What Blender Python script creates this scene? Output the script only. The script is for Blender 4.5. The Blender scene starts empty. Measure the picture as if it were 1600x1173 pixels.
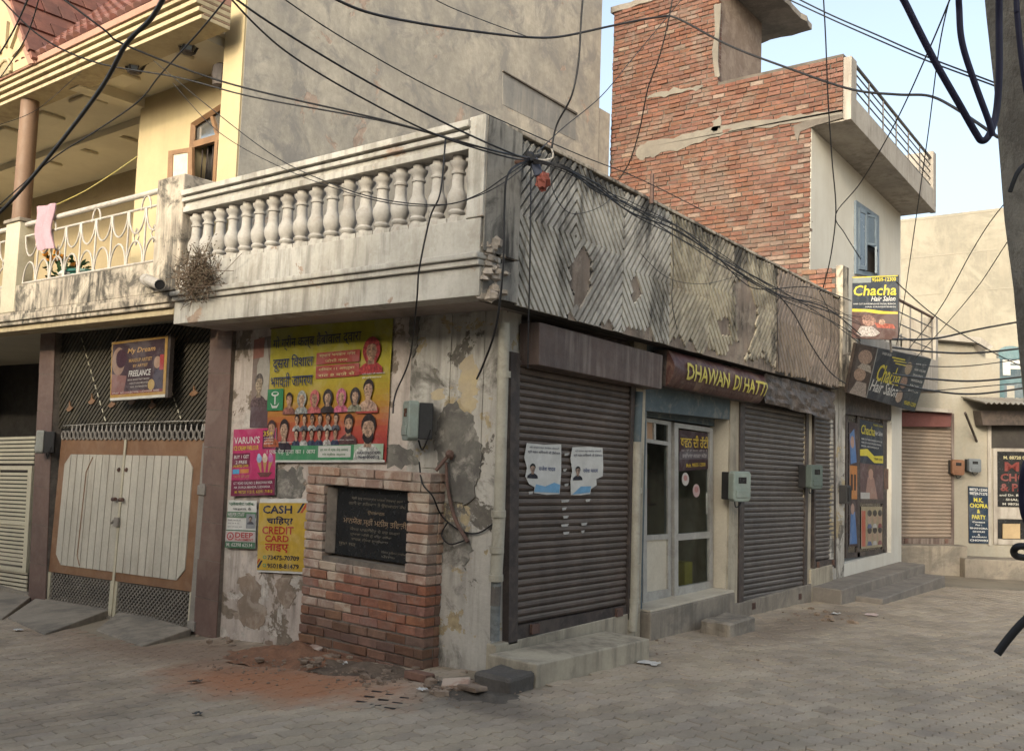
import bpy, bmesh, math, random
from mathutils import Vector, Matrix
rnd = random.Random(7)
R = math.radians
scene = bpy.context.scene
COL = scene.collection

# ------------------------------------------------------------------ camera
FPX, CX, CY = 1440.0, 800.0, 586.5            # focal length and centre in photo pixels
PITCH, ROLL, YAW = R(4.4), R(2.0), R(37.8)
CAM = Vector((4.532, -5.731, 1.75))
_f = Vector((-math.sin(YAW)*math.cos(PITCH), math.cos(YAW)*math.cos(PITCH), math.sin(PITCH)))
_r0 = Vector((math.cos(YAW), math.sin(YAW), 0)); _u0 = _r0.cross(_f)
_r = _r0*math.cos(ROLL) + _u0*math.sin(ROLL); _u = _u0*math.cos(ROLL) - _r0*math.sin(ROLL)
cd = bpy.data.cameras.new('camera'); cam = bpy.data.objects.new('camera', cd); COL.objects.link(cam)
cd.sensor_width = 36.0; cd.sensor_fit = 'HORIZONTAL'; cd.lens = 36.0*FPX/1600.0; cd.clip_start = 0.05; cd.clip_end = 3000
mw = Matrix(((_r.x, _u.x, -_f.x, CAM.x), (_r.y, _u.y, -_f.y, CAM.y), (_r.z, _u.z, -_f.z, CAM.z), (0, 0, 0, 1)))
cam.matrix_world = mw
scene.camera = cam
scene.render.resolution_x, scene.render.resolution_y = 1024, 750

# ------------------------------------------------------------------ sky, sun, exposure
SUN_EL, SUN_DIR = R(16.0), Vector((0.20, -0.98, 0)).normalized()     # direction towards the sun
world = bpy.data.worlds.new('World'); scene.world = world; world.use_nodes = True
wn = world.node_tree.nodes; wl = world.node_tree.links
sky = wn.new('ShaderNodeTexSky'); sky.sky_type = 'NISHITA'; sky.sun_disc = False
sky.sun_elevation = SUN_EL; sky.sun_rotation = math.atan2(SUN_DIR.x, SUN_DIR.y)
sky.air_density = 1.0; sky.dust_density = 8.0; sky.ozone_density = 1.2; sky.altitude = 200
bg = wn['Background']; bg.inputs['Strength'].default_value = 0.15
hz = wn.new('ShaderNodeHueSaturation'); hz.inputs['Saturation'].default_value = 0.64     # dusty, milky winter air
wl.new(sky.outputs[0], hz.inputs['Color'])
wt = wn.new('ShaderNodeMix'); wt.data_type = 'RGBA'; wt.blend_type = 'MULTIPLY'; wt.inputs[0].default_value = 1.0; wt.inputs[7].default_value = (0.94, 0.98, 0.98, 1)
wl.new(hz.outputs[0], wt.inputs[6]); wl.new(wt.outputs[2], bg.inputs['Color'])
sd = bpy.data.lights.new('sun', 'SUN'); sun = bpy.data.objects.new('sun', sd); COL.objects.link(sun)
sd.energy = 0.55; sd.angle = R(2.5); sd.color = (1.0, 0.85, 0.60)
to_sun = Vector((SUN_DIR.x*math.cos(SUN_EL), SUN_DIR.y*math.cos(SUN_EL), math.sin(SUN_EL)))
sun.rotation_euler = to_sun.to_track_quat('Z', 'Y').to_euler()
vs = scene.view_settings; vs.view_transform = 'Standard'; vs.look = 'None'; vs.gamma = 1.0; vs.use_curve_mapping = False
vs.exposure = 1.55
scene.cycles.max_bounces = 6; scene.cycles.diffuse_bounces = 3; scene.cycles.glossy_bounces = 3; scene.cycles.transmission_bounces = 4

# ------------------------------------------------------------------ measuring helpers: the photo's sight lines met with the real planes of the place
def ray(u, v): return _f + _r*((u-CX)/FPX) - _u*((v-CY)/FPX)
def at(u, v, d): return CAM + ray(u, v)*d                         # d: metres along the view axis
class Plane:
    def __init__(s, p, n): s.p = Vector(p); s.n = Vector(n).normalized()
    def P(s, u, v, off=0.0):
        d = ray(u, v); t = ((s.p + s.n*off - CAM).dot(s.n))/d.dot(s.n)
        return CAM + d*t
    def Q(s, pts, off=0.0): return [s.P(u, v, off) for u, v in pts]
def gz(x, y):
    z = 0.0
    if x < 0: z -= 0.075*min(-x, 3.6) + 0.045*max(-x-3.6, 0)
    if y > 0: z -= 0.03*min(y, 40)
    return z
def G(u, v):
    z = 0.0
    for i in range(30):
        d = ray(u, v); p = CAM + d*((z-CAM.z)/d.z); z = gz(p.x, p.y)
    return p
YA, XB = -0.65, 0.27
A0 = Plane((0, 0, 0), (0, -1, 0)); AF = Plane((0, YA, 0), (0, -1, 0))
B0 = Plane((0, 0, 0), (1, 0, 0)); BF = Plane((XB, 0, 0), (1, 0, 0))
BR = Plane((0, 7.6, 0), (0, -1, 0)); UPX = Plane((-0.3, 0, 0), (1, 0, 0)); BALX = Plane((0.3, 0, 0), (1, 0, 0))
FB = Plane((0.45, 14.1, 0), (0.6129, -0.7902, 0))

# ------------------------------------------------------------------ materials
MATS = {}
def new_mat(name):
    m = bpy.data.materials.new(name); m.use_nodes = True; MATS[name] = m
    nt = m.node_tree; return m, nt, nt.nodes['Principled BSDF']
def c4(c): return (c[0], c[1], c[2], 1.0)
def surf(name, c1, c2=None, scale=2.0, rough=0.85, metal=0.0, spec=0.35, fine=40.0, bump=0.15, bdist=0.01,
         streak=0.0, streak_col=(0.03, 0.028, 0.025), streak_scale=(5, 5, 0.5), stain=0.0, stain_col=(0.05, 0.045, 0.04), stain_scale=1.3, stain_at=0.5,
         peel=None, peel2=None, island=0.0, grime=0.25, alpha=None, trans=0.0, ior=1.45, wave=None, topdirt=None, mould=None):
    """weathered surface: tone variation, fine grain, run-off streaks, blotchy stains, peeled patches, per-piece tint, relief"""
    m, nt, b = new_mat(name); N = nt.nodes; L = nt.links
    if c2 is None: c2 = tuple(x*0.78 for x in c1)
    pos = N.new('ShaderNodeNewGeometry').outputs['Position']
    def noise(sc, detail=5.0, rough_=0.6, vec=None, dist=0.0):
        n = N.new('ShaderNodeTexNoise'); n.inputs['Scale'].default_value = sc; n.inputs['Detail'].default_value = detail
        n.inputs['Roughness'].default_value = rough_; n.inputs['Distortion'].default_value = dist; L.new(vec or pos, n.inputs['Vector']); return n.outputs['Fac']
    def mapr(fac, a, bb, c=0.0, d=1.0):
        r = N.new('ShaderNodeMapRange'); r.inputs[1].default_value = a; r.inputs[2].default_value = bb; r.inputs[3].default_value = c; r.inputs[4].default_value = d
        L.new(fac, r.inputs[0]); return r.outputs[0]
    def mix(f, a, bb, mode='MIX'):
        x = N.new('ShaderNodeMix'); x.data_type = 'RGBA'; x.blend_type = mode; x.clamp_factor = True
        if isinstance(f, float): x.inputs[0].default_value = f
        else: L.new(f, x.inputs[0])
        for s, vv in ((6, a), (7, bb)):
            if isinstance(vv, tuple): x.inputs[s].default_value = c4(vv)
            else: L.new(vv, x.inputs[s])
        return x.outputs[2]
    def math_(op, a, bb):
        x = N.new('ShaderNodeMath'); x.operation = op
        for s, vv in ((0, a), (1, bb)):
            if isinstance(vv, (int, float)): x.inputs[s].default_value = vv
            else: L.new(vv, x.inputs[s])
        return x.outputs[0]
    col = mix(mapr(noise(scale, 6, 0.65), 0.40, 0.60), c1, c2)
    if grime: col = mix(mapr(noise(fine, 4, 0.7), 0.3, 0.75, 0.0, grime), col, tuple(x*0.45 for x in c2))
    hgt = noise(fine, 6, 0.7)
    if streak or stain:
        mp = N.new('ShaderNodeMapping'); mp.inputs['Scale'].default_value = streak_scale; L.new(pos, mp.inputs['Vector'])
        if streak:
            f = math_('MULTIPLY', mapr(noise(1.6, 6, 0.65, mp.outputs[0]), 0.45, 0.64), mapr(noise(0.9, 3), 0.36, 0.56))
            col = mix(math_('MULTIPLY', f, streak), col, streak_col)
        if stain:
            f = mapr(noise(stain_scale, 7, 0.72, None, 0.6), stain_at-0.03, stain_at+0.08)
            col = mix(math_('MULTIPLY', f, stain), col, stain_col)
    for k, pl in enumerate((peel, peel2)):
        if pl:                                                       # (threshold, colour, scale)
            mp = N.new('ShaderNodeMapping'); mp.inputs['Location'].default_value = (3.1*k+1.7, 5.3*k, 2.2); L.new(pos, mp.inputs['Vector'])
            f = mapr(noise(pl[2], 7, 0.68, mp.outputs[0], 0.4), pl[0]-0.04, pl[0]-0.02)
            col = mix(f, col, mix(mapr(noise(pl[2]*6, 5, 0.7), 0.35, 0.65), pl[1], tuple(x*0.6 for x in pl[1])))
            hgt = math_('SUBTRACT', hgt, math_('MULTIPLY', f, 0.55))
    if island:
        oi = N.new('ShaderNodeObjectInfo').outputs['Random']; ri = N.new('ShaderNodeNewGeometry').outputs['Random Per Island']
        fr = math_('FRACT', math_('ADD', oi, ri), 0.0)
        hs = N.new('ShaderNodeHueSaturation'); L.new(col, hs.inputs['Color'])
        L.new(mapr(fr, 0, 1, 1-island, 1+island*0.8), hs.inputs['Value'])
        fr2 = math_('FRACT', math_('MULTIPLY', fr, 7.31), 0.0)
        L.new(mapr(fr2, 0, 1, 1-island*0.7, 1+island*0.35), hs.inputs['Saturation'])
        L.new(mapr(math_('FRACT', math_('MULTIPLY', fr, 3.7), 0.0), 0, 1, 0.5-island*0.03, 0.5+island*0.03), hs.inputs['Hue'])
        col = hs.outputs[0]
    if mould:                                                        # black mould that has crept down from the wet top edge: (z0, z1, amount)
        sz = N.new('ShaderNodeSeparateXYZ'); L.new(pos, sz.inputs[0])
        mp = N.new('ShaderNodeMapping'); mp.inputs['Scale'].default_value = (3.0, 3.0, 0.9); L.new(pos, mp.inputs['Vector'])
        f = math_('ADD', mapr(sz.outputs[2], mould[0], mould[1], -0.22, 0.16), noise(1.2, 6, 0.7, mp.outputs[0]))
        col = mix(mapr(f, 0.53, 0.68, 0.0, mould[2]), col, (0.028, 0.026, 0.025))
    if topdirt:                                                      # dust settled on faces that look up
        nz = N.new('ShaderNodeSeparateXYZ'); L.new(N.new('ShaderNodeNewGeometry').outputs['Normal'], nz.inputs[0])
        col = mix(math_('MULTIPLY', mapr(nz.outputs[2], 0.3, 0.9), mapr(noise(3.0), 0.3, 0.6, 0.4, 1.0)), col, topdirt)
    L.new(col, b.inputs['Base Color'])
    b.inputs['Metallic'].default_value = metal; b.inputs['Specular IOR Level'].default_value = spec
    L.new(mapr(noise(scale*5), 0.3, 0.7, max(rough-0.1, 0.02), min(rough+0.1, 1)), b.inputs['Roughness'])
    if trans: b.inputs['Transmission Weight'].default_value = trans; b.inputs['IOR'].default_value = ior
    if bump:
        bp = N.new('ShaderNodeBump'); bp.inputs['Strength'].default_value = bump; bp.inputs['Distance'].default_value = bdist
        L.new(hgt, bp.inputs['Height']); L.new(bp.outputs[0], b.inputs['Normal'])
    return m
def flat(name, c, rough=0.6, spec=0.3, var=0.15, metal=0.0):
    return surf(name, c, tuple(x*(1-var) for x in c), scale=9, rough=rough, spec=spec, bump=0.05, bdist=0.002, grime=0.18, fine=60, metal=metal)
_pc = {}
def ink(c):                                                          # faded printing colour
    k = tuple(round(x, 3) for x in c)
    if k not in _pc: _pc[k] = surf('print_%d' % len(_pc), c, tuple(x*0.86 for x in c), scale=14, rough=0.55, spec=0.25, bump=0.0, grime=0.15, fine=70, stain=0.28, stain_col=tuple(0.6*x+0.16 for x in c), stain_scale=3.0, stain_at=0.52)
    return _pc[k]
_pp = {}
def photo_ink(c):                                                    # printed photograph tones: mottled light and dark
    k = tuple(round(x, 2) for x in c)
    if k not in _pp: _pp[k] = surf('photo_print_%d' % len(_pp), tuple(min(1, x*1.25) for x in k), tuple(x*0.5 for x in k), scale=42, rough=0.55, spec=0.25, bump=0.0, grime=0.3, fine=110)
    return _pp[k]

# ------------------------------------------------------------------ mesh helpers
def tag(o, label=None, cat=None, group=None, kind=None):
    if label: o['label'] = label
    if cat: o['category'] = cat
    if group: o['group'] = group
    if kind: o['kind'] = kind
    return o
def thing(name, loc, label, cat, group=None):
    o = bpy.data.objects.new(name, None); COL.objects.link(o); o.location = loc; o.empty_display_size = 0.2
    tag(o, label, cat, group); return o
def link(name, me, parent=None, loc=None, rot=None):
    o = bpy.data.objects.new(name, me); COL.objects.link(o)
    if loc is not None: o.location = loc
    if rot is not None: o.rotation_euler = rot
    if parent is not None:
        o.parent = parent; o.matrix_parent_inverse = world_of(parent).inverted()
    return o
def world_of(o):
    m = o.matrix_basis.copy()
    return (world_of(o.parent) @ o.matrix_parent_inverse @ m) if o.parent else m
class MB:
    def __init__(s): s.v = []; s.f = []; s.mi = []
    def add(s, vs_, fs, mi=0):
        n = len(s.v); s.v += [tuple(p) for p in vs_]
        for f in fs: s.f.append([i+n for i in f]); s.mi.append(mi)
        return s
    def prism(s, pts, vec, mi=0):                                    # front polygon, extruded by vec
        pts = [Vector(p) for p in pts]; vec = Vector(vec); n = len(pts)
        b = [p+vec for p in pts]
        return s.add(pts+b, [list(range(n)), list(range(2*n-1, n-1, -1))] + [[(i+1) % n, i, i+n, (i+1) % n+n] for i in range(n)], mi)
    def box(s, lo, hi, mi=0):
        (a, b, c), (d, e, f) = lo, hi
        return s.prism([(a, b, c), (d, b, c), (d, b, f), (a, b, f)], (0, e-b, 0), mi)
    def obox(s, c, ax, ay, az, mi=0):                                # centre and three half vectors
        c = Vector(c); ax, ay, az = Vector(ax), Vector(ay), Vector(az)
        return s.prism([c-ax-ay-az, c+ax-ay-az, c+ax-ay+az, c-ax-ay+az], ay*2, mi)
    def tube(s, pts, r, seg=8, mi=0, cap=True):
        pts = [Vector(p) for p in pts]; n = len(pts); rr = r if isinstance(r, (list, tuple)) else [r]*n
        prev = None; base = len(s.v)
        for i, p in enumerate(pts):
            t = (pts[min(i+1, n-1)]-pts[max(i-1, 0)]).normalized()
            if prev is None:
                a = Vector((0, 0, 1)) if abs(t.z) < 0.9 else Vector((1, 0, 0)); x = t.cross(a).normalized()
            else: x = (prev - t*prev.dot(t)).normalized()
            prev = x; y = t.cross(x)
            for k in range(seg):
                a = 2*math.pi*k/seg; s.v.append(tuple(p + (x*math.cos(a)+y*math.sin(a))*rr[i]))
        for i in range(n-1):
            for k in range(seg):
                a = base+i*seg+k; b = base+i*seg+(k+1) % seg; s.f.append([a, b, b+seg, a+seg]); s.mi.append(mi)
        if cap:
            s.f.append([base+k for k in range(seg-1, -1, -1)]); s.mi.append(mi)
            s.f.append([base+(n-1)*seg+k for k in range(seg)]); s.mi.append(mi)
        return s
    def lathe(s, prof, c=(0, 0, 0), seg=16, mi=0):                   # profile of (radius, z)
        base = len(s.v); c = Vector(c)
        for r, z in prof:
            for k in range(seg):
                a = 2*math.pi*k/seg; s.v.append((c.x+r*math.cos(a), c.y+r*math.sin(a), c.z+z))
        for i in range(len(prof)-1):
            for k in range(seg):
                a = base+i*seg+k; b = base+i*seg+(k+1) % seg; s.f.append([a, b, b+seg, a+seg]); s.mi.append(mi)
        s.f.append([base+k for k in range(seg-1, -1, -1)]); s.mi.append(mi)
        s.f.append([base+(len(prof)-1)*seg+k for k in range(seg)]); s.mi.append(mi)
        return s
    def mesh(s, name, mats):
        me = bpy.data.meshes.new(name); me.from_pydata(s.v, [], s.f)
        for m in (mats if isinstance(mats, (list, tuple)) else [mats]): me.materials.append(m)
        if len(me.materials) > 1:
            for p, k in zip(me.polygons, s.mi): p.material_index = k
        bm = bmesh.new(); bm.from_mesh(me); bmesh.ops.recalc_face_normals(bm, faces=bm.faces); bm.to_mesh(me); bm.free()
        return me
    def build(s, name, mats, parent=None, smooth=False, bevel=0.0):
        me = s.mesh(name, mats)
        if smooth:
            for p in me.polygons: p.use_smooth = True
        o = link(name, me, parent)
        if bevel:
            bv = o.modifiers.new('bevel', 'BEVEL'); bv.width = bevel; bv.segments = 2; bv.limit_method = 'ANGLE'; bv.angle_limit = R(40)
        return o
def rough_box(lo, hi, n=7, amp=0.012, seed=0.0):
    """a box with worn, uneven faces"""
    from mathutils import noise as mn
    bm = bmesh.new(); bmesh.ops.create_cube(bm, size=1.0); bmesh.ops.subdivide_edges(bm, edges=bm.edges[:], cuts=n, use_grid_fill=True)
    lo, hi = Vector(lo), Vector(hi); c = (lo+hi)/2; d = hi-lo; out = MB()
    for v in bm.verts:
        q = v.co.copy(); e = sum(1 for k in q if abs(k) > 0.49)
        p = Vector((c.x+q.x*d.x, c.y+q.y*d.y, c.z+q.z*d.z))
        w = mn.fractal(p*7+Vector((seed, 0, 0)), 1.0, 2.0, 4)*amp
        p += Vector((q.x, q.y, q.z)).normalized()*(w*2-(0.016 if e >= 2 else 0)-(0.01 if e == 3 else 0)); v.co = p
    bm.verts.index_update(); out.add([v.co.copy() for v in bm.verts], [[v.index for v in f.verts] for f in bm.faces]); bm.free(); return out
def part(name, mats, parent, fn, smooth=False, bevel=0.0):
    b = MB(); fn(b); return b.build(name, mats, parent, smooth, bevel)
def boxp(name, mats, parent, lo, hi, bevel=0.0): return MB().box(lo, hi).build(name, mats, parent, False, bevel)
def auto_smooth(o, ang=40):
    for p in o.data.polygons: p.use_smooth = True
    try: o.data.set_sharp_from_angle(angle=R(ang))
    except Exception: pass
    return o
def spline(pts, n=8):
    """Catmull-Rom through 3D points"""
    pts = [Vector(p) for p in pts]; out = []
    for i in range(len(pts)-1):
        p0 = pts[max(i-1, 0)]; p1 = pts[i]; p2 = pts[i+1]; p3 = pts[min(i+2, len(pts)-1)]
        for k in range(n):
            t = k/n; out.append(0.5*((2*p1)+(p2-p0)*t+(2*p0-5*p1+4*p2-p3)*t*t+(3*p1-p0-3*p2+p3)*t**3))
    out.append(pts[-1]); return out
def lerp(a, b, t): return a + (b-a)*t
class Quad:
    """a flat four-cornered sheet (tl, tr, br, bl) with coordinates s right, t down"""
    def __init__(s, tl, tr, br, bl):
        s.c = [Vector(x) for x in (tl, tr, br, bl)]
        s.n = (s.c[1]-s.c[0]).cross(s.c[3]-s.c[0]).normalized()
        if s.n.dot(CAM-s.c[0]) < 0: s.n = -s.n
        s.w = ((s.c[1]-s.c[0]).length+(s.c[2]-s.c[3]).length)/2; s.h = ((s.c[3]-s.c[0]).length+(s.c[2]-s.c[1]).length)/2
    def at(s, a, b, off=0.0): return lerp(lerp(s.c[0], s.c[1], a), lerp(s.c[3], s.c[2], a), b) + s.n*off
    def rect(s, a0, b0, a1, b1, off=0.0): return [s.at(a0, b0, off), s.at(a1, b0, off), s.at(a1, b1, off), s.at(a0, b1, off)]
def pq(plane, pts, off=0.0): return Quad(*plane.Q(pts, off))
# --- lettering
_tc = {}
def text_geo(body, bold=0.0, shear=0.0):
    k = (body, bold, shear)
    if k not in _tc:
        cu = bpy.data.curves.new('t', 'FONT'); cu.body = body; cu.size = 1.0; cu.offset = bold; cu.shear = shear
        cu.resolution_u = 2; cu.align_x = 'LEFT'; cu.fill_mode = 'FRONT'
        ob = bpy.data.objects.new('t', cu); COL.objects.link(ob)
        dg = bpy.context.evaluated_depsgraph_get(); me = bpy.data.meshes.new_from_object(ob.evaluated_get(dg))
        vv = [(v.co.x, v.co.y) for v in me.vertices]; ff = [list(p.vertices) for p in me.polygons]
        bpy.data.objects.remove(ob); bpy.data.curves.remove(cu); bpy.data.meshes.remove(me)
        if not vv: vv, ff = [(0, 0), (1, 0), (1, 1)], []
        x0 = min(v[0] for v in vv); x1 = max(v[0] for v in vv); y0 = min(v[1] for v in vv); y1 = max(v[1] for v in vv)
        _tc[k] = ([((x-x0)/max(x1-x0, 1e-6), (y1-y)/max(y1-y0, 1e-6)) for x, y in vv], ff)
    return _tc[k]
def put_text(mb, q, a0, b0, a1, b1, body, off=0.003, mi=0, bold=0.012, shear=0.0, slope=0.0):
    vv, ff = text_geo(body, bold, shear)
    mb.add([q.at(a0+(a1-a0)*x, b0+(b1-b0)*y+slope*x, off) for x, y in vv], ff, mi)
def lettering(name, q, rows, parent, off=0.003, bold=0.012):
    """rows: (a0,b0,a1,b1,text,colour[,shear[,slope]]) -> one mesh with a slot per colour"""
    mats = []; mb = MB()
    for r in rows:
        m = ink(r[5]);
        if m not in mats: mats.append(m)
        put_text(mb, q, r[0], r[1], r[2], r[3], r[4], off, mats.index(m), bold, r[6] if len(r) > 6 else 0.0, r[7] if len(r) > 7 else 0.0)
    return mb.build(name, mats, parent)
def blocks(name, q, rows, parent, off=0.0015, photo=False):
    """rows: (a0,b0,a1,b1,colour) or (list of (a,b), colour): flat printed patches"""
    mats = []; mb = MB()
    for i, r in enumerate(rows):
        c_ = r[-1]; fleshy = photo == 'auto' and c_[0] > 0.15 and c_[0]-c_[1] > 0.03 and abs(c_[1]-c_[2]) < 0.13
        m = photo_ink(c_) if (photo is True or fleshy) else ink(c_)
        if m not in mats: mats.append(m)
        pts = q.rect(*r[:4], off+i*0.00006) if len(r) == 5 else [q.at(a, b, off+i*0.00006) for a, b in r[0]]
        mb.add(pts, [list(range(len(pts)))], mats.index(m))
    return mb.build(name, mats, parent)
def ell(ca, cb, ra, rb, n=18, a0=0.0, a1=2*math.pi):
    return [(ca+ra*math.cos(a0+(a1-a0)*k/(n if a1-a0 > 6.2 else n-1)), cb+rb*math.sin(a0+(a1-a0)*k/(n if a1-a0 > 6.2 else n-1))) for k in range(n)]
def portrait(q, a, b, w, h, skin, hair, cloth, parent, beard=False, veil=False, off=0.0024):
    """a small printed bust: shoulders, neck, hair, face with a shaded side; (a,b) centre of the face"""
    def egg(ca, cb, ra, rb, n=20, half=0):
        out = []
        for k in range(n):
            t = 2*math.pi*k/n; x, y = math.cos(t), math.sin(t)
            if half and x < 0: x *= 0.25
            out.append((ca+ra*x*(1-0.28*max(y, 0)), cb+rb*y))
        return out
    sh = [(a-w*0.72, b+h*0.95), (a-w*0.66, b+h*0.70), (a-w*0.45, b+h*0.56), (a-w*0.2, b+h*0.46), (a+w*0.2, b+h*0.46), (a+w*0.45, b+h*0.56), (a+w*0.66, b+h*0.70), (a+w*0.72, b+h*0.95)]
    sk2 = tuple(x*0.74 for x in skin); sk3 = tuple(x*0.5 for x in skin); rows = [(sh, cloth), ([(a, b+h*0.5), (a+w*0.45, b+h*0.56), (a+w*0.66, b+h*0.70), (a+w*0.72, b+h*0.95), (a, b+h*0.95)], tuple(x*0.75 for x in cloth))]
    if veil: rows.append((egg(a, b+h*0.04, w*0.52, h*0.60), hair))
    rows.append(([(a-w*0.15, b+h*0.2), (a+w*0.15, b+h*0.2), (a+w*0.2, b+h*0.56), (a-w*0.2, b+h*0.56)], sk2))
    rows.append((egg(a, b-h*0.10, w*0.38, h*0.38), hair)); rows.append((egg(a, b+h*0.05, w*0.31, h*0.38), skin)); rows.append((egg(a+w*0.08, b+h*0.06, w*0.22, h*0.36, 20, 1), sk2))
    if beard: rows.append((egg(a, b+h*0.25, w*0.29, h*0.21), hair)); rows.append((egg(a, b+h*0.12, w*0.2, h*0.14), skin))
    rows.append(([(a-w*0.34, b-h*0.05), (a-w*0.36, b-h*0.25), (a-w*0.2, b-h*0.42), (a+w*0.1, b-h*0.46), (a+w*0.32, b-h*0.33), (a+w*0.35, b-h*0.05), (a+w*0.27, b-h*0.2), (a+w*0.05, b-h*0.27), (a-w*0.25, b-h*0.22)], hair))
    for sx in (-1, 1): rows.append((ell(a+sx*w*0.13, b-h*0.03, w*0.085, h*0.042, 8), sk3))
    rows.append(([(a-w*0.03, b), (a+w*0.05, b+h*0.13), (a-w*0.05, b+h*0.13)], sk2)); rows.append((ell(a, b+h*0.23, w*0.1, h*0.025, 8), sk3))
    return blocks('portrait', q, rows, parent, off, True)
def pane(name, q, thick, mat, parent):
    mb = MB(); mb.prism(q.rect(0, 0, 1, 1), -q.n*thick); return mb.build(name, mat, parent)
from mathutils import noise as mnoise
# ------------------------------------------------------------------ the palette
M_paver = None
def make_paver_mat():
    m = surf('concrete_paver', (0.45, 0.362, 0.265), (0.37, 0.298, 0.22), scale=0.9, rough=0.9, fine=55, bump=0.35, bdist=0.004, stain=0.4, stain_col=(0.21, 0.175, 0.135), stain_scale=0.7, stain_at=0.54, streak=0.3, streak_col=(0.12, 0.10, 0.08), streak_scale=(1.5, 1.5, 1.5), island=0.12, grime=0.35)
    nt = m.node_tree; N = nt.nodes; L = nt.links; b = N['Principled BSDF']
    src = b.inputs['Base Color'].links[0].from_socket
    pos = N.new('ShaderNodeNewGeometry').outputs['Position']
    def blob(src, centre, rx, ry, colr, amt):                        # brick dust and soil trodden into the paving
        mp = N.new('ShaderNodeMapping'); mp.vector_type = 'TEXTURE'; mp.inputs['Location'].default_value = (centre[0], centre[1], 0); mp.inputs['Scale'].default_value = (rx, ry, 8)
        L.new(pos, mp.inputs['Vector']); ln = N.new('ShaderNodeVectorMath'); ln.operation = 'LENGTH'; L.new(mp.outputs[0], ln.inputs[0])
        nz = N.new('ShaderNodeTexNoise'); nz.inputs['Scale'].default_value = 2.6; nz.inputs['Detail'].default_value = 8; nz.inputs['Roughness'].default_value = 0.7; L.new(pos, nz.inputs['Vector'])
        ad = N.new('ShaderNodeMath'); ad.operation = 'MULTIPLY_ADD'; L.new(nz.outputs['Fac'], ad.inputs[0]); ad.inputs[1].default_value = 1.3; L.new(ln.outputs['Value'], ad.inputs[2])
        mr = N.new('ShaderNodeMapRange'); mr.inputs[1].default_value = 1.05; mr.inputs[2].default_value = 1.65; mr.inputs[3].default_value = amt; mr.inputs[4].default_value = 0; L.new(ad.outputs[0], mr.inputs[0])
        mx = N.new('ShaderNodeMix'); mx.data_type = 'RGBA'; L.new(mr.outputs[0], mx.inputs[0]); L.new(src, mx.inputs[6]); mx.inputs[7].default_value = c4(colr); return mx.outputs[2]
    p = G(430, 1062)
    src = blob(src, (p.x, p.y), 1.5, 0.75, (0.37, 0.17, 0.088), 0.95)
    p = G(250, 1010); src = blob(src, (p.x, p.y), 3.0, 0.8, (0.22, 0.15, 0.105), 0.75)
    p = G(760, 1100); src = blob(src, (p.x, p.y), 0.7, 0.35, (0.09, 0.07, 0.055), 0.6)
    p = G(1250, 975); src = blob(src, (p.x, p.y), 0.5, 2.6, (0.17, 0.125, 0.09), 0.6)
    L.new(src, b.inputs['Base Color']); return m
M_paver = make_paver_mat()
M_white = surf('white_limewash', (0.49, 0.465, 0.42), (0.40, 0.375, 0.33), scale=1.7, fine=35, bump=0.3, bdist=0.006, streak=0.5, streak_col=(0.09, 0.08, 0.065), streak_scale=(7, 7, 0.8), stain=0.35, stain_col=(0.2, 0.17, 0.13), stain_scale=2.2, stain_at=0.56, peel=(0.655, (0.36, 0.27, 0.21), 2.4))
M_baluster = surf('baluster_limewash', (0.47, 0.44, 0.40), (0.38, 0.35, 0.31), scale=5, fine=45, bump=0.3, bdist=0.004, stain=0.4, stain_col=(0.25, 0.2, 0.16), stain_scale=4, stain_at=0.58)
M_moss = surf('mildewed_plaster', (0.55, 0.48, 0.38), (0.40, 0.34, 0.27), scale=2.2, fine=30, bump=0.4, bdist=0.008, streak=1.0, streak_col=(0.035, 0.032, 0.028), streak_scale=(9, 9, 1.0), stain=0.85, stain_col=(0.05, 0.045, 0.038), stain_scale=2.6, stain_at=0.53)
M_wallA = surf('peeling_pink_plaster', (0.56, 0.48, 0.42), (0.46, 0.385, 0.335), scale=1.4, fine=28, bump=0.5, bdist=0.01, streak=0.5, streak_col=(0.10, 0.085, 0.07), stain=0.45, stain_col=(0.16, 0.13, 0.105), stain_scale=1.8, stain_at=0.54, peel=(0.585, (0.24, 0.19, 0.145), 1.7), peel2=(0.60, (0.56, 0.50, 0.44), 1.9))
M_wallC = surf('grey_patched_plaster', (0.52, 0.485, 0.43), (0.43, 0.395, 0.345), scale=1.2, fine=28, bump=0.45, bdist=0.01, streak=0.5, streak_col=(0.09, 0.08, 0.07), stain=0.9, stain_col=(0.10, 0.09, 0.075), stain_scale=1.5, stain_at=0.55, peel=(0.60, (0.45, 0.36, 0.22), 2.1), peel2=(0.63, (0.17, 0.15, 0.125), 1.6))
M_strip = surf('ribbed_plaster', (0.52, 0.49, 0.435), (0.41, 0.38, 0.33), scale=0.8, fine=30, bump=0.4, bdist=0.006, streak=1.0, streak_col=(0.03, 0.028, 0.026), streak_scale=(4, 4, 0.9), stain=0.5, stain_col=(0.10, 0.085, 0.07), stain_scale=1.6, stain_at=0.53, mould=(3.35, 4.1, 0.88), island=0.12)
M_strip_y = surf('ribbed_plaster_yellow', (0.48, 0.425, 0.32), (0.37, 0.32, 0.245), scale=0.9, fine=30, bump=0.4, bdist=0.006, streak=1.0, streak_col=(0.03, 0.028, 0.026), streak_scale=(4, 4, 0.9), stain=0.55, stain_col=(0.11, 0.09, 0.07), stain_scale=1.6, stain_at=0.52, mould=(3.35, 4.1, 0.88), island=0.14)
M_strip_b = surf('ribbed_plaster_brown', (0.30, 0.24, 0.195), (0.23, 0.185, 0.155), scale=0.9, fine=30, bump=0.4, bdist=0.006, streak=0.5, island=0.12)
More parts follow.
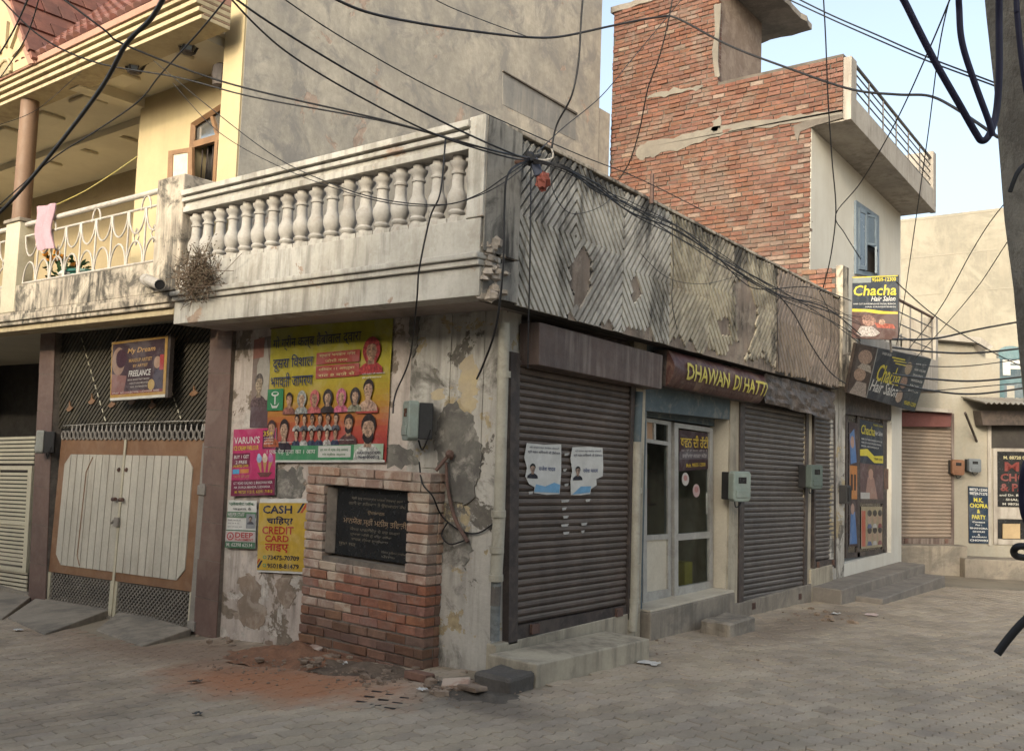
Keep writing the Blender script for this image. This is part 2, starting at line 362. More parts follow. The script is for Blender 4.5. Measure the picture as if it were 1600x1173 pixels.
M_render = surf('bare_render', (0.30, 0.235, 0.185), (0.23, 0.18, 0.145), scale=2.5, fine=35, bump=0.7, bdist=0.012, streak=1.0, streak_col=(0.03, 0.028, 0.025), streak_scale=(5, 5, 1), stain=0.6, stain_col=(0.36, 0.31, 0.25), stain_scale=3.5, stain_at=0.55)
M_cement = surf('grey_cement', (0.31, 0.265, 0.21), (0.235, 0.20, 0.16), scale=2.0, fine=40, bump=0.5, bdist=0.006, streak=0.4, stain=0.5, stain_col=(0.1, 0.09, 0.08), stain_scale=1.6, stain_at=0.54)
M_darkcement = surf('dark_damp_cement', (0.15, 0.13, 0.112), (0.095, 0.083, 0.072), scale=3.0, fine=40, bump=0.6, bdist=0.008)
M_creamstep = surf('yellowed_plinth', (0.46, 0.40, 0.30), (0.36, 0.31, 0.235), scale=1.6, fine=35, bump=0.35, bdist=0.005, streak=0.6, streak_col=(0.12, 0.10, 0.08), stain=0.5, stain_col=(0.15, 0.13, 0.1), stain_scale=2.0, stain_at=0.54)
M_soffit = surf('soffit_plaster', (0.34, 0.29, 0.26), (0.27, 0.23, 0.205), scale=1.5, fine=25, bump=0.3, stain=0.5, stain_col=(0.12, 0.10, 0.09), stain_scale=1.5, stain_at=0.55)
M_shutter = surf('brown_shutter_steel', (0.135, 0.10, 0.082), (0.095, 0.072, 0.06), scale=2.5, rough=0.55, spec=0.4, fine=30, bump=0.15, bdist=0.003, streak=0.5, streak_col=(0.06, 0.048, 0.04), metal=0.15, island=0.10, topdirt=(0.20, 0.165, 0.135))
M_shutter2 = surf('grey_shutter_steel', (0.125, 0.105, 0.093), (0.09, 0.077, 0.07), scale=2.5, rough=0.55, spec=0.4, fine=30, bump=0.15, bdist=0.003, streak=0.5, streak_col=(0.06, 0.05, 0.045), metal=0.15, island=0.08, topdirt=(0.24, 0.21, 0.18))
M_shframe = surf('dark_shutter_frame', (0.065, 0.05, 0.045), (0.045, 0.036, 0.033), scale=4, rough=0.6, fine=40, bump=0.2, bdist=0.003, stain=0.4, stain_col=(0.13, 0.1, 0.08), stain_scale=5)
M_shbox = surf('rusted_shutter_box', (0.115, 0.08, 0.068), (0.085, 0.06, 0.052), scale=2.0, rough=0.6, fine=40, bump=0.2, bdist=0.004, streak=0.8, streak_col=(0.24, 0.20, 0.175), streak_scale=(9, 9, 0.7), metal=0.1)
M_tin = surf('crumpled_tin', (0.11, 0.09, 0.08), (0.075, 0.063, 0.058), scale=5.0, rough=0.5, fine=7, bump=0.9, bdist=0.03, stain=0.5, stain_col=(0.22, 0.18, 0.16), stain_scale=3, metal=0.2)
M_alu = surf('dull_aluminium', (0.46, 0.44, 0.40), (0.38, 0.36, 0.33), scale=4, rough=0.5, fine=60, bump=0.05, metal=0.3, stain=0.3, stain_col=(0.2, 0.18, 0.16), stain_scale=5)
M_teal = surf('chalky_teal_paint', (0.10, 0.125, 0.135), (0.075, 0.096, 0.105), scale=3, fine=40, bump=0.3, bdist=0.004, stain=0.4, stain_col=(0.30, 0.27, 0.22), stain_scale=4, stain_at=0.55)
M_creampvc = surf('cream_pvc', (0.42, 0.385, 0.31), (0.34, 0.31, 0.245), scale=4, rough=0.5, fine=40, bump=0.1, stain=0.4, stain_col=(0.2, 0.17, 0.13), stain_scale=5, stain_at=0.56)
M_ivory = surf('ivory_panel', (0.56, 0.50, 0.40), (0.49, 0.43, 0.34), scale=2, rough=0.6, fine=40, bump=0.1, stain=0.3, stain_col=(0.28, 0.23, 0.18), stain_scale=2, stain_at=0.56)
M_brick = surf('old_red_brick', (0.33, 0.145, 0.09), (0.24, 0.105, 0.068), scale=7, fine=38, bump=0.7, bdist=0.006, island=0.20, grime=0.5, stain=0.5, stain_col=(0.24, 0.19, 0.155), stain_scale=2.4, stain_at=0.55)
M_brickpale = surf('mortar_smeared_brick', (0.36, 0.245, 0.185), (0.31, 0.185, 0.13), scale=6, fine=38, bump=0.7, bdist=0.006, island=0.22, grime=0.35, stain=0.7, stain_col=(0.46, 0.38, 0.30), stain_scale=5, stain_at=0.5)
M_brickdark = surf('damp_brick', (0.24, 0.128, 0.085), (0.17, 0.095, 0.066), scale=6, fine=38, bump=0.7, bdist=0.006, island=0.25, grime=0.4)
M_mortar = surf('mortar', (0.20, 0.165, 0.135), (0.13, 0.11, 0.092), scale=8, fine=45, bump=0.8, bdist=0.008)
M_granite = surf('black_granite', (0.022, 0.022, 0.023), (0.014, 0.014, 0.015), scale=4, rough=0.22, spec=0.5, fine=80, bump=0.02, grime=0.1)
M_glass = surf('shop_glass', (0.55, 0.60, 0.58), (0.5, 0.55, 0.53), rough=0.12, spec=0.5, bump=0.0, grime=0.0, trans=1.0, ior=1.12)
M_skyglass = surf('reflecting_glass', (0.5, 0.52, 0.52), (0.45, 0.47, 0.47), rough=0.06, spec=1.0, metal=0.85, bump=0.03, fine=3, bdist=0.002, grime=0.0)
M_dark = surf('interior_shade', (0.05, 0.045, 0.04), (0.035, 0.03, 0.028), scale=2, bump=0.1)  # near-black colour carries the shade of rooms and voids behind openings
M_black = surf('black_rubber', (0.020, 0.019, 0.020), (0.014, 0.013, 0.014), rough=0.55, bump=0.05, grime=0.1)
M_meter = surf('grey_green_meter_plastic', (0.26, 0.305, 0.27), (0.21, 0.25, 0.22), scale=5, rough=0.45, bump=0.05, fine=60, stain=0.3, stain_col=(0.2, 0.2, 0.17), stain_scale=6)
M_meterg = surf('grey_meter_box', (0.36, 0.36, 0.32), (0.30, 0.30, 0.27), scale=5, rough=0.5, bump=0.05, fine=60)
M_meterdark = surf('dark_meter_back', (0.045, 0.042, 0.042), (0.03, 0.03, 0.03), rough=0.5, bump=0.1)
M_rust = surf('rusty_steel', (0.15, 0.085, 0.065), (0.10, 0.06, 0.048), scale=8, rough=0.7, fine=50, bump=0.5, bdist=0.004)
M_paper = surf('aged_paper', (0.60, 0.58, 0.54), (0.53, 0.51, 0.47), scale=5, rough=0.8, bump=0.15, fine=18, bdist=0.004)

# ------------------------------------------------------------------ street
def ground():
    xs = [-60, -40, -20, -12, -8, -3.6, 0, 5, 12, 25, 50, 90]; ys = [-60, -30, -12, -6, -3, 0, 4, 8, 12, 16, 20, 40, 70, 120]
    b = MB(); b.add([(x, y, gz(x, y)-0.0065) for y in ys for x in xs], [[j*len(xs)+i, j*len(xs)+i+1, (j+1)*len(xs)+i+1, (j+1)*len(xs)+i] for j in range(len(ys)-1) for i in range(len(xs)-1)])
    dust = surf('trodden_dust', (0.30, 0.245, 0.175), (0.24, 0.195, 0.14), scale=1.2, fine=40, bump=0.5, bdist=0.006, stain=0.3, stain_col=(0.09, 0.075, 0.06), stain_scale=1.0, stain_at=0.53)
    return tag(b.build('street', dust), kind='structure')
street = ground()
def project(p):
    q = Vector(p)-CAM; z = q.dot(_f)
    return (CX+FPX*q.dot(_r)/z, CY-FPX*q.dot(_u)/z, z) if z > 0.1 else (None, None, z)
def pavers():
    Lp, Wp, d, ang = 0.225, 0.1125, 0.013, R(-9.0)
    ea = Vector((math.sin(-ang), math.cos(ang), 0)); eb = Vector((math.cos(ang), -math.sin(-ang), 0))
    g = 0.0024
    zz = [(0, 0), (1/8, d), (3/8, -d), (1/2, 0), (5/8, d), (7/8, -d), (1, 0)]
    lo = [(-Lp/2+g+(Lp-2*g)*t, -Wp/2+g+o) for t, o in zz]; hi = [(-Lp/2+g+(Lp-2*g)*t, Wp/2-g+o) for t, o in zz]
    outl = lo + hi[::-1]
    ins = [(x*(1-0.004/(Lp/2)), y-math.copysign(0.0035, y)) for x, y in outl]
    n = len(outl)
    v = [(x, y, 0.0) for x, y in ins] + [(x, y, -0.006) for x, y in outl] + [(x, y, -0.03) for x, y in outl]
    f = [list(range(n))] + [[i, i+n, (i+1) % n+n, (i+1) % n] for i in range(n)] + [[i+n, i+2*n, (i+1) % n+2*n, (i+1) % n+n] for i in range(n)]
    pm = MB(); pm.add(v, f); me = pm.mesh('paver', M_paver)
    spots = []
    for j in range(-120, 160):
        for i in range(-90, 130):
            c = ea*((i+(0.5 if j % 2 else 0))*Lp) + eb*(j*Wp) + Vector((1.2, 0, 0)); x, y = c.x, c.y
            if x < 0.0 and y > -0.02: continue
            if -0.1 < x < 0.5 and -0.4 < y < 1.5: continue
            if y > 13.4: continue
            if x < -3.6 and y > -0.75-0.05*(x+3.6): continue
            u, vv, dep = project((x, y, gz(x, y)))
            if u is None or u < -500 or u > 2200 or vv > 1600 or dep > 15.5: continue
            spots.append((dep if (0 <= u <= 1600 and vv <= 1173) else dep+100, x, y))
    spots.sort()
    rest = MB()
    for k, (dep, x, y) in enumerate(spots):
        e = 0.02; nrm = Vector((-(gz(x+e, y)-gz(x-e, y))/(2*e), -(gz(x, y+e)-gz(x, y-e))/(2*e), 1)).normalized()
        a = (ea - nrm*ea.dot(nrm)).normalized(); bb = nrm.cross(a)
        jz = rnd.gauss(0, 0.0014)+0.004*mnoise.noise(Vector((x*0.9, y*0.9, 0))); til = rnd.gauss(0, 0.009); til2 = rnd.gauss(0, 0.009)
        n2 = (nrm + a*til + bb*til2).normalized(); a = (a-n2*a.dot(n2)).normalized(); bb = n2.cross(a)
        o = Vector((x, y, gz(x, y)+jz))
        if k < 300:
            ob = bpy.data.objects.new('paver', me); COL.objects.link(ob); ob.parent = street
            ob.matrix_basis = Matrix(((a.x, bb.x, n2.x, o.x), (a.y, bb.y, n2.y, o.y), (a.z, bb.z, n2.z, o.z), (0, 0, 0, 1)))
        else:
            rest.add([o + a*p[0] + bb*p[1] + n2*p[2] for p in v[:2*n]], f[:n+1])
    tag(rest.build('paving', M_paver, street), kind='stuff')
pavers()

# ------------------------------------------------------------------ the corner shop
shop = thing('corner_shop', (0, 0, 0), 'single storey corner shop with white balustrade and peeling ribbed plaster parapet', 'shop')
ZB, ZS = 2.845, 3.14                                                 # slab underside, ledge
XL = -3.66
# the two street walls
part('wall', M_wallA, shop, lambda b: b.box((XL, 0.0, -0.6), (-1.02, 0.25, ZB-0.002)))
part('wall', M_wallC, shop, lambda b: b.box((-1.02, 0.0, -0.6), (-0.03, 0.25, ZB-0.002)))
for x in (-0.86, -0.50):                                             # shallow plaster bands up the corner
    part('pilaster', M_wallC, shop, lambda b: b.box((x, -0.012, 1.55), (x+0.30, 0.0, ZB-0.003)))
def wall_patch(pts, mat, seed, off=0.004, pl=A0, jit=2.2):
    rr = random.Random(seed); n = len(pts); out = []
    for i in range(n):
        a, c = pts[i], pts[(i+1) % n]; m_ = max(2, int(math.hypot(c[0]-a[0], c[1]-a[1])/5))
        for k in range(m_): t_ = k/m_; out.append((a[0]+(c[0]-a[0])*t_+rr.gauss(0, jit), a[1]+(c[1]-a[1])*t_+rr.gauss(0, jit)))
    b = MB(); b.prism(pl.Q(out, off), -pl.n*0.008); return b.build('plaster_patch', mat, shop)
M_mouldp = surf('black_mould_plaster', (0.19, 0.175, 0.15), (0.105, 0.095, 0.085), scale=3, fine=25, bump=0.4, bdist=0.006, stain=0.6, stain_col=(0.40, 0.36, 0.31), stain_scale=4, stain_at=0.55)
M_yelp = surf('yellowed_plaster', (0.50, 0.40, 0.24), (0.44, 0.36, 0.25), scale=3, fine=25, bump=0.3)
M_brownp = surf('brown_bared_plaster', (0.30, 0.22, 0.16), (0.22, 0.165, 0.125), scale=3, fine=25, bump=0.6, bdist=0.008, stain=0.5, stain_col=(0.42, 0.36, 0.3), stain_scale=4)
wall_patch([(688, 640), (712, 628), (738, 650), (748, 690), (752, 725), (742, 770), (728, 790), (705, 780), (690, 745), (676, 690)], M_mouldp, 1, 0.014)
wall_patch([(722, 560), (740, 555), (748, 590), (744, 640), (728, 640), (716, 600)], M_yelp, 2, 0.0135); wall_patch([(672, 612), (690, 606), (694, 624), (680, 628)], M_yelp, 3, 0.0135)
wall_patch([(414, 734), (474, 731), (474, 776), (434, 778), (418, 768)], M_mouldp, 4); wall_patch([(640, 492), (656, 486), (652, 530), (644, 560), (638, 530)], M_mouldp, 5, 0.0138, jit=1.5)
wall_patch([(372, 905), (392, 892), (408, 915), (402, 940), (420, 955), (405, 985), (380, 975), (362, 955), (376, 930)], M_brownp, 6); wall_patch([(432, 905), (452, 900), (462, 930), (448, 952), (436, 940)], M_brownp, 7)
wall_patch([(604, 690), (640, 700), (660, 722), (625, 728), (602, 728)], M_mouldp, 8); wall_patch([(348, 560), (358, 555), (352, 640), (346, 660)], M_brownp, 9)
wall_patch([(700, 815), (722, 820), (735, 850), (728, 890), (720, 870), (705, 845)], M_mouldp, 10, 0.006, jit=2.8)
def yB(u, v=750): return B0.P(u, v).y
part('wall', M_render, shop, lambda b: b.box((-3.6, 7.40, -0.6), (-0.36, 7.58, ZB)))
part('wall', M_dark, shop, lambda b: b.box((-3.6, 0.3, -0.6), (-3.4, 7.4, ZB)))
for y0, y1, x0 in ((yB(986), yB(1006), -1.9), (yB(1140), yB(1155), -1.9), (yB(1257), yB(1268), -1.9), (7.72, 8.06, -0.6)):
    part('pier', M_creamstep if y1 < 7.9 else M_wallC, shop, lambda b: b.box((x0, y0, -0.5), (-0.004, y1, ZB-0.004)))
part('lintel', M_teal, shop, lambda b: b.box((-0.30, yB(1006), 2.15), (-0.012, yB(1140), ZB-0.003)))
# flat roof slab with soffit
part('roof_slab', M_soffit, shop, lambda b: b.prism([(XL, YA+0.03, ZB), (XB-0.03, YA+0.03, ZB), (XB-0.03, 7.42, ZB-0.10), (XL, 7.42, ZB-0.10)], (0, 0, 0.2)))
# fascia on the side with the balustrade: band, moulding, ledge, base wall
def bandA(name, z0, z1, out, mat, x0=XL, x1=XB, bevel=0.006, y_in=0.22):
    return boxp(name, mat, shop, (x0, YA-out, z0), (x1-0.012+out*0.35, YA+y_in, z1), bevel)
bandA('fascia', ZB-0.01, 3.055, 0.0, M_white)
bandA('moulding', 3.057, 3.10, 0.035, M_white)
bandA('moulding', 3.102, 3.15, 0.065, M_white, bevel=0.012)
def base_wall(b):                                                    # base course, its corner broken away
    b.box((XL, YA, 3.152), (XB-0.02, YA+0.2, 3.415))
part('base_wall', M_white, shop, base_wall, bevel=0.006)
zt0, zt1 = 3.945, 4.15
for z0, z1, o in ((3.945, 4.0, 0.01), (4.002, 4.045, -0.012), (4.047, 4.085, 0.03), (4.087, 4.105, 0.0), (4.107, 4.16, 0.045)):
    boxp('rail', M_white, shop, (-3.6, YA-o, z0), (0.13, YA+0.15+o*0.5, z1), 0.006)
# corner post and the smooth return before the ribs
part('corner_post', M_white, shop, lambda b: b.box((0.115, YA-0.012, 3.418), (XB+0.004, YA+0.24, 4.185)), bevel=0.008)
part('corner_panel', M_render, shop, lambda b: b.prism([(XB-0.001, YA+0.24, 3.16), (XB-0.001, YA+0.42, 3.16), (XB-0.001, YA+0.42, 4.17), (XB-0.001, YA+0.24, 4.175)], (-0.2, 0, 0)))
M_return = surf('dark_streaked_return', (0.33, 0.305, 0.265), (0.24, 0.22, 0.19), scale=2.5, fine=25, bump=0.4, bdist=0.006, streak=1.0, streak_col=(0.035, 0.032, 0.03), streak_scale=(6, 6, 0.9), stain=0.7, stain_col=(0.06, 0.055, 0.048), stain_scale=2.4, stain_at=0.54)  # lane side of the corner toned darker than its front
part('corner_return', M_return, shop, lambda b: b.prism([(XB+0.011, YA+0.012, 3.17), (XB+0.011, YA+0.43, 3.17), (XB+0.011, YA+0.43, 4.168), (XB+0.011, YA+0.012, 4.178)], (-0.012, 0, 0)))
part('corner_return', M_return, shop, lambda b: b.prism([(XB+0.004, YA+0.02, ZB), (XB+0.004, YA+0.45, ZB-0.004), (XB+0.004, YA+0.45, 3.168), (XB+0.004, YA+0.02, 3.05)], (-0.02, 0, 0)))
# balusters
prof = [(0.068, 0.0), (0.068, 0.045), (0.052, 0.05), (0.05, 0.07), (0.064, 0.08), (0.068, 0.095), (0.058, 0.105), (0.052, 0.115), (0.062, 0.135), (0.074, 0.165), (0.078, 0.20), (0.072, 0.235),
        (0.056, 0.265), (0.049, 0.29), (0.047, 0.34), (0.045, 0.385), (0.056, 0.39), (0.058, 0.405), (0.047, 0.412), (0.047, 0.43), (0.06, 0.45), (0.07, 0.465), (0.074, 0.485), (0.05, 0.49), (0.05, 0.535)]
bal = MB(); bal.lathe([(r, z) for r, z in prof], (0, 0, 0), 14); bme = bal.mesh('baluster', M_baluster)
for p in bme.polygons: p.use_smooth = True
bme.set_sharp_from_angle(angle=R(50))
NB = 18
for i in range(NB):
    x = -3.50 + i*(0.03+3.50)/(NB-0.5)
    o = link('baluster', bme, shop, (x, YA+0.09, 3.413)); o.rotation_euler = (rnd.gauss(0, 0.008), rnd.gauss(0, 0.008), rnd.random()*6)
pmesh = MB().box((-0.045, -0.05, 0), (0.045, 0.05, 0.05)).mesh('baluster_foot', M_white)
for i in range(NB):
    link('baluster_foot', pmesh, shop, (-3.50 + (i+0.5)*(3.53)/(NB-0.5), YA+0.09, 3.412))
# broken lump at the corner of the cornice
def lump(b, c, r, seed, n=9, m=6, sq=(1, 1, 1)):
    rr = random.Random(seed); base = len(b.v); c = Vector(c)
    for j in range(m+1):
        for k in range(n):
            th = math.pi*j/m; ph = 2*math.pi*k/n; q = r*(0.75+0.5*rr.random())
            b.v.append((c.x+q*math.sin(th)*math.cos(ph)*sq[0], c.y+q*math.sin(th)*math.sin(ph)*sq[1], c.z+q*math.cos(th)*sq[2]))
    for j in range(m):
        for k in range(n):
            a = base+j*n+k; bb = base+j*n+(k+1) % n; b.f.append([a, bb, bb+n, a+n]); b.mi.append(0)
bc_ = MB()
for k in range(60):
    p_ = Vector((XB-0.01, YA+0.03, 2.98))+Vector((rnd.gauss(0, 0.025), abs(rnd.gauss(0, 0.10)), rnd.gauss(0.04, 0.10))); lump(bc_, p_, rnd.uniform(0.02, 0.055), k, 5, 3, (rnd.uniform(0.6, 1.3), rnd.uniform(0.6, 1.6), rnd.uniform(0.4, 0.9)))
tag(bc_.build('broken_cornice', surf('crumbled_plaster', (0.42, 0.36, 0.30), (0.26, 0.22, 0.18), scale=9, fine=30, bump=0.8, bdist=0.01), shop), kind='stuff')

# parapet on the lane side: rendered backing and raised plaster strips in nested diamonds
def ztop(y): return 4.175 - 0.0225*(y-YA)
def zbot(y): return ZB + 0.0 - 0.0165*(y-YA)
YE = 7.24
M_groove = surf('sooty_shaded_groove', (0.06, 0.052, 0.045), (0.04, 0.035, 0.03), scale=3, fine=30, bump=0.5, bdist=0.006)  # soot, plus the shade between the ribs put into the backing colour
part('parapet_wall', M_groove, shop, lambda b: b.prism([(XB-0.02, YA+0.2, zbot(YA)-0.012), (XB-0.02, YE, zbot(YE)-0.012), (XB-0.02, YE, ztop(YE)-0.02), (XB-0.02, YA+0.2, ztop(YA)-0.02)], (-0.16, 0, 0)))
part('parapet_cap', M_moss, shop, lambda b: b.prism([(XB+0.012, YA+0.24, ztop(YA)-0.018), (XB+0.012, YE, ztop(YE)-0.018), (XB+0.012, YE, ztop(YE)+0.012), (XB+0.012, YA+0.24, ztop(YA)+0.012)], (-0.21, 0, 0)), bevel=0.006)
part('parapet_wall', M_render, shop, lambda b: b.prism([(XB-0.02, YE, zbot(YE)), (XB-0.02, YE, ztop(YE)-0.02), (-1.0, YE, ztop(YE)-0.02), (-1.0, YE, zbot(YE))], (0, -0.12, 0)))
def clip_poly(poly, x0, y0, x1, y1):
    def cl(pts, ins, inter):
        out = []
        for i in range(len(pts)):
            a, b_ = pts[i-1], pts[i]
            if ins(b_):
                if not ins(a): out.append(inter(a, b_))
                out.append(b_)
            elif ins(a): out.append(inter(a, b_))
        return out
    def ix(xx): return lambda a, b_: (xx, a[1]+(b_[1]-a[1])*(xx-a[0])/(b_[0]-a[0]))
    def iy(yy): return lambda a, b_: (a[0]+(b_[0]-a[0])*(yy-a[1])/(b_[1]-a[1]), yy)
    for ins, inter in ((lambda p: p[0] >= x0-1e-9, ix(x0)), (lambda p: p[0] <= x1+1e-9, ix(x1)), (lambda p: p[1] >= y0-1e-9, iy(y0)), (lambda p: p[1] <= y1+1e-9, iy(y1))):
        poly = cl(poly, ins, inter)
        if len(poly) < 3: return []
    return poly
def inpoly(p, poly):
    c = False
    for i in range(len(poly)):
        a, b_ = poly[i-1], poly[i]
        if (a[1] > p[1]) != (b_[1] > p[1]) and p[0] < (b_[0]-a[0])*(p[1]-a[1])/(b_[1]-a[1])+a[0]: c = not c
    return c
holes = []
for pts in ([(889, 420), (913, 382), (924, 408), (924, 436), (908, 462), (893, 448)], [(905, 440), (925, 440), (912, 475), (893, 480)],
            [(985, 435), (998, 430), (1003, 465), (990, 470)], [(1148, 440), (1166, 432), (1184, 480), (1180, 520), (1165, 555), (1152, 520)],
            [(1122, 500), (1137, 490), (1143, 520), (1130, 525)]):
    holes.append([(q.y, (q.z-zbot(q.y))/(ztop(q.y)-zbot(q.y))) for q in BF.Q(pts)])
def bare(y, t):                                                      # where the ribs have fallen off
    for h in holes:
        if inpoly((y, t), h): return True
    n = mnoise.fractal(Vector((y*2.6, t*3.4, 4.0)), 1.0, 2.0, 4)
    if y > 4.9: return t < 0.02+0.02*n
    edge = -0.08 if y < 0.9 else (0.02 if y < 2.2 else 0.07)
    return t < edge+0.14*n+0.03*mnoise.noise(Vector((y*14, t*9, 0)))
panels = [(YA+0.44, 1.335, 'g'), (1.345, 3.10, 'gy'), (3.11, 4.93, 'y'), (4.97, 7.22, 'b')]
strips = []
for (ya, yb, kind) in panels:
    w = yb-ya; hgt_ = 1.30; cyy = (ya+yb)/2; pit = {'g': 0.062, 'gy': 0.064, 'y': 0.070, 'b': 0.088}[kind]
    hw = pit*0.315
    off_t = {'g': 0.53, 'gy': 0.45, 'y': 0.56, 'b': 0.5}[kind]
    for sy in (-1, 1):
        for sz in (-1, 1):
            for k in range(60):
                c0 = pit*(k+0.55)                                     # perpendicular distance from the panel's centre line crossing
                if kind == 'b': dy, dz = 0.55, 0.83                   # steeper zigzag on the end panel
                else: dy, dz = 0.64, 0.77
                nrm_ = math.hypot(dy, dz); ny, nz_ = dz/nrm_, dy/nrm_   # line: ny*|y|+nz*|z| = c
                # strip polygon in quadrant coords
                def pt(c, tt): return (c/ny - tt*nz_/ny if False else (c*ny + tt*-nz_), (c*nz_ + tt*ny))
                poly = [pt(c0-hw, -3), pt(c0+hw, -3), pt(c0+hw, 3), pt(c0-hw, 3)]
                zmax = hgt_*(1-off_t) if sz > 0 else hgt_*off_t
                poly = clip_poly(poly, 0, 0, w/2, zmax)
                if len(poly) < 3: continue
                strips.append(((kind if kind != 'gy' else ('g' if sy < 0 else 'y')), cyy, sy, sz, off_t*hgt_, c0, hw, ny, nz_, w/2, zmax))
def strip_mesh(s):
    kind, cyy, sy, sz, z0, c0, hw, ny, nz_, ym, zm = s
    b = MB(); step = 0.05; tt = -2.0; ok = 0
    while tt < 2.0:
        poly = clip_poly([(c*ny - t2*nz_, c*nz_ + t2*ny) for c, t2 in ((c0-hw, tt), (c0+hw, tt), (c0+hw, tt+step), (c0-hw, tt+step))], 0, 0, ym, zm)
        tt += step
        if len(poly) < 3: continue
        my = sum(p[0] for p in poly)/len(poly); mz = sum(p[1] for p in poly)/len(poly)
        Y = cyy+sy*my; T = (z0+sz*mz)/1.30
        if T > 0.985 or bare(Y, T): continue
        pts = []
        for p in poly:
            yy = cyy+sy*p[0]; t = (z0+sz*p[1])/1.30
            pts.append(Vector((XB+0.004+rnd.random()*0.0015, yy, zbot(yy)+t*(ztop(yy)-zbot(yy))-0.012)))
        if (pts[1]-pts[0]).cross(pts[2]-pts[0]).x < 0: pts = pts[::-1]
        b.prism(pts, (-0.025, 0, 0)); ok += 1
    return b, ok
allstrips = []
for s in strips:
    b, ok = strip_mesh(s)
    if ok: allstrips.append((b, ok, s))
allstrips.sort(key=lambda q: -q[1]/(q[2][1]+7))
SM = {'g': M_strip, 'y': M_strip_y, 'b': M_strip_b}
rest = {k: MB() for k in SM}
for i, (b, ok, s) in enumerate(allstrips):
    if i < 298: b.build('plaster_strip', SM[s[0]], shop)
    else: rest[s[0]].add(b.v, b.f)
for k, b in rest.items():
    if b.v: tag(b.build('plaster_ribs', SM[k], shop), kind='stuff')

bp = MB(); cy_ = 0.03
yy = YA+0.44
while yy < 4.93:
    tt = 0.0
    while tt < 0.97:
        if bare(yy+cy_/2, tt+0.011):
            def pp(y_, t_): return Vector((XB-0.012+0.006*mnoise.noise(Vector((y_*9, t_*11, 1))), y_, zbot(y_)+t_*(ztop(y_)-zbot(y_))-0.012))
            e_ = 0.004; bp.add([pp(yy-e_, tt-0.003), pp(yy+cy_+e_, tt-0.003), pp(yy+cy_+e_, tt+0.026), pp(yy-e_, tt+0.026)], [[0, 1, 2, 3]])
        tt += 0.022
    yy += cy_
tag(bp.build('bare_render', M_render, shop), kind='stuff')
# plinth and steps on the lane side
boxp('plinth', M_creamstep, shop, (-0.06, -0.02, -0.3), (0.035, 2.13, 0.215), 0.008)
boxp('plinth', M_cement, shop, (-0.10, yB(1140), -0.5), (0.03, 6.9, 0.03), 0.01)
boxp('plinth', M_creamstep, shop, (-0.10, 6.88, -0.5), (0.03, 7.75, 0.22), 0.01)
zt = 0.165
part('step', M_creamstep, shop, lambda b: b.prism([(0.50, -0.12, -0.2), (0.54, 1.50, -0.2), (0.54, 1.50, zt-0.035), (0.50, -0.12, zt)], (-0.46, 0, 0)), bevel=0.012)
rough_box((0.17, -0.45, -0.2), (0.50, -0.125, zt-0.05), 11, 0.006, 3.0).build('step', M_darkcement, shop)
part('door_step', M_cement, shop, lambda b: b.box((-0.55, yB(1006)+0.02, -0.4), (0.10, yB(1140)-0.02, 0.19)), bevel=0.012)
part('door_sill', M_ivory, shop, lambda b: b.box((-0.5, yB(1006)+0.03, 0.192), (0.09, yB(1140)-0.03, 0.215)), bevel=0.004)

# rolling shutters
def shutter(q, n, mat, frame_mat, base=True, parent=shop):
    mb = MB()
    nn = q.n
    for a0, a1 in ((-0.045, 0.02), (0.98, 1.03)):
        mb.prism(q.rect(a0, -0.02, a1, 1.01, 0.035), -nn*0.07)
    mb.prism(q.rect(0.02, 0.952, 0.98, 1.0, 0.022), -nn*0.04)
    o = mb.build('rolling_shutter', frame_mat, parent)
    dt = 0.95/n
    for i in range(n):
        t0 = i*dt; pr = [(t0+dt*0.02, -0.004), (t0+dt*0.22, 0.014), (t0+dt*0.55, 0.017), (t0+dt*0.86, 0.004), (t0+dt*0.98, -0.006)]
        jit = rnd.gauss(0, 0.0012)
        m = len(pr); ns = 8; b = MB(); vs_ = []
        for k2 in range(ns+1):
            a_ = 0.015+0.97*k2/ns
            for t, of in pr: vs_.append(q.at(a_, t, of+jit+0.006*mnoise.noise(Vector((a_*3.1+q.w*7, t*2.2, q.w)))+0.004*mnoise.noise(Vector((a_*9, t*8, q.w)))))
        b.add(vs_, [[k2*m+k, k2*m+k+1, (k2+1)*m+k+1, (k2+1)*m+k] for k2 in range(ns) for k in range(m-1)] + [[k2*m, (k2+1)*m, (k2+1)*m+m-1, k2*m+m-1] for k2 in range(ns)] + [list(range(m)), list(range(ns*m+m-1, ns*m-1, -1))])
        b.build('slat', mat, o)
    for a in (0.12, 0.86):                                           # locking lugs on the bottom bar
        part('lock_plate', M_rust, o, lambda b: b.prism(q.rect(a, 0.955, a+0.06, 0.99, 0.05), -nn*0.03), bevel=0.004)
    return o
sh1 = shutter(pq(B0, [(803, 560), (985, 596), (979, 962), (799, 999)], 0.0), 36, M_shutter, M_shframe)
sh2 = shutter(pq(B0, [(1158, 628), (1258, 646), (1254, 937), (1155, 958)], -0.02), 36, M_shutter2, M_shframe)
sh3 = shutter(pq(B0, [(1270, 640), (1301, 646), (1302, 884), (1270, 889)], -0.02), 34, M_shutter2, M_shframe)
def pbox(name, mat, parent, plane, pts, off, depth, bevel=0.006):
    q = plane.Q(pts, off); b = MB(); b.prism(q, -plane.n*depth); return b.build(name, mat, parent, False, bevel)
S3 = Plane((0.19, 0, 0), (1, 0, 0))
bx1 = pbox('shutter_box', M_shbox, shop, S3, [(843, 503), (1036, 555), (1034, 608), (842, 570)], 0, 0.2)
part('shutter_hood', M_shframe, shop, lambda b: b.box((-0.28, 0.1, 2.3), (-0.05, 2.2, 2.80)))
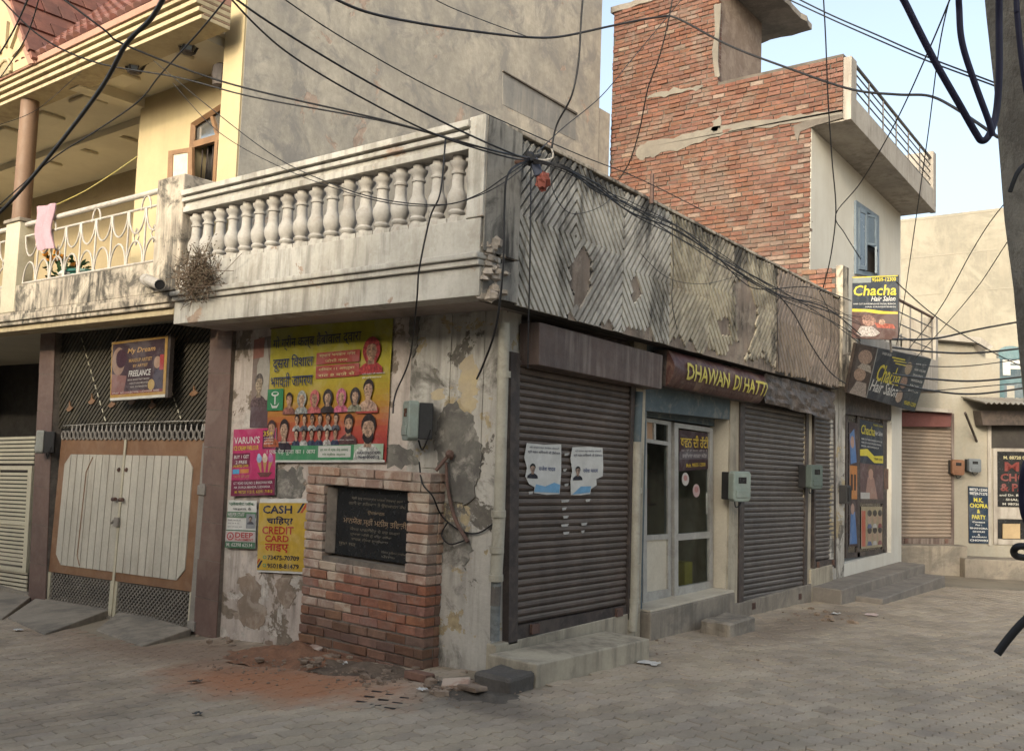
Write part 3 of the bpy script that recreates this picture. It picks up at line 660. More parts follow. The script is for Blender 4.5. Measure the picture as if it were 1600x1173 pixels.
def crumple(q, nx, ny, amp, seed):
    b = MB(); vs_ = []
    for j in range(ny+1):
        for i in range(nx+1):
            n = mnoise.fractal(Vector((i*0.35+seed, j*0.5, seed)), 1.0, 2.0, 4)
            vs_.append(q.at(i/nx, j/ny+(0.05*mnoise.noise(Vector((i*0.4, seed, 0))) if j == ny else 0), amp*n))
    fs = [[j*(nx+1)+i, j*(nx+1)+i+1, (j+1)*(nx+1)+i+1, (j+1)*(nx+1)+i] for j in range(ny) for i in range(nx)]
    b.add(vs_, fs); off = len(b.v); b.add([Vector(v)-q.n*0.004 for v in vs_], [f[::-1] for f in fs]); return b
crumple(pq(S3, [(1196, 583), (1302, 612), (1302, 656), (1194, 628)]), 24, 8, 0.045, 3.3).build('tin_hood', M_tin, shop)
part('shutter_hood', M_shframe, shop, lambda b: b.box((-0.25, 4.5, 2.22), (-0.06, 7.6, 2.72)))
# ------------------------------------------------------------------ shop front with the glass door (recessed)
D0 = Plane((-0.19, 0, 0), (1, 0, 0))
def bars(b, plane, rects, off, depth):
    for r in rects: b.prism(plane.Q(r, off), -plane.n*depth)
def rc(u0, v0, u1, v1, sl=0.0): return [(u0, v0), (u1, v0+sl*(u1-u0)), (u1, v1+sl*(u1-u0)), (u0, v1)]
front = part('shop_window', M_alu, shop, lambda b: bars(b, D0, [
    [(1005, 652), (1011, 653), (1011, 962), (1005, 963)], [(1044, 658), (1049, 659), (1049, 950), (1044, 951)],
    [(1011, 653), (1044, 658), (1044, 664), (1011, 659)], [(1011, 685), (1044, 690), (1044, 696), (1011, 691)],
    [(1011, 836), (1044, 834), (1044, 842), (1011, 844)], [(1011, 925), (1044, 920), (1044, 950), (1011, 958)],
    [(1022, 660), (1025, 660), (1025, 688), (1022, 688)]], 0, 0.05))
pane('pane', pq(D0, [(1011, 691), (1044, 696), (1044, 836), (1011, 838)], -0.02), 0.006, M_glass, front)
pane('pane', pq(D0, [(1025, 660), (1044, 662), (1044, 692), (1025, 689)], -0.02), 0.006, M_glass, front)
pane('transom_panel', pq(D0, [(1011, 658), (1022, 660), (1022, 689), (1011, 688)], -0.02), 0.006, surf('peach_panel', (0.42, 0.26, 0.16), bump=0.05), front)
pane('lower_panel', pq(D0, [(1011, 842), (1044, 840), (1044, 922), (1011, 927)], -0.02), 0.02, M_ivory, front)
door = part('glass_door', M_alu, shop, lambda b: bars(b, D0, [
    [(1054, 660), (1060, 661), (1060, 941), (1054, 942)], [(1109, 668), (1114, 669), (1114, 928), (1109, 929)],
    [(1060, 661), (1109, 668), (1109, 675), (1060, 668)], [(1060, 834), (1109, 830), (1109, 840), (1060, 844)],
    [(1060, 917), (1109, 908), (1109, 929), (1060, 941)]], 0.03, 0.05))
pane('pane', pq(D0, [(1060, 668), (1109, 675), (1109, 832), (1060, 836)], 0.0), 0.006, M_glass, door)
pane('pane', pq(D0, [(1060, 842), (1109, 838), (1109, 910), (1060, 919)], 0.0), 0.006, M_glass, door)
dq = pq(D0, [(1061, 671), (1108, 677), (1108, 732), (1061, 736)], 0.006)
film = blocks('window_film', dq, [(0, 0, 1, 1, (0.045, 0.018, 0.02)), (0.02, 0.52, 0.98, 0.72, (0.10, 0.08, 0.085))], door, 0.0)
lettering('door_lettering', dq, [(0.04, 0.10, 0.96, 0.42, 'ਧਵਨ ਦੀ ਹੱਟੀ', (0.62, 0.42, 0.04)), (0.06, 0.46, 0.92, 0.52, 'ਹਰ ਤਰਾਂ ਦਾ ਸਮਾਨ ਮਿਲਦਾ ਹੈ', (0.4, 0.35, 0.33)), (0.1, 0.56, 0.9, 0.68, 'ਕਰਿਆਨਾ ਜਨਰਲ ਸਟੋਰ', (0.45, 0.4, 0.38)), (0.22, 0.82, 0.86, 0.92, 'Mob. 98555 12300', (0.62, 0.42, 0.04))], film, 0.004)
for (u, v, c) in ((1071, 748, (0.5, 0.45, 0.40)), (1088, 766, (0.5, 0.36, 0.33))):
    sq = pq(D0, [(u-6, v-11), (u+6, v-10), (u+6, v+11), (u-6, v+11)], 0.01)
    blocks('sticker', sq, [(ell(0.5, 0.5, 0.46, 0.48), c), (ell(0.5, 0.42, 0.25, 0.22), (0.42, 0.2, 0.18))], door, 0.0)
part('handle', M_alu, door, lambda b: b.tube(spline([D0.P(1104, 772, 0.04), D0.P(1104, 772, 0.08), D0.P(1104, 800, 0.08), D0.P(1104, 800, 0.04)], 3), 0.008, 6))
# inside of the recess
ysd0, ysd1 = yB(1006), yB(1140)
boxp('reveal', M_ivory, shop, (-0.25, ysd1-0.018, 0.216), (-0.02, ysd1-0.002, 2.149))
boxp('reveal', M_teal, shop, (-0.25, ysd0+0.002, 0.216), (-0.02, ysd0+0.06, 2.149))
part('transom', M_teal, shop, lambda b: b.prism(D0.Q([(1004, 615), (1118, 640), (1118, 666), (1004, 650)], 0.0), (-0.06, 0, 0)))
boxp('side_panel', M_ivory, shop, (-0.25, D0.P(1116, 800).y, 0.2), (-0.20, D0.P(1116, 800).y+0.9, 2.2))
boxp('shop_floor', M_cement, shop, (-2.4, ysd0, 0.0), (-0.4, ysd1+0.7, 0.1)); boxp('shop_back', M_ivory, shop, (-2.5, ysd0-.3, 0.0), (-2.4, ysd1+1.7, 2.7))
goods = [(0.35, 0.12, 0.08), (0.08, 0.16, 0.34), (0.4, 0.34, 0.08), (0.30, 0.30, 0.28), (0.08, 0.25, 0.12), (0.36, 0.08, 0.2)]
sh = thing('display_shelf', (-1.2, 3.6, 0.1), 'dim shelf rack seen through the glass shop door', 'shelf')
for k in range(5): boxp('shelf_board', M_rust, sh, (-1.35, ysd0+0.15, 0.3+k*0.4), (-0.95, ysd1+0.7, 0.325+k*0.4))
for yy in (ysd0+0.15, ysd1+0.7): boxp('upright', M_rust, sh, (-1.36, yy-0.02, 0.1), (-1.32, yy+0.02, 2.2))
cname = ['brown', 'blue', 'yellow', 'grey', 'green', 'pink']; sname = ['lowest', 'second', 'third', 'top']
for k in range(4):
    for j in range(3):
        ci = (k*2+j) % 6; y = ysd0+0.25+j*0.62+rnd.random()*0.12; w = 0.22+rnd.random()*0.16; hh = 0.14+rnd.random()*0.17
        b = MB(); b.box((-1.3, y, 0.326+k*0.4), (-1.02, y+w, 0.326+k*0.4+hh)); o = b.build('goods_packet', ink(goods[ci]), None, False, 0.01)
        tag(o, '%s packet on the %s shelf behind the glass shop door' % (cname[ci], sname[k]), 'packet', 'packets on the shop shelf')
boxes = pq(D0, [(1070, 878), (1082, 877), (1082, 914), (1070, 916)], -0.1)
b = MB(); b.prism(boxes.rect(0, 0, 1, 1), -boxes.n*0.3); tag(b.build('yellow_carton', ink((0.45, 0.36, 0.06)), None, False, 0.01), 'small yellow carton standing behind the lower glass of the shop door', 'carton')

# curved sign over the door
def curved_sign():
    t = thing('shop_sign', (0.1, 3.3, 2.4), 'curved maroon shop sign board with yellow lettering over the glass door', 'sign')
    q = pq(S3, [(1045, 546), (1194, 586), (1187, 630), (1043, 603)])
    maroon = surf('faded_maroon_vinyl', (0.085, 0.035, 0.03), (0.06, 0.026, 0.024), scale=4, rough=0.5, fine=14, bump=0.35, bdist=0.012, stain=0.5, stain_col=(0.24, 0.16, 0.11), stain_scale=3.2, stain_at=0.55)
    def wob(s_, t_): return 0.018*mnoise.noise(Vector((s_*7, t_*3, 2.0)))*(1 if t_ < 0.5 else 0.4)
    def dep(tt): return 0.085*math.sin(math.pi*min(max(tt, 0), 1))**0.7-0.02
    n, m = 60, 28; b = MB(); vs_ = []
    for j in range(m+1):
        for i in range(n+1):
            s_, t_ = i/n, j/m
            vs_.append(q.at(s_, t_, dep(t_)+wob(s_, t_)))
    b.add(vs_, [[j*(n+1)+i, j*(n+1)+i+1, (j+1)*(n+1)+i+1, (j+1)*(n+1)+i] for j in range(m) for i in range(n)])
    for s_ in (0, n):
        b.add([vs_[j*(n+1)+s_] for j in range(m+1)], [list(range(m+1))])
    auto_smooth(b.build('sign_face', maroon, t), 50)
    part('sign_back', M_shframe, t, lambda b: b.prism(q.rect(0.0, 0.0, 1, 1, -0.022), -q.n*0.14))
    def curl(mb, a0, b0, a1, b1, body, mi, bold, slope=0.0):
        vv, ff = text_geo(body, bold, 0.0)
        bm = bmesh.new(); bv = [bm.verts.new((x, y, 0)) for x, y in vv]
        for f in ff:
            try: bm.faces.new([bv[i] for i in f])
            except ValueError: pass
        for axis in (0, 1):                                          # slice the letters so that they follow the bulge
            for k in range(1, 12): bmesh.ops.bisect_plane(bm, geom=bm.verts[:]+bm.edges[:]+bm.faces[:], plane_co=((k/12, 0, 0), (0, k/12, 0))[axis], plane_no=((1, 0, 0), (0, 1, 0))[axis])
        bm.verts.index_update(); vv = [(v.co.x, v.co.y) for v in bm.verts]; ff = [[v.index for v in f.verts] for f in bm.faces]; bm.free()
        mb.add([q.at(a0+(a1-a0)*x, b0+(b1-b0)*y, dep(b0+(b1-b0)*y)+wob(a0+(a1-a0)*x, b0+(b1-b0)*y)+0.012) for x, y in vv], ff, mi)
    mb = MB(); curl(mb, 0.12, 0.27, 0.55, 0.75, 'DHAWAN', 0, 0.02); curl(mb, 0.60, 0.29, 0.675, 0.76, 'DI', 0, 0.02); curl(mb, 0.715, 0.29, 0.985, 0.76, 'HATTI', 0, 0.02)
    curl(mb, 0.08, 0.80, 0.93, 0.87, 'ALL KINDS OF GENERAL GOODS AND CONFECTIONERY', 1, 0.0)
    mb.build('lettering', [ink((0.52, 0.44, 0.09)), ink((0.16, 0.11, 0.09))], t)
curved_sign()

# ------------------------------------------------------------------ bricks
def brick_mesh(l, w, h, mat, seed=0, ch=0.006):
    rr = random.Random(seed); b = MB(); v = []
    for sz in (-1, 1):
        for (ix_, iy_) in ((-1, -1), (1, -1), (1, 1), (-1, 1)):
            for k in range(1):
                v.append((ix_*(l/2-ch)+rr.gauss(0, 0.0015), iy_*(w/2-ch)+rr.gauss(0, 0.0015), sz*h/2+rr.gauss(0, 0.0012)))
    for sz in (-1, 1):
        for (ix_, iy_) in ((-1, -1), (1, -1), (1, 1), (-1, 1)):
            v.append((ix_*l/2+rr.gauss(0, 0.002), iy_*w/2+rr.gauss(0, 0.002), sz*(h/2-ch)+rr.gauss(0, 0.0015)))
    f = [[3, 2, 1, 0], [4, 5, 6, 7]]
    for k in range(4):
        n = (k+1) % 4
        f += [[k, n, 8+n, 8+k], [8+k, 8+n, 12+n, 12+k], [12+k, 12+n, 4+n, 4+k]]
    b.add(v, f); return b
# small brick pier holding the plaque
PY = -0.19; PF = Plane((0, PY, 0), (0, -1, 0))
px0 = PF.P(472, 900).x; px1 = PF.P(666, 900).x; pzt = PF.P(668, 738).z
pier = thing('brick_pier', ((px0+px1)/2, PY, -0.05), 'red brick pier with a framed recess standing against the peeling wall', 'brick pier')
pq_open = [PF.P(508, 760), PF.P(637, 768), PF.P(634, 880), PF.P(505, 872)]
ox0, ox1 = pq_open[0].x, pq_open[1].x; oz1 = (pq_open[0].z+pq_open[1].z)/2; oz0 = (pq_open[2].z+pq_open[3].z)/2
CH = 0.0815; zb0 = -0.22; ncourse = int(round((pzt-zb0)/CH)); CH = (pzt-zb0)/ncourse
part('mortar_core', M_mortar, pier, lambda b: (b.box((px0+0.012, PY+0.012, zb0), (px1-0.012, -0.002, oz0-0.01)), b.box((px0+0.012, PY+0.012, oz1+0.01), (px1-0.012, -0.002, pzt-0.012)),
     b.box((px0+0.012, PY+0.012, oz0-0.01), (ox0-0.012, -0.002, oz1+0.01)), b.box((ox1+0.012, PY+0.012, oz0-0.01), (px1-0.012, -0.002, oz1+0.01)), b.box((ox0-0.02, PY+0.125, oz0-0.02), (ox1+0.02, -0.002, oz1+0.02))))
bc = {}
def brick_at(parent, c, l, w, h, mats, rz=0.0, jitter=1.0, nm='brick'):
    """a brick as its own object; alike bricks share a mesh"""
    k = (round(l, 2), round(w, 2), round(h, 3), mats.name, rnd.randrange(4))
    if k not in bc: bc[k] = brick_mesh(k[0], k[1], k[2], mats, hash(k[:3]) % 1000+k[4]*17).mesh('brick', mats)
    o = link(nm, bc[k], parent, Vector(c)+Vector((rnd.gauss(0, 0.0015), rnd.gauss(0, 0.004)*jitter, rnd.gauss(0, 0.0015))), (rnd.gauss(0, 0.01)*jitter, rnd.gauss(0, 0.008)*jitter, rz+rnd.gauss(0, 0.012)*jitter))
    return o
def pier_mat(z, x):
    if z > oz0-0.09: return M_brickpale
    if x < px0+0.45 and z > 0.25: return M_brickpale if rnd.random() < 0.6 else M_brick
    if z < 0.22 or (z < 0.4 and x < px0+0.5): return M_brickdark
    return M_brick
for r in range(ncourse):
    z = zb0+(r+0.5)*CH; segs = []
    inop = oz0-0.02 < z < oz1+0.02
    if inop:
        segs = [(px0, ox0-0.005), (ox1+0.005, px1)]
        for a, b_ in segs: brick_at(pier, ((a+b_)/2, PY+0.06, z), round(b_-a-0.008, 2), 0.12, CH-0.012, pier_mat(z, a))
    else:
        x = px0; first = True; Lb = 0.218
        while x < px1-0.03:
            l = Lb if not (first and r % 2) else Lb*0.5; first = False; l = min(l, px1-x)
            if px1-(x+l) < 0.05: l = px1-x
            brick_at(pier, (x+l/2, PY+0.06, z), round(l-0.01, 2), 0.12, CH-0.012, pier_mat(z, x)); x += l
    # the flank towards the corner
    a, b_ = PY+0.125, -0.004
    brick_at(pier, (px1-0.055, (a+b_)/2, z), round(b_-a, 2), 0.11, CH-0.012, M_brickdark if z < 0.4 else pier_mat(z, px1), math.pi/2)
# plaque
plq = thing('stone_plaque', ((ox0+ox1)/2, PY+0.15, oz0), 'black granite plaque with faint engraved lettering set in the brick pier', 'plaque')
Qp = Quad((ox0+0.075, PY+0.085, oz1-0.006), (ox1-0.002, PY+0.085, oz1-0.006), (ox1-0.002, PY+0.085, oz0+0.012), (ox0+0.075, PY+0.085, oz0+0.012))
part('slab', M_granite, plq, lambda b: b.prism(Qp.rect(0, 0, 1, 1), (0, 0.025, 0)))
part('mortar_edge', M_mortar, plq, lambda b: b.prism([(ox0-0.004, PY+0.03, oz0+0.012), (ox0+0.07, PY+0.086, oz0+0.012), (ox0+0.07, PY+0.086, oz1-0.006), (ox0-0.004, PY+0.03, oz1-0.006)], (0, 0.06, 0)), bevel=0.01)
eng = (0.17, 0.14, 0.10)
lettering('engraving', Qp, [(0.2, 0.12, 0.86, 0.17, 'ਸ੍ਰੀ ਗੁਰੂ ਨਾਨਕ ਦੇਵ ਮਾਰਗ ਹੈਬੋਵਾਲ ਕਲਾਂ', eng), (0.16, 0.19, 0.9, 0.25, 'ਗਲੀ ਦਾ ਨਿਰਮਾਣ ਤੇ ਉਦਘਾਟਨ ਕੰਮ', eng), (0.42, 0.31, 0.64, 0.37, 'ਉਦਘਾਟਨ', (0.28, 0.2, 0.12)), (0.1, 0.42, 0.92, 0.55, 'ਮਾਨਯੋਗ ਸ੍ਰੀ ਮਨੀਸ਼ ਤਿਵਾੜੀ', (0.30, 0.20, 0.12)),
    (0.2, 0.57, 0.84, 0.62, 'ਮੈਂਬਰ ਪਾਰਲੀਮੈਂਟ ਦੇ ਕਰ ਕਮਲਾਂ', eng), (0.2, 0.65, 0.74, 0.70, 'ਦੁਆਰਾ ਮਿਤੀ ਨੂੰ ਕੀਤਾ ਗਿਆ', eng), (0.22, 0.72, 0.7, 0.77, 'ਵਾਰਡ ਨੰਬਰ ਲੁਧਿਆਣਾ', eng), (0.05, 0.81, 0.28, 0.87, 'ਸੂਬਾ ਸਰ', eng), (0.62, 0.86, 0.97, 0.90, 'ਨਗਰ ਨਿਗਮ ਲੁਧਿਆਣਾ', eng), (0.62, 0.92, 0.8, 0.96, 'ਪੰਜਾਬ', eng)], plq, 0.0015, 0.0)

# ------------------------------------------------------------------ posters on the peeling wall
def grad(cs, t):
    t = t*(len(cs)-1); i = min(int(t), len(cs)-2); f = t-i
    return tuple(a+(b_-a)*f for a, b_ in zip(cs[i], cs[i+1]))
def banner():
    q = pq(A0, [(424, 513), (615, 491), (603, 722), (416, 722)], 0.02)
    t = thing('jagran_banner', q.at(0.5, 1), 'large yellow and red festival banner with rows of portraits on the wall', 'banner')
    # cloth with soft sag
    n, m = 20, 24; b = MB(); mats = []; 
    def off(s_, t_): return 0.012*mnoise.noise(Vector((s_*3, t_*4, 1)))
    vs_ = [q.at(i/n, j/m, off(i/n, j/m)) for j in range(m+1) for i in range(n+1)]
    ramp = [(0.30, 0.28, 0.03), (0.32, 0.285, 0.03), (0.33, 0.285, 0.03), (0.34, 0.28, 0.03), (0.35, 0.265, 0.03), (0.36, 0.22, 0.03), (0.36, 0.14, 0.035), (0.34, 0.065, 0.04), (0.33, 0.045, 0.04), (0.33, 0.045, 0.04)]
    for j in range(m): mats.append(ink(grad(ramp, j/(m-1))))
    b.v = [tuple(v) for v in vs_]
    for j in range(m):
        for i in range(n): b.f.append([j*(n+1)+i, j*(n+1)+i+1, (j+1)*(n+1)+i+1, (j+1)*(n+1)+i]); b.mi.append(j)
    b.build('cloth', mats, t, True)
    O = 0.015
    blocks('printed_panel', q, [(0.42, 0.22, 0.77, 0.305, (0.30, 0.05, 0.04)), (0.42, 0.315, 0.77, 0.405, (0.30, 0.05, 0.04)), (0.0, 0.46, 0.145, 0.62, (0.03, 0.17, 0.07)), (-0.0, 0.875, 0.76, 0.985, (0.05, 0.20, 0.09)), (0.47, 0.885, 0.735, 0.965, (0.5, 0.49, 0.45)), (0.76, 0.875, 0.985, 0.985, (0.30, 0.38, 0.28)), (0.0, 0.985, 1.0, 1.0, (0.5, 0.48, 0.44)), (0.76, 0.63, 0.93, 0.665, (0.35, 0.06, 0.05))], t, O)
    blk = (0.03, 0.03, 0.05); navy = (0.02, 0.03, 0.08)
    lettering('headline', q, [(0.04, 0.07, 0.78, 0.185, 'गो ग्रीन कल्ब हैबोवाल द्वारा', blk), (0.045, 0.215, 0.40, 0.335, 'दूसरा िवशाल', navy), (0.03, 0.345, 0.40, 0.45, 'भगवती जागरण', navy),
        (0.45, 0.235, 0.74, 0.26, 'स्थान भगवान नगर', (0.5, 0.42, 0.2)), (0.5, 0.27, 0.68, 0.295, 'जोशी नगर', (0.5, 0.42, 0.2)), (0.45, 0.33, 0.74, 0.358, 'शिनवार 11 अक्तूबर', (0.5, 0.42, 0.2)), (0.45, 0.37, 0.74, 0.395, 'रात 8 बजे से', (0.5, 0.42, 0.2)),
        (0.02, 0.90, 0.45, 0.95, '। एक पेड़ पूजा का । आप', (0.55, 0.55, 0.5)), (0.49, 0.90, 0.72, 0.925, 'हर घर में एक पेड़ लगाएं', (0.05, 0.15, 0.06)), (0.51, 0.935, 0.70, 0.958, 'गो ग्रीन क्लब', (0.05, 0.15, 0.06)), (0.79, 0.925, 0.97, 0.945, 'VARUN SOOD', blk), (0.8, 0.955, 0.96, 0.975, '9646000213', blk),
        (0.80, 0.39, 0.97, 0.405, 'श्री महंत जी महाराज', (0.5, 0.48, 0.45)), (0.80, 0.415, 0.95, 0.43, 'हैबोवाल', (0.5, 0.48, 0.45)), (0.62, 0.84, 0.76, 0.852, 'राजेश कुमार', (0.5, 0.48, 0.45)), (0.12, 0.85, 0.26, 0.862, 'संजय शर्मा', (0.5, 0.48, 0.45))], t, O+0.008, 0.008)
    # the tree emblem
    w_ = (0.5, 0.5, 0.46)
    blocks('emblem', q, [(0.067, 0.50, 0.078, 0.575, w_), (ell(0.072, 0.497, 0.034, 0.018), w_), (ell(0.072, 0.494, 0.024, 0.010), (0.03, 0.17, 0.07)), ([(0.03, 0.56), (0.055, 0.585), (0.09, 0.585), (0.115, 0.56), (0.092, 0.602), (0.05, 0.602)], w_)], t, O+0.003)
    sk = [(0.40, 0.24, 0.16), (0.44, 0.29, 0.2), (0.34, 0.2, 0.13), (0.42, 0.27, 0.19)]; hb = (0.025, 0.02, 0.02)
    def po(a, b_, w, h, k, cloth, hair=hb, **kw): portrait(q, a, b_, w, h, sk[k % 4], hair, cloth, t, off=O+0.002, **kw)
    for i, (cl, ve) in enumerate((((0.25, 0.1, 0.08), None), ((0.3, 0.3, 0.28), (0.30, 0.3, 0.28)), ((0.45, 0.12, 0.12), (0.45, 0.12, 0.12)), ((0.04, 0.03, 0.03), (0.04, 0.03, 0.03)), ((0.5, 0.13, 0.2), (0.45, 0.13, 0.2)), ((0.3, 0.28, 0.2), (0.05, 0.04, 0.04)))):
        po(0.20+i*0.110, 0.545, 0.078, 0.112, i, cl, ve or hb, veil=bool(ve))
    po(0.86, 0.235, 0.13, 0.17, 2, (0.38, 0.05, 0.05), (0.3, 0.04, 0.04), veil=True, beard=False)
    po(0.85, 0.505, 0.105, 0.155, 1, (0.45, 0.3, 0.22))
    po(0.05, 0.755, 0.10, 0.14, 0, (0.42, 0.12, 0.06), (0.06, 0.03, 0.03)); po(0.165, 0.765, 0.105, 0.17, 1, (0.04, 0.03, 0.04))
    for i in range(6):
        po(0.275+i*0.066, 0.695, 0.05, 0.085, i, ((0.1, 0.1, 0.12) if i % 2 else (0.4, 0.4, 0.38)))
        po(0.275+i*0.066, 0.80, 0.05, 0.085, i+1, ((0.42, 0.4, 0.38) if i % 3 == 1 else (0.05, 0.06, 0.1)))
    po(0.71, 0.735, 0.10, 0.15, 0, (0.1, 0.05, 0.05), beard=True); po(0.865, 0.775, 0.15, 0.22, 3, (0.5, 0.49, 0.45), beard=True)
    part('top_hem', M_rust, t, lambda b: b.tube([q.at(0, 0.004, 0.01), q.at(1, 0.004, 0.01)], 0.006, 6))
banner()
# torn older banner showing at its left
q = pq(A0, [(397, 531), (425, 524), (418, 668), (390, 668)], 0.008)
t = thing('torn_banner', q.at(0.5, 1), 'torn faded strip of an older banner beside the yellow one', 'banner')
blocks('cloth', q, [(0, 0, 1, 1, (0.20, 0.15, 0.13)), ([(0.25, 0.3), (0.7, 0.02), (0.98, 0.35), (0.9, 0.7), (0.3, 0.7)], (0.34, 0.31, 0.27)), (0, 0.0, 0.6, 0.22, (0.27, 0.12, 0.09)), (0, 0.7, 1, 1, (0.09, 0.055, 0.06))], t, 0.0)
portrait(q, 0.42, 0.52, 0.62, 0.26, (0.36, 0.28, 0.2), (0.12, 0.1, 0.09), (0.12, 0.08, 0.08), t, off=0.003)
def poster(name, pts, label, off, ground_rows, text_rows, cat='poster', plane=A0, bold=0.014):
    q = pq(plane, pts, off); t = thing(name, q.at(0.5, 1), label, cat)
    b = MB(); n, m = 6, 8
    vs_ = [q.at(i/n, j/m, 0.004*mnoise.noise(Vector((i*0.8+off*90, j*0.7, off*50)))) for j in range(m+1) for i in range(n+1)]
    fs = [[j*(n+1)+i, j*(n+1)+i+1, (j+1)*(n+1)+i+1, (j+1)*(n+1)+i] for j in range(m) for i in range(n)]
    b.add(vs_, fs); b.add([v-q.n*0.003 for v in vs_], [f[::-1] for f in fs]); b.build('sheet', M_paper, t)
    if ground_rows: blocks('printed_panel', q, ground_rows, t, 0.0055)
    if text_rows: lettering('lettering', q, text_rows, t, 0.009, bold)
    return q, t
W = (0.56, 0.53, 0.5); Yl = (0.55, 0.40, 0.04); pink = (0.42, 0.035, 0.12); mar = (0.17, 0.02, 0.055)
q, t = poster('parlour_poster', [(366, 671), (432, 668), (430, 773), (361, 775)], 'pink ice cream parlour poster above the small white handbill', 0.03,
    [(0, 0, 1, 1, pink), (0.0, 0.76, 1, 1, mar), (0.70, 0.03, 0.98, 0.31, (0.1, 0.02, 0.06)), (0.0, 0.36, 0.42, 0.56, mar), (0.02, 0.60, 0.18, 0.67, (0.08, 0.3, 0.5)), (0.2, 0.60, 0.40, 0.66, (0.5, 0.2, 0.06))],
    [(0.03, 0.115, 0.64, 0.22, "VARUN'S", W), (0.03, 0.25, 0.62, 0.32, 'ICE CREAM PARLOUR', Yl), (0.72, 0.045, 0.94, 0.12, '35+', Yl), (0.74, 0.14, 0.95, 0.16, 'FLAVOURS', W), (0.74, 0.18, 0.95, 0.20, 'SOFTY SHAKES', W), (0.74, 0.22, 0.95, 0.24, 'SUNDAE', W), (0.05, 0.39, 0.40, 0.44, 'BUY 1 GET', W), (0.09, 0.47, 0.36, 0.52, '2 FREE', W), (0.03, 0.535, 0.40, 0.575, 'UNLIMITED OFFER', Yl), (0.05, 0.69, 0.42, 0.73, 'TASTE OF LIFE', (0.45, 0.2, 0.1)),
     (0.06, 0.79, 0.95, 0.835, 'G.T. ROAD GALI NO. 2, BHAGWAN NGR', W), (0.08, 0.855, 0.9, 0.895, 'NR. DURGA MANDIR, LUDHIANA', W), (0.1, 0.92, 0.95, 0.97, 'M. 98720 11213, 62391 71813', Yl)])
for k, (a, c) in enumerate(((0.64, (0.25, 0.35, 0.5)), (0.77, (0.5, 0.4, 0.3)), (0.90, (0.4, 0.12, 0.3)))):
    blocks('ice_cream_picture', q, [([(a-0.045, 0.5), (a+0.045, 0.5), (a+0.0*(k-1)+(-0.06)*(k-1), 0.70)], (0.42, 0.24, 0.1)), (ell(a, 0.455, 0.06, 0.06, 14), c), (ell(a-0.01, 0.41, 0.035, 0.035, 12), tuple(min(x*1.3, 0.6) for x in c))], t, 0.008)
blocks('ice_cream_bowl', q, [([(0.60, 0.66), (0.94, 0.66), (0.86, 0.73), (0.68, 0.73)], (0.15, 0.05, 0.05))], t, 0.0085)
gr = (0.05, 0.14, 0.07)
q, t = poster('handbill', [(357, 781), (401, 782), (399, 857), (352, 855)], 'small white handbill with a red band left of the yellow credit card notice', 0.03,
    [(0, 0.24, 1, 0.36, (0.10, 0.20, 0.11)), (0, 0.62, 1, 0.64, gr), (0, 0.87, 1, 1, gr), (0.68, 0.28, 0.98, 0.58, (0.25, 0.25, 0.26)), (0, 0.66, 1, 0.86, (0.5, 0.42, 0.40))],
    [(0.05, 0.03, 0.92, 0.12, 'प्लेसमेंट जॉब', gr), (0.2, 0.15, 0.85, 0.21, 'जरूरत है', (0.05, 0.05, 0.05)), (0.05, 0.26, 0.62, 0.34, 'HELPER STAFF', W), (0.05, 0.40, 0.5, 0.43, 'सैलरी 15000 से', (0.1, 0.1, 0.1)), (0.05, 0.47, 0.45, 0.5, 'उम्र 18 से 35', (0.1, 0.1, 0.1)), (0.05, 0.54, 0.55, 0.57, 'तुरंत संपर्क करें', (0.1, 0.1, 0.1)), (0.34, 0.67, 0.93, 0.78, 'DEEP', (0.42, 0.05, 0.05)), (0.34, 0.795, 0.95, 0.845, 'PLACEMENT', (0.42, 0.05, 0.05)), (0.06, 0.89, 0.92, 0.97, 'M. 62398 62534', W)])
blocks('emblem', q, [(ell(0.17, 0.755, 0.12, 0.085), (0.42, 0.05, 0.05)), (ell(0.17, 0.755, 0.085, 0.06), (0.5, 0.42, 0.4)), ([(0.12, 0.79), (0.17, 0.71), (0.22, 0.79)], (0.3, 0.1, 0.1))], t, 0.008)
portrait(q, 0.83, 0.38, 0.16, 0.12, (0.3, 0.22, 0.18), (0.03, 0.03, 0.03), (0.12, 0.12, 0.14), t, off=0.008)
# the notice sits on the wall beside the pier; its right edge runs into the pier's flank
gold = (0.48, 0.315, 0.045); nv = (0.02, 0.025, 0.06); rd = (0.42, 0.045, 0.03)
q, t = poster('credit_card_notice', [(406, 779), (492, 779), (487, 897), (402, 893)], 'mustard yellow cash and credit card notice tucked beside the brick pier', 0.026,
    [(0, 0.055, 1, 0.97, gold), ([(0.70, 0.19), (0.80, 0.06), (0.84, 0.06), (0.74, 0.19)], nv), ([(0.76, 0.19), (0.86, 0.06), (0.90, 0.06), (0.80, 0.19)], rd), ([(0.0, 0.93), (0.07, 0.84), (0.11, 0.84), (0.03, 0.95)], nv), ([(0.0, 0.86), (0.03, 0.82), (0.065, 0.82), (0.0, 0.9)], rd)],
    [(0.08, 0.09, 0.62, 0.20, 'CASH', nv), (0.16, 0.235, 0.64, 0.36, 'चािहए?', nv), (0.08, 0.375, 0.66, 0.48, 'CREDIT', rd), (0.14, 0.495, 0.58, 0.585, 'CARD', rd), (0.14, 0.61, 0.58, 0.73, 'लाइए', rd), (0.20, 0.765, 0.78, 0.83, '73475-70709', (0.03, 0.03, 0.04)), (0.20, 0.875, 0.78, 0.94, '95018-81479', (0.03, 0.03, 0.04))], bold=0.022)
for b_ in (0.785, 0.895): blocks('phone_mark', q, [(ell(0.145, b_+0.01, 0.035, 0.025), (0.05, 0.22, 0.14)), (ell(0.145, b_+0.01, 0.02, 0.014), gold)], t, 0.008)
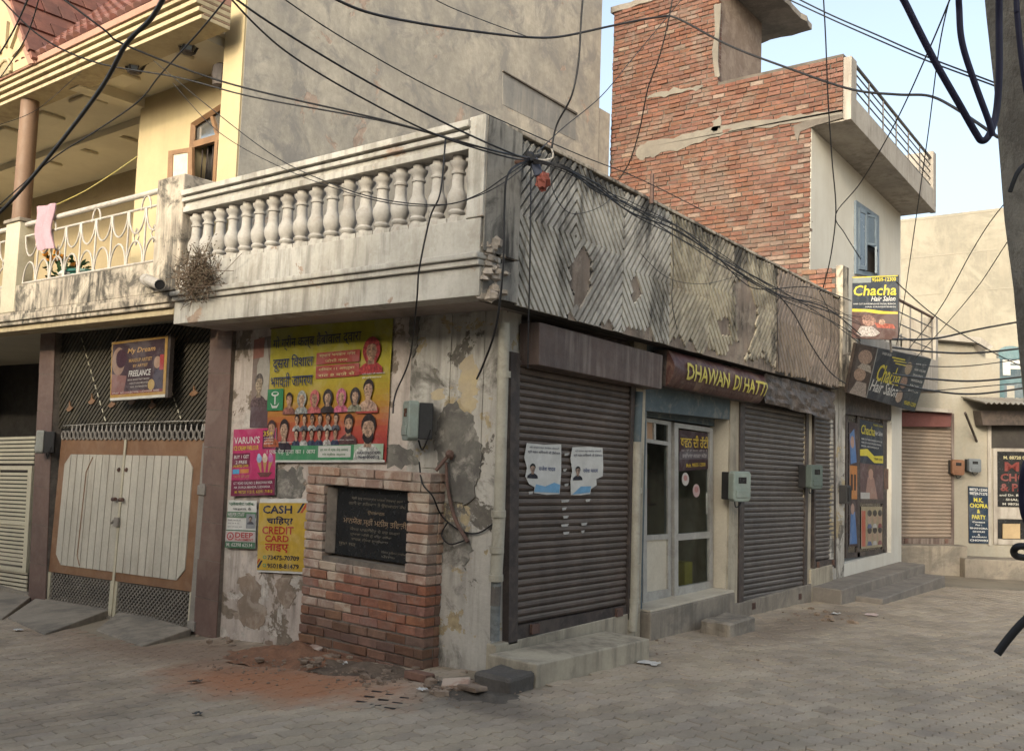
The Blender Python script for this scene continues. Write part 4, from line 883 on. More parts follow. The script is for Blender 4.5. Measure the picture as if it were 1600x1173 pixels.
# two torn notices on the first shutter
for k, (pts, lab) in enumerate((([(821, 690), (878, 694), (876, 773), (819, 772)], 'torn white notice on the brown shutter, the left of two'), ([(893, 697), (943, 698), (942, 772), (891, 774)], 'torn white notice on the brown shutter with its lower right corner gone'))):
    q = pq(B0, pts, 0.024); t = thing('shutter_notice', q.at(0.5, 1), lab, 'notice', 'notices on the shutter')
    ol = [(0.04, 0.02), (0.5, 0.03), (0.98, 0.0), (1.0, 0.55), (0.97, 0.98), (0.6, 1.0), (0.26, 0.97), (0.27, 0.86), (0.12, 0.8), (0.02, 0.66), (0.06, 0.5), (-0.02, 0.3)] if k == 0 else [(0.03, 0.02), (0.5, 0.0), (0.97, 0.02), (1.0, 0.4), (0.99, 0.62), (0.78, 0.68), (0.8, 0.8), (0.62, 0.88), (0.6, 0.98), (0.3, 1.0), (0.02, 0.99), (0.0, 0.7), (0.04, 0.5), (-0.02, 0.25)]
    b = MB(); pts3 = [q.at(a, c, 0) for a, c in ol]; b.prism(pts3, -q.n*0.002); b.build('sheet', M_paper, t)
    wv = [(0.25, 0.95), (0.3, 0.8), (0.55, 0.84), (0.8, 0.76), (0.97, 0.8), (0.95, 0.96)] if k == 0 else [(0.05, 0.98), (0.3, 0.82), (0.62, 0.82), (0.58, 0.95)]
    blocks('printed_panel', q, [(wv, (0.16, 0.34, 0.52))], t, 0.003)
    lettering('lettering', q, [(0.1, 0.07, 0.92, 0.12, 'श्री सनातन धर्म वेलफेयर सोसायटी', (0.12, 0.12, 0.14)), (0.06, 0.15, 0.95, 0.22, 'श्री महंत शिरोमणी जी हैबोवाल', (0.08, 0.08, 0.1)), (0.36, 0.44, 0.82, 0.54, 'राजेश यादव' if k == 0 else 'रमेश यादव', (0.08, 0.1, 0.2))], t, 0.004)
    portrait(q, 0.2, 0.5, 0.2, 0.2, (0.36, 0.24, 0.18), (0.02, 0.02, 0.02), (0.03, 0.03, 0.04), t, off=0.004)
scr = surf('glue_residue', (0.45, 0.43, 0.40), bump=0.1)
for (u, v, w) in ((882, 708, 8), (880, 733, 6), (882, 756, 7), (877, 781, 13), (915, 780, 8), (878, 793, 8), (880, 806, 9), (877, 819, 12), (880, 831, 10), (908, 817, 10), (908, 829, 6), (826, 768, 8)):
    b = MB(); q_ = pq(B0, [(u, v), (u+w, v-1), (u+w-2, v+3), (u+1, v+4)], 0.0225); b.prism(q_.rect(0, 0, 1, 1), -q_.n*0.004); o = b.build('paper_scrap', scr, sh1)

# ------------------------------------------------------------------ pipes, meters and wiring on the walls
def pipe_run(name, label, runs, cat='pipe'):
    t = thing(name, runs[0][0][-1], label, cat)
    for pts, r, m in runs: auto_smooth(MB().tube(pts, r, 12).build('pipe', m, t), 60)
    return t
P = lambda u, v, o=0.05: B0.P(u, v, o)
M_bluegrey = surf('grubby_grey_pvc', (0.22, 0.23, 0.225), (0.16, 0.17, 0.165), scale=5, bump=0.2, stain=0.5, stain_col=(0.08, 0.075, 0.065), stain_scale=7)
t = pipe_run('rain_pipe', 'broken cream rain pipe between the peeling corner and the brown shutter', [([P(788, 505), P(780, 800)], 0.046, M_creampvc), ([P(780, 806), P(775, 905)], 0.05, M_creampvc), ([P(775, 900), P(773, 1000)], 0.038, M_bluegrey)])
for u, v in ((779, 802), (776, 858), (775, 902), (787, 585)):
    part('collar', M_creampvc, t, lambda b: b.tube([P(u, v-5), P(u, v+5)], 0.058, 12))
part('broken_end', M_darkcement, t, lambda b: b.tube([P(775, 915), P(774, 945)], 0.041, 10))
t = pipe_run('rain_pipe', 'cream and teal rain pipe left of the glass shop door', [([P(998, 612), P(995, 690)], 0.042, M_teal), ([P(995, 690), P(990, 940)], 0.045, M_creampvc), ([P(990, 938), P(987, 985)], 0.047, M_creampvc)])
for u, v in ((994, 766), (992, 885), (990, 938)):
    part('collar', M_creampvc, t, lambda b: b.tube([P(u, v-4), P(u, v+4)], 0.054, 12))
def meter(label, c, ex, ez, ey, lid=M_meter, back=M_meterdark, group='electricity meters', glass=(0.3, 0.55)):
    """box meter: c centre of the front face, ex half width vector, ez half height, ey outward unit; body deeper and darker behind"""
    c, ex, ez, ey = Vector(c), Vector(ex), Vector(ez), Vector(ey)
    t = thing('electricity_meter', c-ez, label, 'meter', group)
    part('cover', lid, t, lambda b: b.prism([c-ex*1.0-ez*0.82, c-ex*0.75-ez, c+ex*0.75-ez, c+ex-ez*0.82, c+ex+ez*0.85, c+ex*0.8+ez, c-ex*0.8+ez, c-ex+ez*0.85], -ey*0.09), bevel=0.012)
    part('case', back, t, lambda b: b.prism([c-ex*0.9-ez*0.9-ey*0.09, c+ex*0.9-ez*0.9-ey*0.09, c+ex*0.9+ez*0.92-ey*0.09, c-ex*0.9+ez*0.92-ey*0.09], -ey*0.12), bevel=0.008)
    part('display', M_granite, t, lambda b: b.prism([c-ex*0.45+ez*0.2+ey*0.002, c+ex*0.45+ez*0.2+ey*0.002, c+ex*0.45+ez*0.62+ey*0.002, c-ex*0.45+ez*0.62+ey*0.002], -ey*0.004))
    part('terminal_cover', lid, t, lambda b: b.prism([c-ex*0.7-ez*0.72+ey*0.012, c+ex*0.7-ez*0.72+ey*0.012, c+ex*0.7-ez*0.25+ey*0.012, c-ex*0.7-ez*0.25+ey*0.012], -ey*0.012), bevel=0.004)
    part('lead', M_black, t, lambda b: b.tube(spline([c-ez*0.95-ey*0.12, c-ez*1.4-ey*0.14+ex*0.3, c-ez*1.2-ey*0.15+ex*0.9, c-ez*0.4-ey*0.18+ex*1.3], 5), 0.007, 6))
    return t
mp = A0.P(633, 657, 0.24); meter('pale green electricity meter box projecting from the wall right of the banner', mp, Vector((0.105, -0.07, 0)), Vector((0, 0, 0.165)), Vector((-0.55, -0.83, 0)).normalized())
mp = B0.P(1160, 760, 0.22); meter('pale green electricity meter box on the pier between the glass door and the shutter', mp, Vector((0.05, 0.125, 0)), Vector((0, 0, 0.17)), Vector((0.93, -0.37, 0)).normalized())
mp = B0.P(1277, 745, 0.22); meter('dark green electricity meter box hanging before the narrow shutter', mp, Vector((0.03, 0.14, 0)), Vector((0, 0, 0.16)), Vector((0.98, -0.21, 0)).normalized(), lid=surf('dark_green_meter', (0.13, 0.16, 0.14), bump=0.05))
# old iron bracket and dead cable on the corner wall
t = thing('iron_bracket', A0.P(725, 850), 'rusty iron bracket and rag of cable hanging on the stained corner wall', 'bracket')
part('arm', M_rust, t, lambda b: b.tube([A0.P(681, 735, 0.12), A0.P(700, 712, 0.05), A0.P(707, 705, 0.02)], 0.016, 8))
part('knob', M_rust, t, lambda b: lump(b, A0.P(703, 710, 0.05), 0.035, 4))
part('hanging_strip', M_rust, t, lambda b: b.tube(spline([A0.P(697, 722, 0.06), A0.P(700, 765, 0.05), A0.P(712, 812, 0.04), A0.P(731, 846, 0.04)], 5), [0.013]*6+[0.016]*10, 8))
part('cable', M_black, t, lambda b: b.tube(spline([A0.P(655, 722, 0.1), A0.P(660, 755, 0.22), A0.P(676, 775, 0.21), A0.P(690, 805, 0.05), A0.P(718, 828, 0.03), A0.P(748, 832, 0.02), A0.P(778, 812, 0.02)], 6), 0.007, 6))
part('cable', M_black, t, lambda b: b.tube(spline([A0.P(700, 815, 0.03), A0.P(690, 835, 0.05), A0.P(703, 850, 0.05), A0.P(728, 843, 0.03)], 6), 0.006, 6))
# ------------------------------------------------------------------ the house on the left
M_cream = surf('cream_house_paint', (0.45, 0.365, 0.215), (0.41, 0.33, 0.195), scale=1.2, fine=25, bump=0.12, bdist=0.004, grime=0.08, streak=0.15, streak_col=(0.3, 0.24, 0.15))
M_ceil = surf('verandah_ceiling', (0.62, 0.56, 0.43), (0.56, 0.50, 0.38), scale=1.0, fine=20, bump=0.1, grime=0.08)
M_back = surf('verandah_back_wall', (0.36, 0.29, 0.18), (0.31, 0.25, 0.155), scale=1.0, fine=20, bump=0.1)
M_corn = surf('cornice_cream', (0.48, 0.395, 0.25), (0.41, 0.335, 0.21), scale=3, fine=25, bump=0.2, streak=0.5, streak_col=(0.2, 0.14, 0.1), streak_scale=(6, 6, 1))
M_corn2 = surf('cornice_umber', (0.30, 0.20, 0.13), (0.24, 0.16, 0.105), scale=3, bump=0.15)
M_pinkb = surf('pink_eave_band', (0.40, 0.225, 0.165), (0.35, 0.195, 0.145), scale=2, bump=0.15)
M_tile = surf('clay_roof_tile', (0.21, 0.085, 0.065), (0.15, 0.062, 0.05), scale=5, fine=30, bump=0.4, bdist=0.004, island=0.22, stain=0.4, stain_col=(0.10, 0.05, 0.04), stain_scale=3)
M_brownt = surf('brown_pilaster_tile', (0.165, 0.105, 0.085), (0.135, 0.085, 0.07), scale=2.5, rough=0.5, fine=30, bump=0.1, stain=0.3, stain_col=(0.24, 0.18, 0.15), stain_scale=2, stain_at=0.56, island=0.06)
M_tall = surf('weathered_render_wall', (0.53, 0.475, 0.39), (0.39, 0.355, 0.30), scale=1.1, fine=10, grime=0.5, bump=0.5, bdist=0.01, streak=0.75, streak_col=(0.30, 0.275, 0.245), streak_scale=(3.2, 3.2, 1.0), stain=0.75, stain_col=(0.24, 0.225, 0.21), stain_scale=1.9, stain_at=0.53, peel=(0.66, (0.47, 0.36, 0.29), 1.5))
M_gbrown = surf('brown_gate_paint', (0.235, 0.125, 0.065), (0.195, 0.10, 0.053), scale=2.5, rough=0.5, fine=30, bump=0.1, stain=0.2, stain_col=(0.32, 0.22, 0.15), stain_scale=3)
M_gwhite = surf('ivory_gate_paint', (0.52, 0.475, 0.395), (0.455, 0.415, 0.345), scale=2.5, rough=0.5, fine=40, bump=0.1, streak=0.35, streak_col=(0.25, 0.2, 0.15), island=0.05)
M_gcream = surf('cream_gate_paint', (0.53, 0.475, 0.35), (0.47, 0.42, 0.31), scale=2.5, rough=0.5, fine=40, bump=0.08)
M_mesh = surf('dull_mesh_steel', (0.27, 0.24, 0.205), (0.21, 0.185, 0.16), scale=5, rough=0.6, bump=0.1)
M_slat = surf('dark_grille_wood', (0.085, 0.072, 0.05), (0.06, 0.05, 0.036), scale=3, rough=0.7, fine=20, bump=0.2, island=0.15)
M_railp = surf('chalky_rail_paint', (0.50, 0.46, 0.41), (0.42, 0.385, 0.34), scale=5, rough=0.55, bump=0.15, stain=0.4, stain_col=(0.22, 0.15, 0.11), stain_scale=6, stain_at=0.56)
M_wood = surf('window_wood', (0.26, 0.15, 0.08), (0.21, 0.12, 0.065), scale=6, rough=0.55, bump=0.15)
house = thing('cream_house', (-6, 0, -0.3), 'cream two storey house with tiled roof, verandah and ornamental balcony railing', 'house')
XT = -3.75
# tall weathered flank wall
part('side_wall', [M_tall, M_cream], house, lambda b: (b.box((-4.10, 0.055, -0.6), (XT, 7.10, 10.6)), b.box((-4.0, 7.10, 2.0), (XT-0.01, 7.46, 7.52))))
part('front_pier', M_cream, house, lambda b: b.box((-4.10, 0.03, 3.2), (XT-0.004, 0.054, 10.6)))
TW = Plane((XT, 0, 0), (1, 0, 0))
vq = pq(TW, [(786, 113), (900, 179), (900, 220), (786, 164)], 0.004)
M_vent = surf('blank_grey_patch', (0.27, 0.26, 0.245), (0.22, 0.215, 0.205), scale=2, fine=20, bump=0.3, streak=0.6, streak_col=(0.4, 0.36, 0.3))
part('blocked_vent', M_vent, house, lambda b: b.prism(vq.rect(0, 0, 1, 1), (-0.02, 0, 0)))
part('vent_shadow_lip', M_darkcement, house, lambda b: b.prism([vq.at(-0.01, -0.03, 0.03), vq.at(1.0, -0.05, 0.03), vq.at(1.0, 0.02, 0.03), vq.at(-0.01, 0.0, 0.03)], (-0.05, 0, 0)))  # dark strip along the top, the vent's shadow put into colour
# ground floor
boxp('floor_slab', M_ceil, house, (-15, YA+0.12, 3.0), (XL-0.1, 2.7, 3.18))
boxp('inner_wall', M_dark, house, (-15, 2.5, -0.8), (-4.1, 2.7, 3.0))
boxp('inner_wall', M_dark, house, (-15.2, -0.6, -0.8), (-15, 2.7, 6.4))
LQ = lambda pts, off=0.0: A0.Q(pts, off)
def tiled_pilaster(pts, n):
    q = pq(A0, pts, 0.05)
    o = part('pilaster', M_mortar, house, lambda b: b.prism(q.rect(0.01, 0, 0.99, 1, -0.004), (0, 0.3, 0)))
    for i in range(n): part('pilaster_tile', M_brownt, o, lambda b: b.prism(q.rect(0, i/n+0.0012, 1, (i+1)/n-0.0012, rnd.gauss(0, 0.0008)), (0, 0.01, 0)))
tiled_pilaster([(66, 470), (88, 470), (70, 945), (44, 938)], 8)
tiled_pilaster([(332, 470), (366, 468), (337, 1000), (302, 990)], 9)
# balcony edge: cornice steps, low wall, posts
for z0, z1, o in ((2.94, 3.005, -0.03), (3.007, 3.05, 0.02), (3.052, 3.125, 0.05), (3.127, 3.17, 0.0)):
    boxp('balcony_cornice', M_moss if z0 > 3.0 else M_corn, house, (-15, YA-o, z0), (-3.72, YA+0.3, z1), 0.008)
boxp('balcony_wall', M_moss, house, (-15, YA+0.01, 3.172), (-4.08, YA+0.16, 3.50), 0.008)
boxp('balcony_post', M_moss, house, (-4.08, YA-0.015, 3.172), (-3.605, YA+0.36, 4.345), 0.012)
xp = AF.P(18, 400).x
boxp('balcony_post', M_gcream, house, (xp-0.2, YA-0.005, 3.172), (xp+0.17, YA+0.2, 4.30), 0.01); boxp('post_cap', M_cement, house, (xp-0.23, YA-0.03, 4.302), (xp+0.2, YA+0.23, 4.345), 0.006)
# railing
def railing(x0, x1, ztop_, zmid, zbot_, n):
    y = YA+0.08
    r = thing('balcony_railing', ((x0+x1)/2, y, zbot_), 'chalky white balcony railing of hoops between two posts on the cream house' if x1 > -5 else 'end of a white balcony railing at the left edge of the cream house', 'railing')
    part('top_rail', M_railp, r, lambda b: b.tube([(x0, y, ztop_), (x1, y, ztop_)], 0.03, 10))
    for z in (zmid, zbot_): part('rail', M_railp, r, lambda b: b.tube([(x0, y, z), (x1, y, z)], 0.014, 8))
    d = (x1-x0)/n
    for i in range(1, n): part('upright', M_railp, r, lambda b: b.tube([(x0+i*d, y, zbot_), (x0+i*d, y, zmid)], 0.012, 6))
    for i in range(n):
        c = x0+(i+0.5)*d
        part('hoop', M_railp, r, lambda b: b.tube([(c+0.46*d*math.cos(a), y-0.004, zmid-0.26*math.sin(a)) for a in [math.pi*k/10 for k in range(11)]], 0.011, 6))
        part('hoop', M_railp, r, lambda b: b.tube([(c+0.46*d*math.cos(a), y-0.004, zbot_+0.25*math.sin(a)) for a in [math.pi*k/10 for k in range(11)]], 0.011, 6))
        if i % 3 == 1:
            part('hoop', M_railp, r, lambda b: b.tube([(c+d*0.5+0.09*math.cos(a), y-0.006, zmid-0.02+0.15*math.sin(a)) for a in [math.pi*k/10 for k in range(11)]], 0.011, 6))
        if i in (n-1, n-2, 2):
            part('diamond', M_railp, r, lambda b: b.tube([(c+x_, y, (zmid+zbot_)/2+z_) for x_, z_ in ((-0.05, 0), (0, 0.09), (0.05, 0), (0, -0.09), (-0.05, 0))], 0.008, 5))
    return r
zr = AF.P(140, 321).z; zm_ = AF.P(140, 341).z; zbr = AF.P(140, 421).z
railing(xp+0.17, -4.08, zr, zm_, zbr, 9)
railing(-10.2, xp-0.2, zr, zm_, zbr, 8)
# upper storey: recessed cream wall with a pointed window, verandah ceiling, column
CWY = 0.6; CW = Plane((0, CWY, 0), (0, -1, 0)); ZC = 6.16
xl = CW.P(211, 300).x
wo = CW.Q([(303, 292), (352, 282)]); wx0 = CW.P(303, 230).x; wx1 = -4.12; zsp = CW.P(303, 196).z; zpk = CW.P(348, 150).z; zbt = 4.2
part('upper_wall', M_cream, house, lambda b: (b.box((xl, CWY, 3.18), (wx0, CWY+0.2, ZC)), b.box((wx0, CWY, 3.18), (wx1, CWY+0.2, zbt)),
    b.prism([(wx0, CWY, zsp), (wx1, CWY, zpk), (wx1, CWY, ZC), (wx0, CWY, ZC)], (0, 0.2, 0)), b.box((xl, CWY+0.2, 3.18), (xl+0.2, 2.5, ZC))))
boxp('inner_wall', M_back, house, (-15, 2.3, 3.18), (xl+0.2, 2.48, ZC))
boxp('ceiling', M_ceil, house, (-15, -0.30, ZC+0.002), (-4.1, 2.6, ZC+0.14))
for k in range(7):
    for j in range(2):
        x = -5.0-k*1.15; y = 0.05+j*1.1 if x < xl else -0.15
        if x > xl and j: continue
        boxp('ceiling_boss', M_ceil, house, (x-0.32, y, ZC-0.05), (x+0.1, y+0.34, ZC+0.001), 0.02)
part('ceiling_beam', M_ceil, house, lambda b: (b.box((xl-0.15, -0.28, ZC-0.13), (xl+0.1, 2.3, ZC)), b.box((-15, 0.95, ZC-0.1), (xl-0.16, 1.1, ZC)), b.box((-4.7, -0.28, ZC-0.10), (-4.2, CWY, ZC))))
win = part('pointed_window', M_wood, house, lambda b: (b.tube([(wx0, CWY-0.02, zbt), (wx0, CWY-0.02, zsp), (wx1+0.05, CWY-0.02, zpk+0.03)], 0.045, 4), b.box((wx0, CWY-0.03, zsp-0.30), (wx1, CWY+0.03, zsp-0.22)),
    b.prism([CW.P(327, 181, 0.02), CW.P(331, 178, 0.02), CW.P(342, 216, 0.02), CW.P(338, 217, 0.02)], (0, 0.05, 0)), b.box((CW.P(337, 250).x, CWY-0.03, zbt), (CW.P(342, 250).x, CWY+0.03, zsp-0.3))))
part('pane', M_skyglass, win, lambda b: b.prism([(wx0+0.02, CWY+0.012, zsp-0.22), (wx1, CWY+0.012, zsp-0.22), (wx1, CWY+0.012, zpk), (wx0+0.02, CWY+0.012, zsp)], (0, 0.01, 0)))
part('shade_sheet', M_dark, win, lambda b: b.box((wx0, CWY+0.18, zbt), (wx1, CWY+0.2, zsp-0.22)))  # sheet coloured near-black for the shade inside the lower window
for k in range(6): part('window_bar', M_shframe, win, lambda b: b.tube([(wx0+0.1+k*0.11, CWY+0.06, zbt), (wx0+0.1+k*0.11, CWY+0.06, zsp-0.3)], 0.008, 5))
cs = pq(CW, [(263, 236), (300, 230), (300, 300), (260, 304)], 0.28)
csm = part('casement', M_wood, win, lambda b: [b.prism(cs.rect(*r), (0, 0.035, 0)) for r in ((0, 0, 0.2, 1), (0.82, 0, 1, 1), (0.2, 0, 0.82, 0.1), (0.2, 0.9, 0.82, 1))])
part('frosted_pane', ink((0.58, 0.53, 0.42)), csm, lambda b: b.prism(cs.rect(0.2, 0.1, 0.82, 0.9, -0.012), (0, 0.008, 0)))
pc_ = Plane((0, -0.35, 0), (0, -1, 0)); cx_ = pc_.P(38, 280).x
auto_smooth(MB().lathe([(0.112, 0), (0.112, ZC-3.19)], (cx_, -0.35, 3.18), 20).build('column', surf('terracotta_column', (0.20, 0.125, 0.08), (0.165, 0.10, 0.065), scale=1.5, bump=0.1, rough=0.6), house))
# eave cornice
EY = -0.5; e = Plane((0, EY, 0), (0, -1, 0)); ze = e.P(0, 161).z; ze = 0.5*(ze+e.P(354, 17).z)
zz = ze
for k, (h_, o, m) in enumerate(((0.045, 0.0, M_corn), (0.022, -0.03, M_corn2), (0.05, 0.035, M_corn), (0.022, 0.0, M_corn2), (0.05, 0.07, M_corn), (0.02, 0.03, M_corn2), (0.045, 0.10, M_corn), (0.085, 0.13, M_pinkb))):
    boxp('eave_cornice', m, house, (-15, EY-o, zz+0.001), (-3.745, EY+0.35, zz+h_-0.001), 0.006); zz += h_
zt_e = zz
# tiled roof slope
pit = R(47); ty = EY-0.05
rn = Vector((0, -math.sin(pit), math.cos(pit))); ru = Vector((0, math.cos(pit), math.sin(pit)))
part('roof_deck', M_tile, house, lambda b: b.prism([(-15, ty, zt_e), (-4.11, ty, zt_e), Vector((-4.11, ty, zt_e))+ru*2.6, Vector((-15, ty, zt_e))+ru*2.6], -rn*0.06))
tw, tl_ = 0.165, 0.23; b = MB(); seg = 6; n_ = seg+1
pf = [(tw*0.5*0.96*math.cos(math.pi*k/seg), tw*0.36*math.sin(math.pi*k/seg)) for k in range(n_)]
vs_ = [(x*1.0, 0, z+0.03) for x, z in pf]+[(x*0.92, tl_*1.12, z) for x, z in pf]+[(x*0.86, 0, z*0.8+0.03) for x, z in pf]
b.add(vs_, [[k, k+1, k+1+n_, k+n_] for k in range(seg)]+[[k, k+2*n_, k+1+2*n_, k+1] for k in range(seg)]+[[2*n_+k for k in range(n_)]])
tme = b.mesh('roof_tile', M_tile)
for p_ in tme.polygons: p_.use_smooth = True
tme.set_sharp_from_angle(angle=R(45))
xg = -8.0
cnt = 0; restt = MB()
Rm = Matrix(((1, 0, 0), (0, ru.y, rn.y), (0, ru.z, rn.z)))
tiles = []
for j in range(11):
    for i in range(40):
        x = -4.3-i*tw; o_ = Vector((x, ty-0.04, zt_e))+ru*(j*tl_)+rn*0.0
        if o_.x < -11: continue
        u_, v_, d_ = project(o_); tiles.append((0 if (u_ is not None and -20 < u_ < 420 and v_ > -25) else 1, d_, o_))
tiles.sort(key=lambda t_: t_[:2])
for k, (vis, d_, o_) in enumerate(tiles):
    jr = Matrix.Rotation(rnd.gauss(0, 0.02), 3, 'Z')
    if k < 290:
        ob = link('roof_tile', tme, house); ob.matrix_basis = (Matrix.Translation(o_) @ (Rm @ jr).to_4x4())
    else: restt.add([o_+Rm @ (jr @ Vector(v)) for v in vs_], [f for f in b.f])
if restt.v: tag(restt.build('roof_tiling', M_tile, house), kind='stuff')
# gable at the left with sunburst
GY = EY-0.14; GP = Plane((0, GY, 0), (0, -1, 0)); apex = GP.P(-55, -190); gr_ = GP.P(53, 97)
gl = Vector((2*apex.x-gr_.x, GY, gr_.z))
gab = part('gable', M_cream, house, lambda b: b.prism([gl, gr_, apex], (0, 0.12, 0)))
part('rake_board', M_pinkb, gab, lambda b: b.prism([gr_+Vector((0.02, -0.01, -0.02)), apex+Vector((0.02, -0.01, 0.02)), apex+Vector((-0.1, -0.01, -0.12)), gr_+Vector((-0.13, -0.01, 0.0))], (0, 0.06, 0)))
gc = GP.P(8, 118, 0.0)
for k in range(5):
    a = R(18+k*36)
    part('sunburst_ray', M_corn, gab, lambda b: b.obox(gc+Vector((math.cos(a)*0.42, -0.02, 0.12+math.sin(a)*0.42)), Vector((math.cos(a)*0.17, 0, math.sin(a)*0.17)), Vector((0, 0.02, 0)), Vector((-math.sin(a)*0.022, 0, math.cos(a)*0.022))))
part('arched_recess', M_back, gab, lambda b: b.prism([gc+Vector((0.19*math.cos(math.pi*k/12), -0.012, 0.19*math.sin(math.pi*k/12))) for k in range(13)], (0, 0.03, 0)))
part('recess_arch', M_corn, gab, lambda b: b.tube([gc+Vector((0.2*math.cos(math.pi*k/12), -0.02, 0.2*math.sin(math.pi*k/12))) for k in range(13)], 0.025, 6))
M_tiled = M_tile
gd = part('gable_roof', M_tile, house, lambda b: b.prism([gr_+Vector((0.05, -0.06, 0)), apex+Vector((0.05, -0.06, 0.03)), apex+Vector((0.05, 2.2, 0.03)), gr_+Vector((0.05, 2.2, 0))], (0.03, 0, 0.03)))
dv = (apex-gr_); 
for j in range(7):
    for i in range(8):
        c = gr_+Vector((0.09, 0, 0.02))+dv*((j+0.5)/8.0)+Vector((0, 0.02+i*0.23, 0))
        part('roof_tile', M_tile, gd, lambda b: b.obox(c, dv.normalized()*0.14, Vector((0, 0.105, 0)), Vector((0.03, 0, 0.012))))
# ceiling lanterns and the black wall lamp
for k, (u, v) in enumerate(((211, 99), (295, 67))):
    pl = Plane((0, 0, ZC), (0, 0, -1)); c = pl.P(u, v-8)
    t = thing('ceiling_lantern', c, 'black hexagonal lantern on the verandah ceiling, %s' % ('farther from the tall wall' if k == 0 else 'nearer the tall wall'), 'lamp', 'verandah lanterns')
    part('base', M_shframe, t, lambda b: b.lathe([(0.15, -0.005), (0.16, -0.04), (0.13, -0.05)], c, 6))
    part('glass', M_skyglass, t, lambda b: b.lathe([(0.12, -0.05), (0.065, -0.17)], c, 6))
    for j in range(6):
        a = 2*math.pi*j/6; part('rib', M_shframe, t, lambda b: b.tube([c+Vector((0.128*math.cos(a), 0.128*math.sin(a), -0.045)), c+Vector((0.07*math.cos(a), 0.07*math.sin(a), -0.18))], 0.009, 4))
    part('finial', M_shframe, t, lambda b: b.lathe([(0.075, -0.165), (0.07, -0.185), (0.015, -0.2)], c, 6))
c = Plane((-4.12, 0, 0), (-1, 0, 0)); c = Vector((-4.22, 0.0, CW.P(344, 120).z-0.28)); cc = at(345, 121, project(Vector((-4.2, 0.2, 5.8)))[2])
t = thing('wall_lamp', cc, 'black drum lamp fixed beside the pointed window', 'lamp')
part('body', M_shframe, t, lambda b: b.lathe([(0.03, -0.13), (0.085, -0.10), (0.10, 0.02), (0.09, 0.12), (0.05, 0.15)], cc, 12)); part('bracket', M_shframe, t, lambda b: b.tube([cc+Vector((0, 0, 0.1)), (-4.1, cc.y, cc.z+0.14)], 0.02, 6))

# main gate -----------------------------------------------------------------
gq = pq(A0, [(95, 686), (321, 686), (298, 987), (70, 946)], 0.02)
gate = thing('driveway_gate', gq.at(0.5, 1), 'brown framed double gate with ivory boards and a wire mesh skirt', 'gate')
def sub(q, a0, b0, a1, b1, off=0.0): return Quad(*q.rect(a0, b0, a1, b1, off))
for k, (s0, s1) in enumerate(((0.0, 0.5), (0.5, 1.0))):
    g0, g1 = (s0+0.004, s1-0.003) if k == 0 else (s0+0.003, s1)
    leaf = part('gate_leaf', M_gbrown, gate, lambda b: b.prism(gq.rect(g0, 0.0, g1, 0.795, 0.0), (0, 0.04, 0)), bevel=0.004)
    # ivory boards with cut corners
    n = 9; a0, a1 = (0.055, 0.492) if k == 0 else (0.508, 0.945); dw = (a1-a0)/n
    for i in range(n):
        x0, x1 = a0+i*dw+dw*0.05, a0+(i+1)*dw-dw*0.05
        fo = (i if k == 0 else n-1-i)                                # distance from the outer stile
        tt, tb = 0.09, 0.745
        def cut(x):
            e_ = (x-a0) if k == 0 else (a1-x); c_ = max(0, 0.04-e_)
            return c_*1.6
        pts = [gq.at(x0, tt+cut(x0), 0.012), gq.at(x1, tt+cut(x1), 0.012), gq.at(x1, tb-cut(x1), 0.012), gq.at(x0, tb-cut(x0), 0.012)]
        part('board', M_gwhite, leaf, lambda b: b.prism(pts, (0, 0.012, 0)))
    sk = part('mesh_skirt', M_gcream, gate, lambda b: [b.prism(gq.rect(*r_, 0.003), (0, 0.035, 0)) for r_ in ((g0, 0.797, g0+0.02, 1.0), (g1-0.022, 0.797, g1, 1.0), (g0+0.02, 0.985, g1-0.022, 1.0))])
    for d_ in (1, -1):
        mm = MB(); nn = 20
        for i in range(-nn, nn+1):
            # diagonal wires clipped to the skirt
            x_ = i/nn; pts = []
            poly = clip_poly([(x_, 0), (x_+0.012, 0), (x_+0.012+0.33*1.0, 1), (x_+0.33, 1)], 0, 0, 1, 1)
            if len(poly) >= 3:
                a_ = [(g0+0.02+((p_[0]) if d_ > 0 else (1-p_[0]))*(g1-g0-0.042), 0.80+p_[1]*0.187) for p_ in poly]
                mm.prism([gq.at(p_[0], p_[1], -0.008-0.004*d_) for p_ in a_], (0, 0.006, 0))
        mm.build('wire_mesh', M_mesh, sk)
    part('pull_handle', M_rust, leaf, lambda b: b.tube([gq.at(0.465 if k == 0 else 0.515, 0.34, 0.05), gq.at(0.487 if k == 0 else 0.537, 0.338, 0.05)], 0.022, 8))
    part('door_knob', M_rust, leaf, lambda b: lump(b, gq.at(0.475 if k == 0 else 0.527, 0.172, 0.02), 0.022, 3))
part('wicket_outline', M_gbrown, gate, lambda b: b.tube([gq.at(0.275, 0.105, 0.013), gq.at(0.235, 0.19, 0.013), gq.at(0.225, 0.68, 0.013), gq.at(0.248, 0.735, 0.013)], 0.008, 4))
part('centre_stop', M_gcream, gate, lambda b: b.prism(gq.rect(0.493, 0.0, 0.507, 0.98, 0.016), (0, 0.01, 0)))
part('hinge_post', M_mesh, gate, lambda b: b.prism(gq.rect(1.0, 0.02, 1.03, 1.0, 0.03), (0, 0.06, 0)))
for tt in (0.24, 0.94): part('hinge', M_mesh, gate, lambda b: b.prism(gq.rect(0.998, tt, 1.04, tt+0.05, 0.05), (0, 0.05, 0)), bevel=0.006)
t = thing('gate_padlock', gq.at(0.5, 0.45), 'small steel padlock and hasp at the middle of the brown gate', 'padlock')
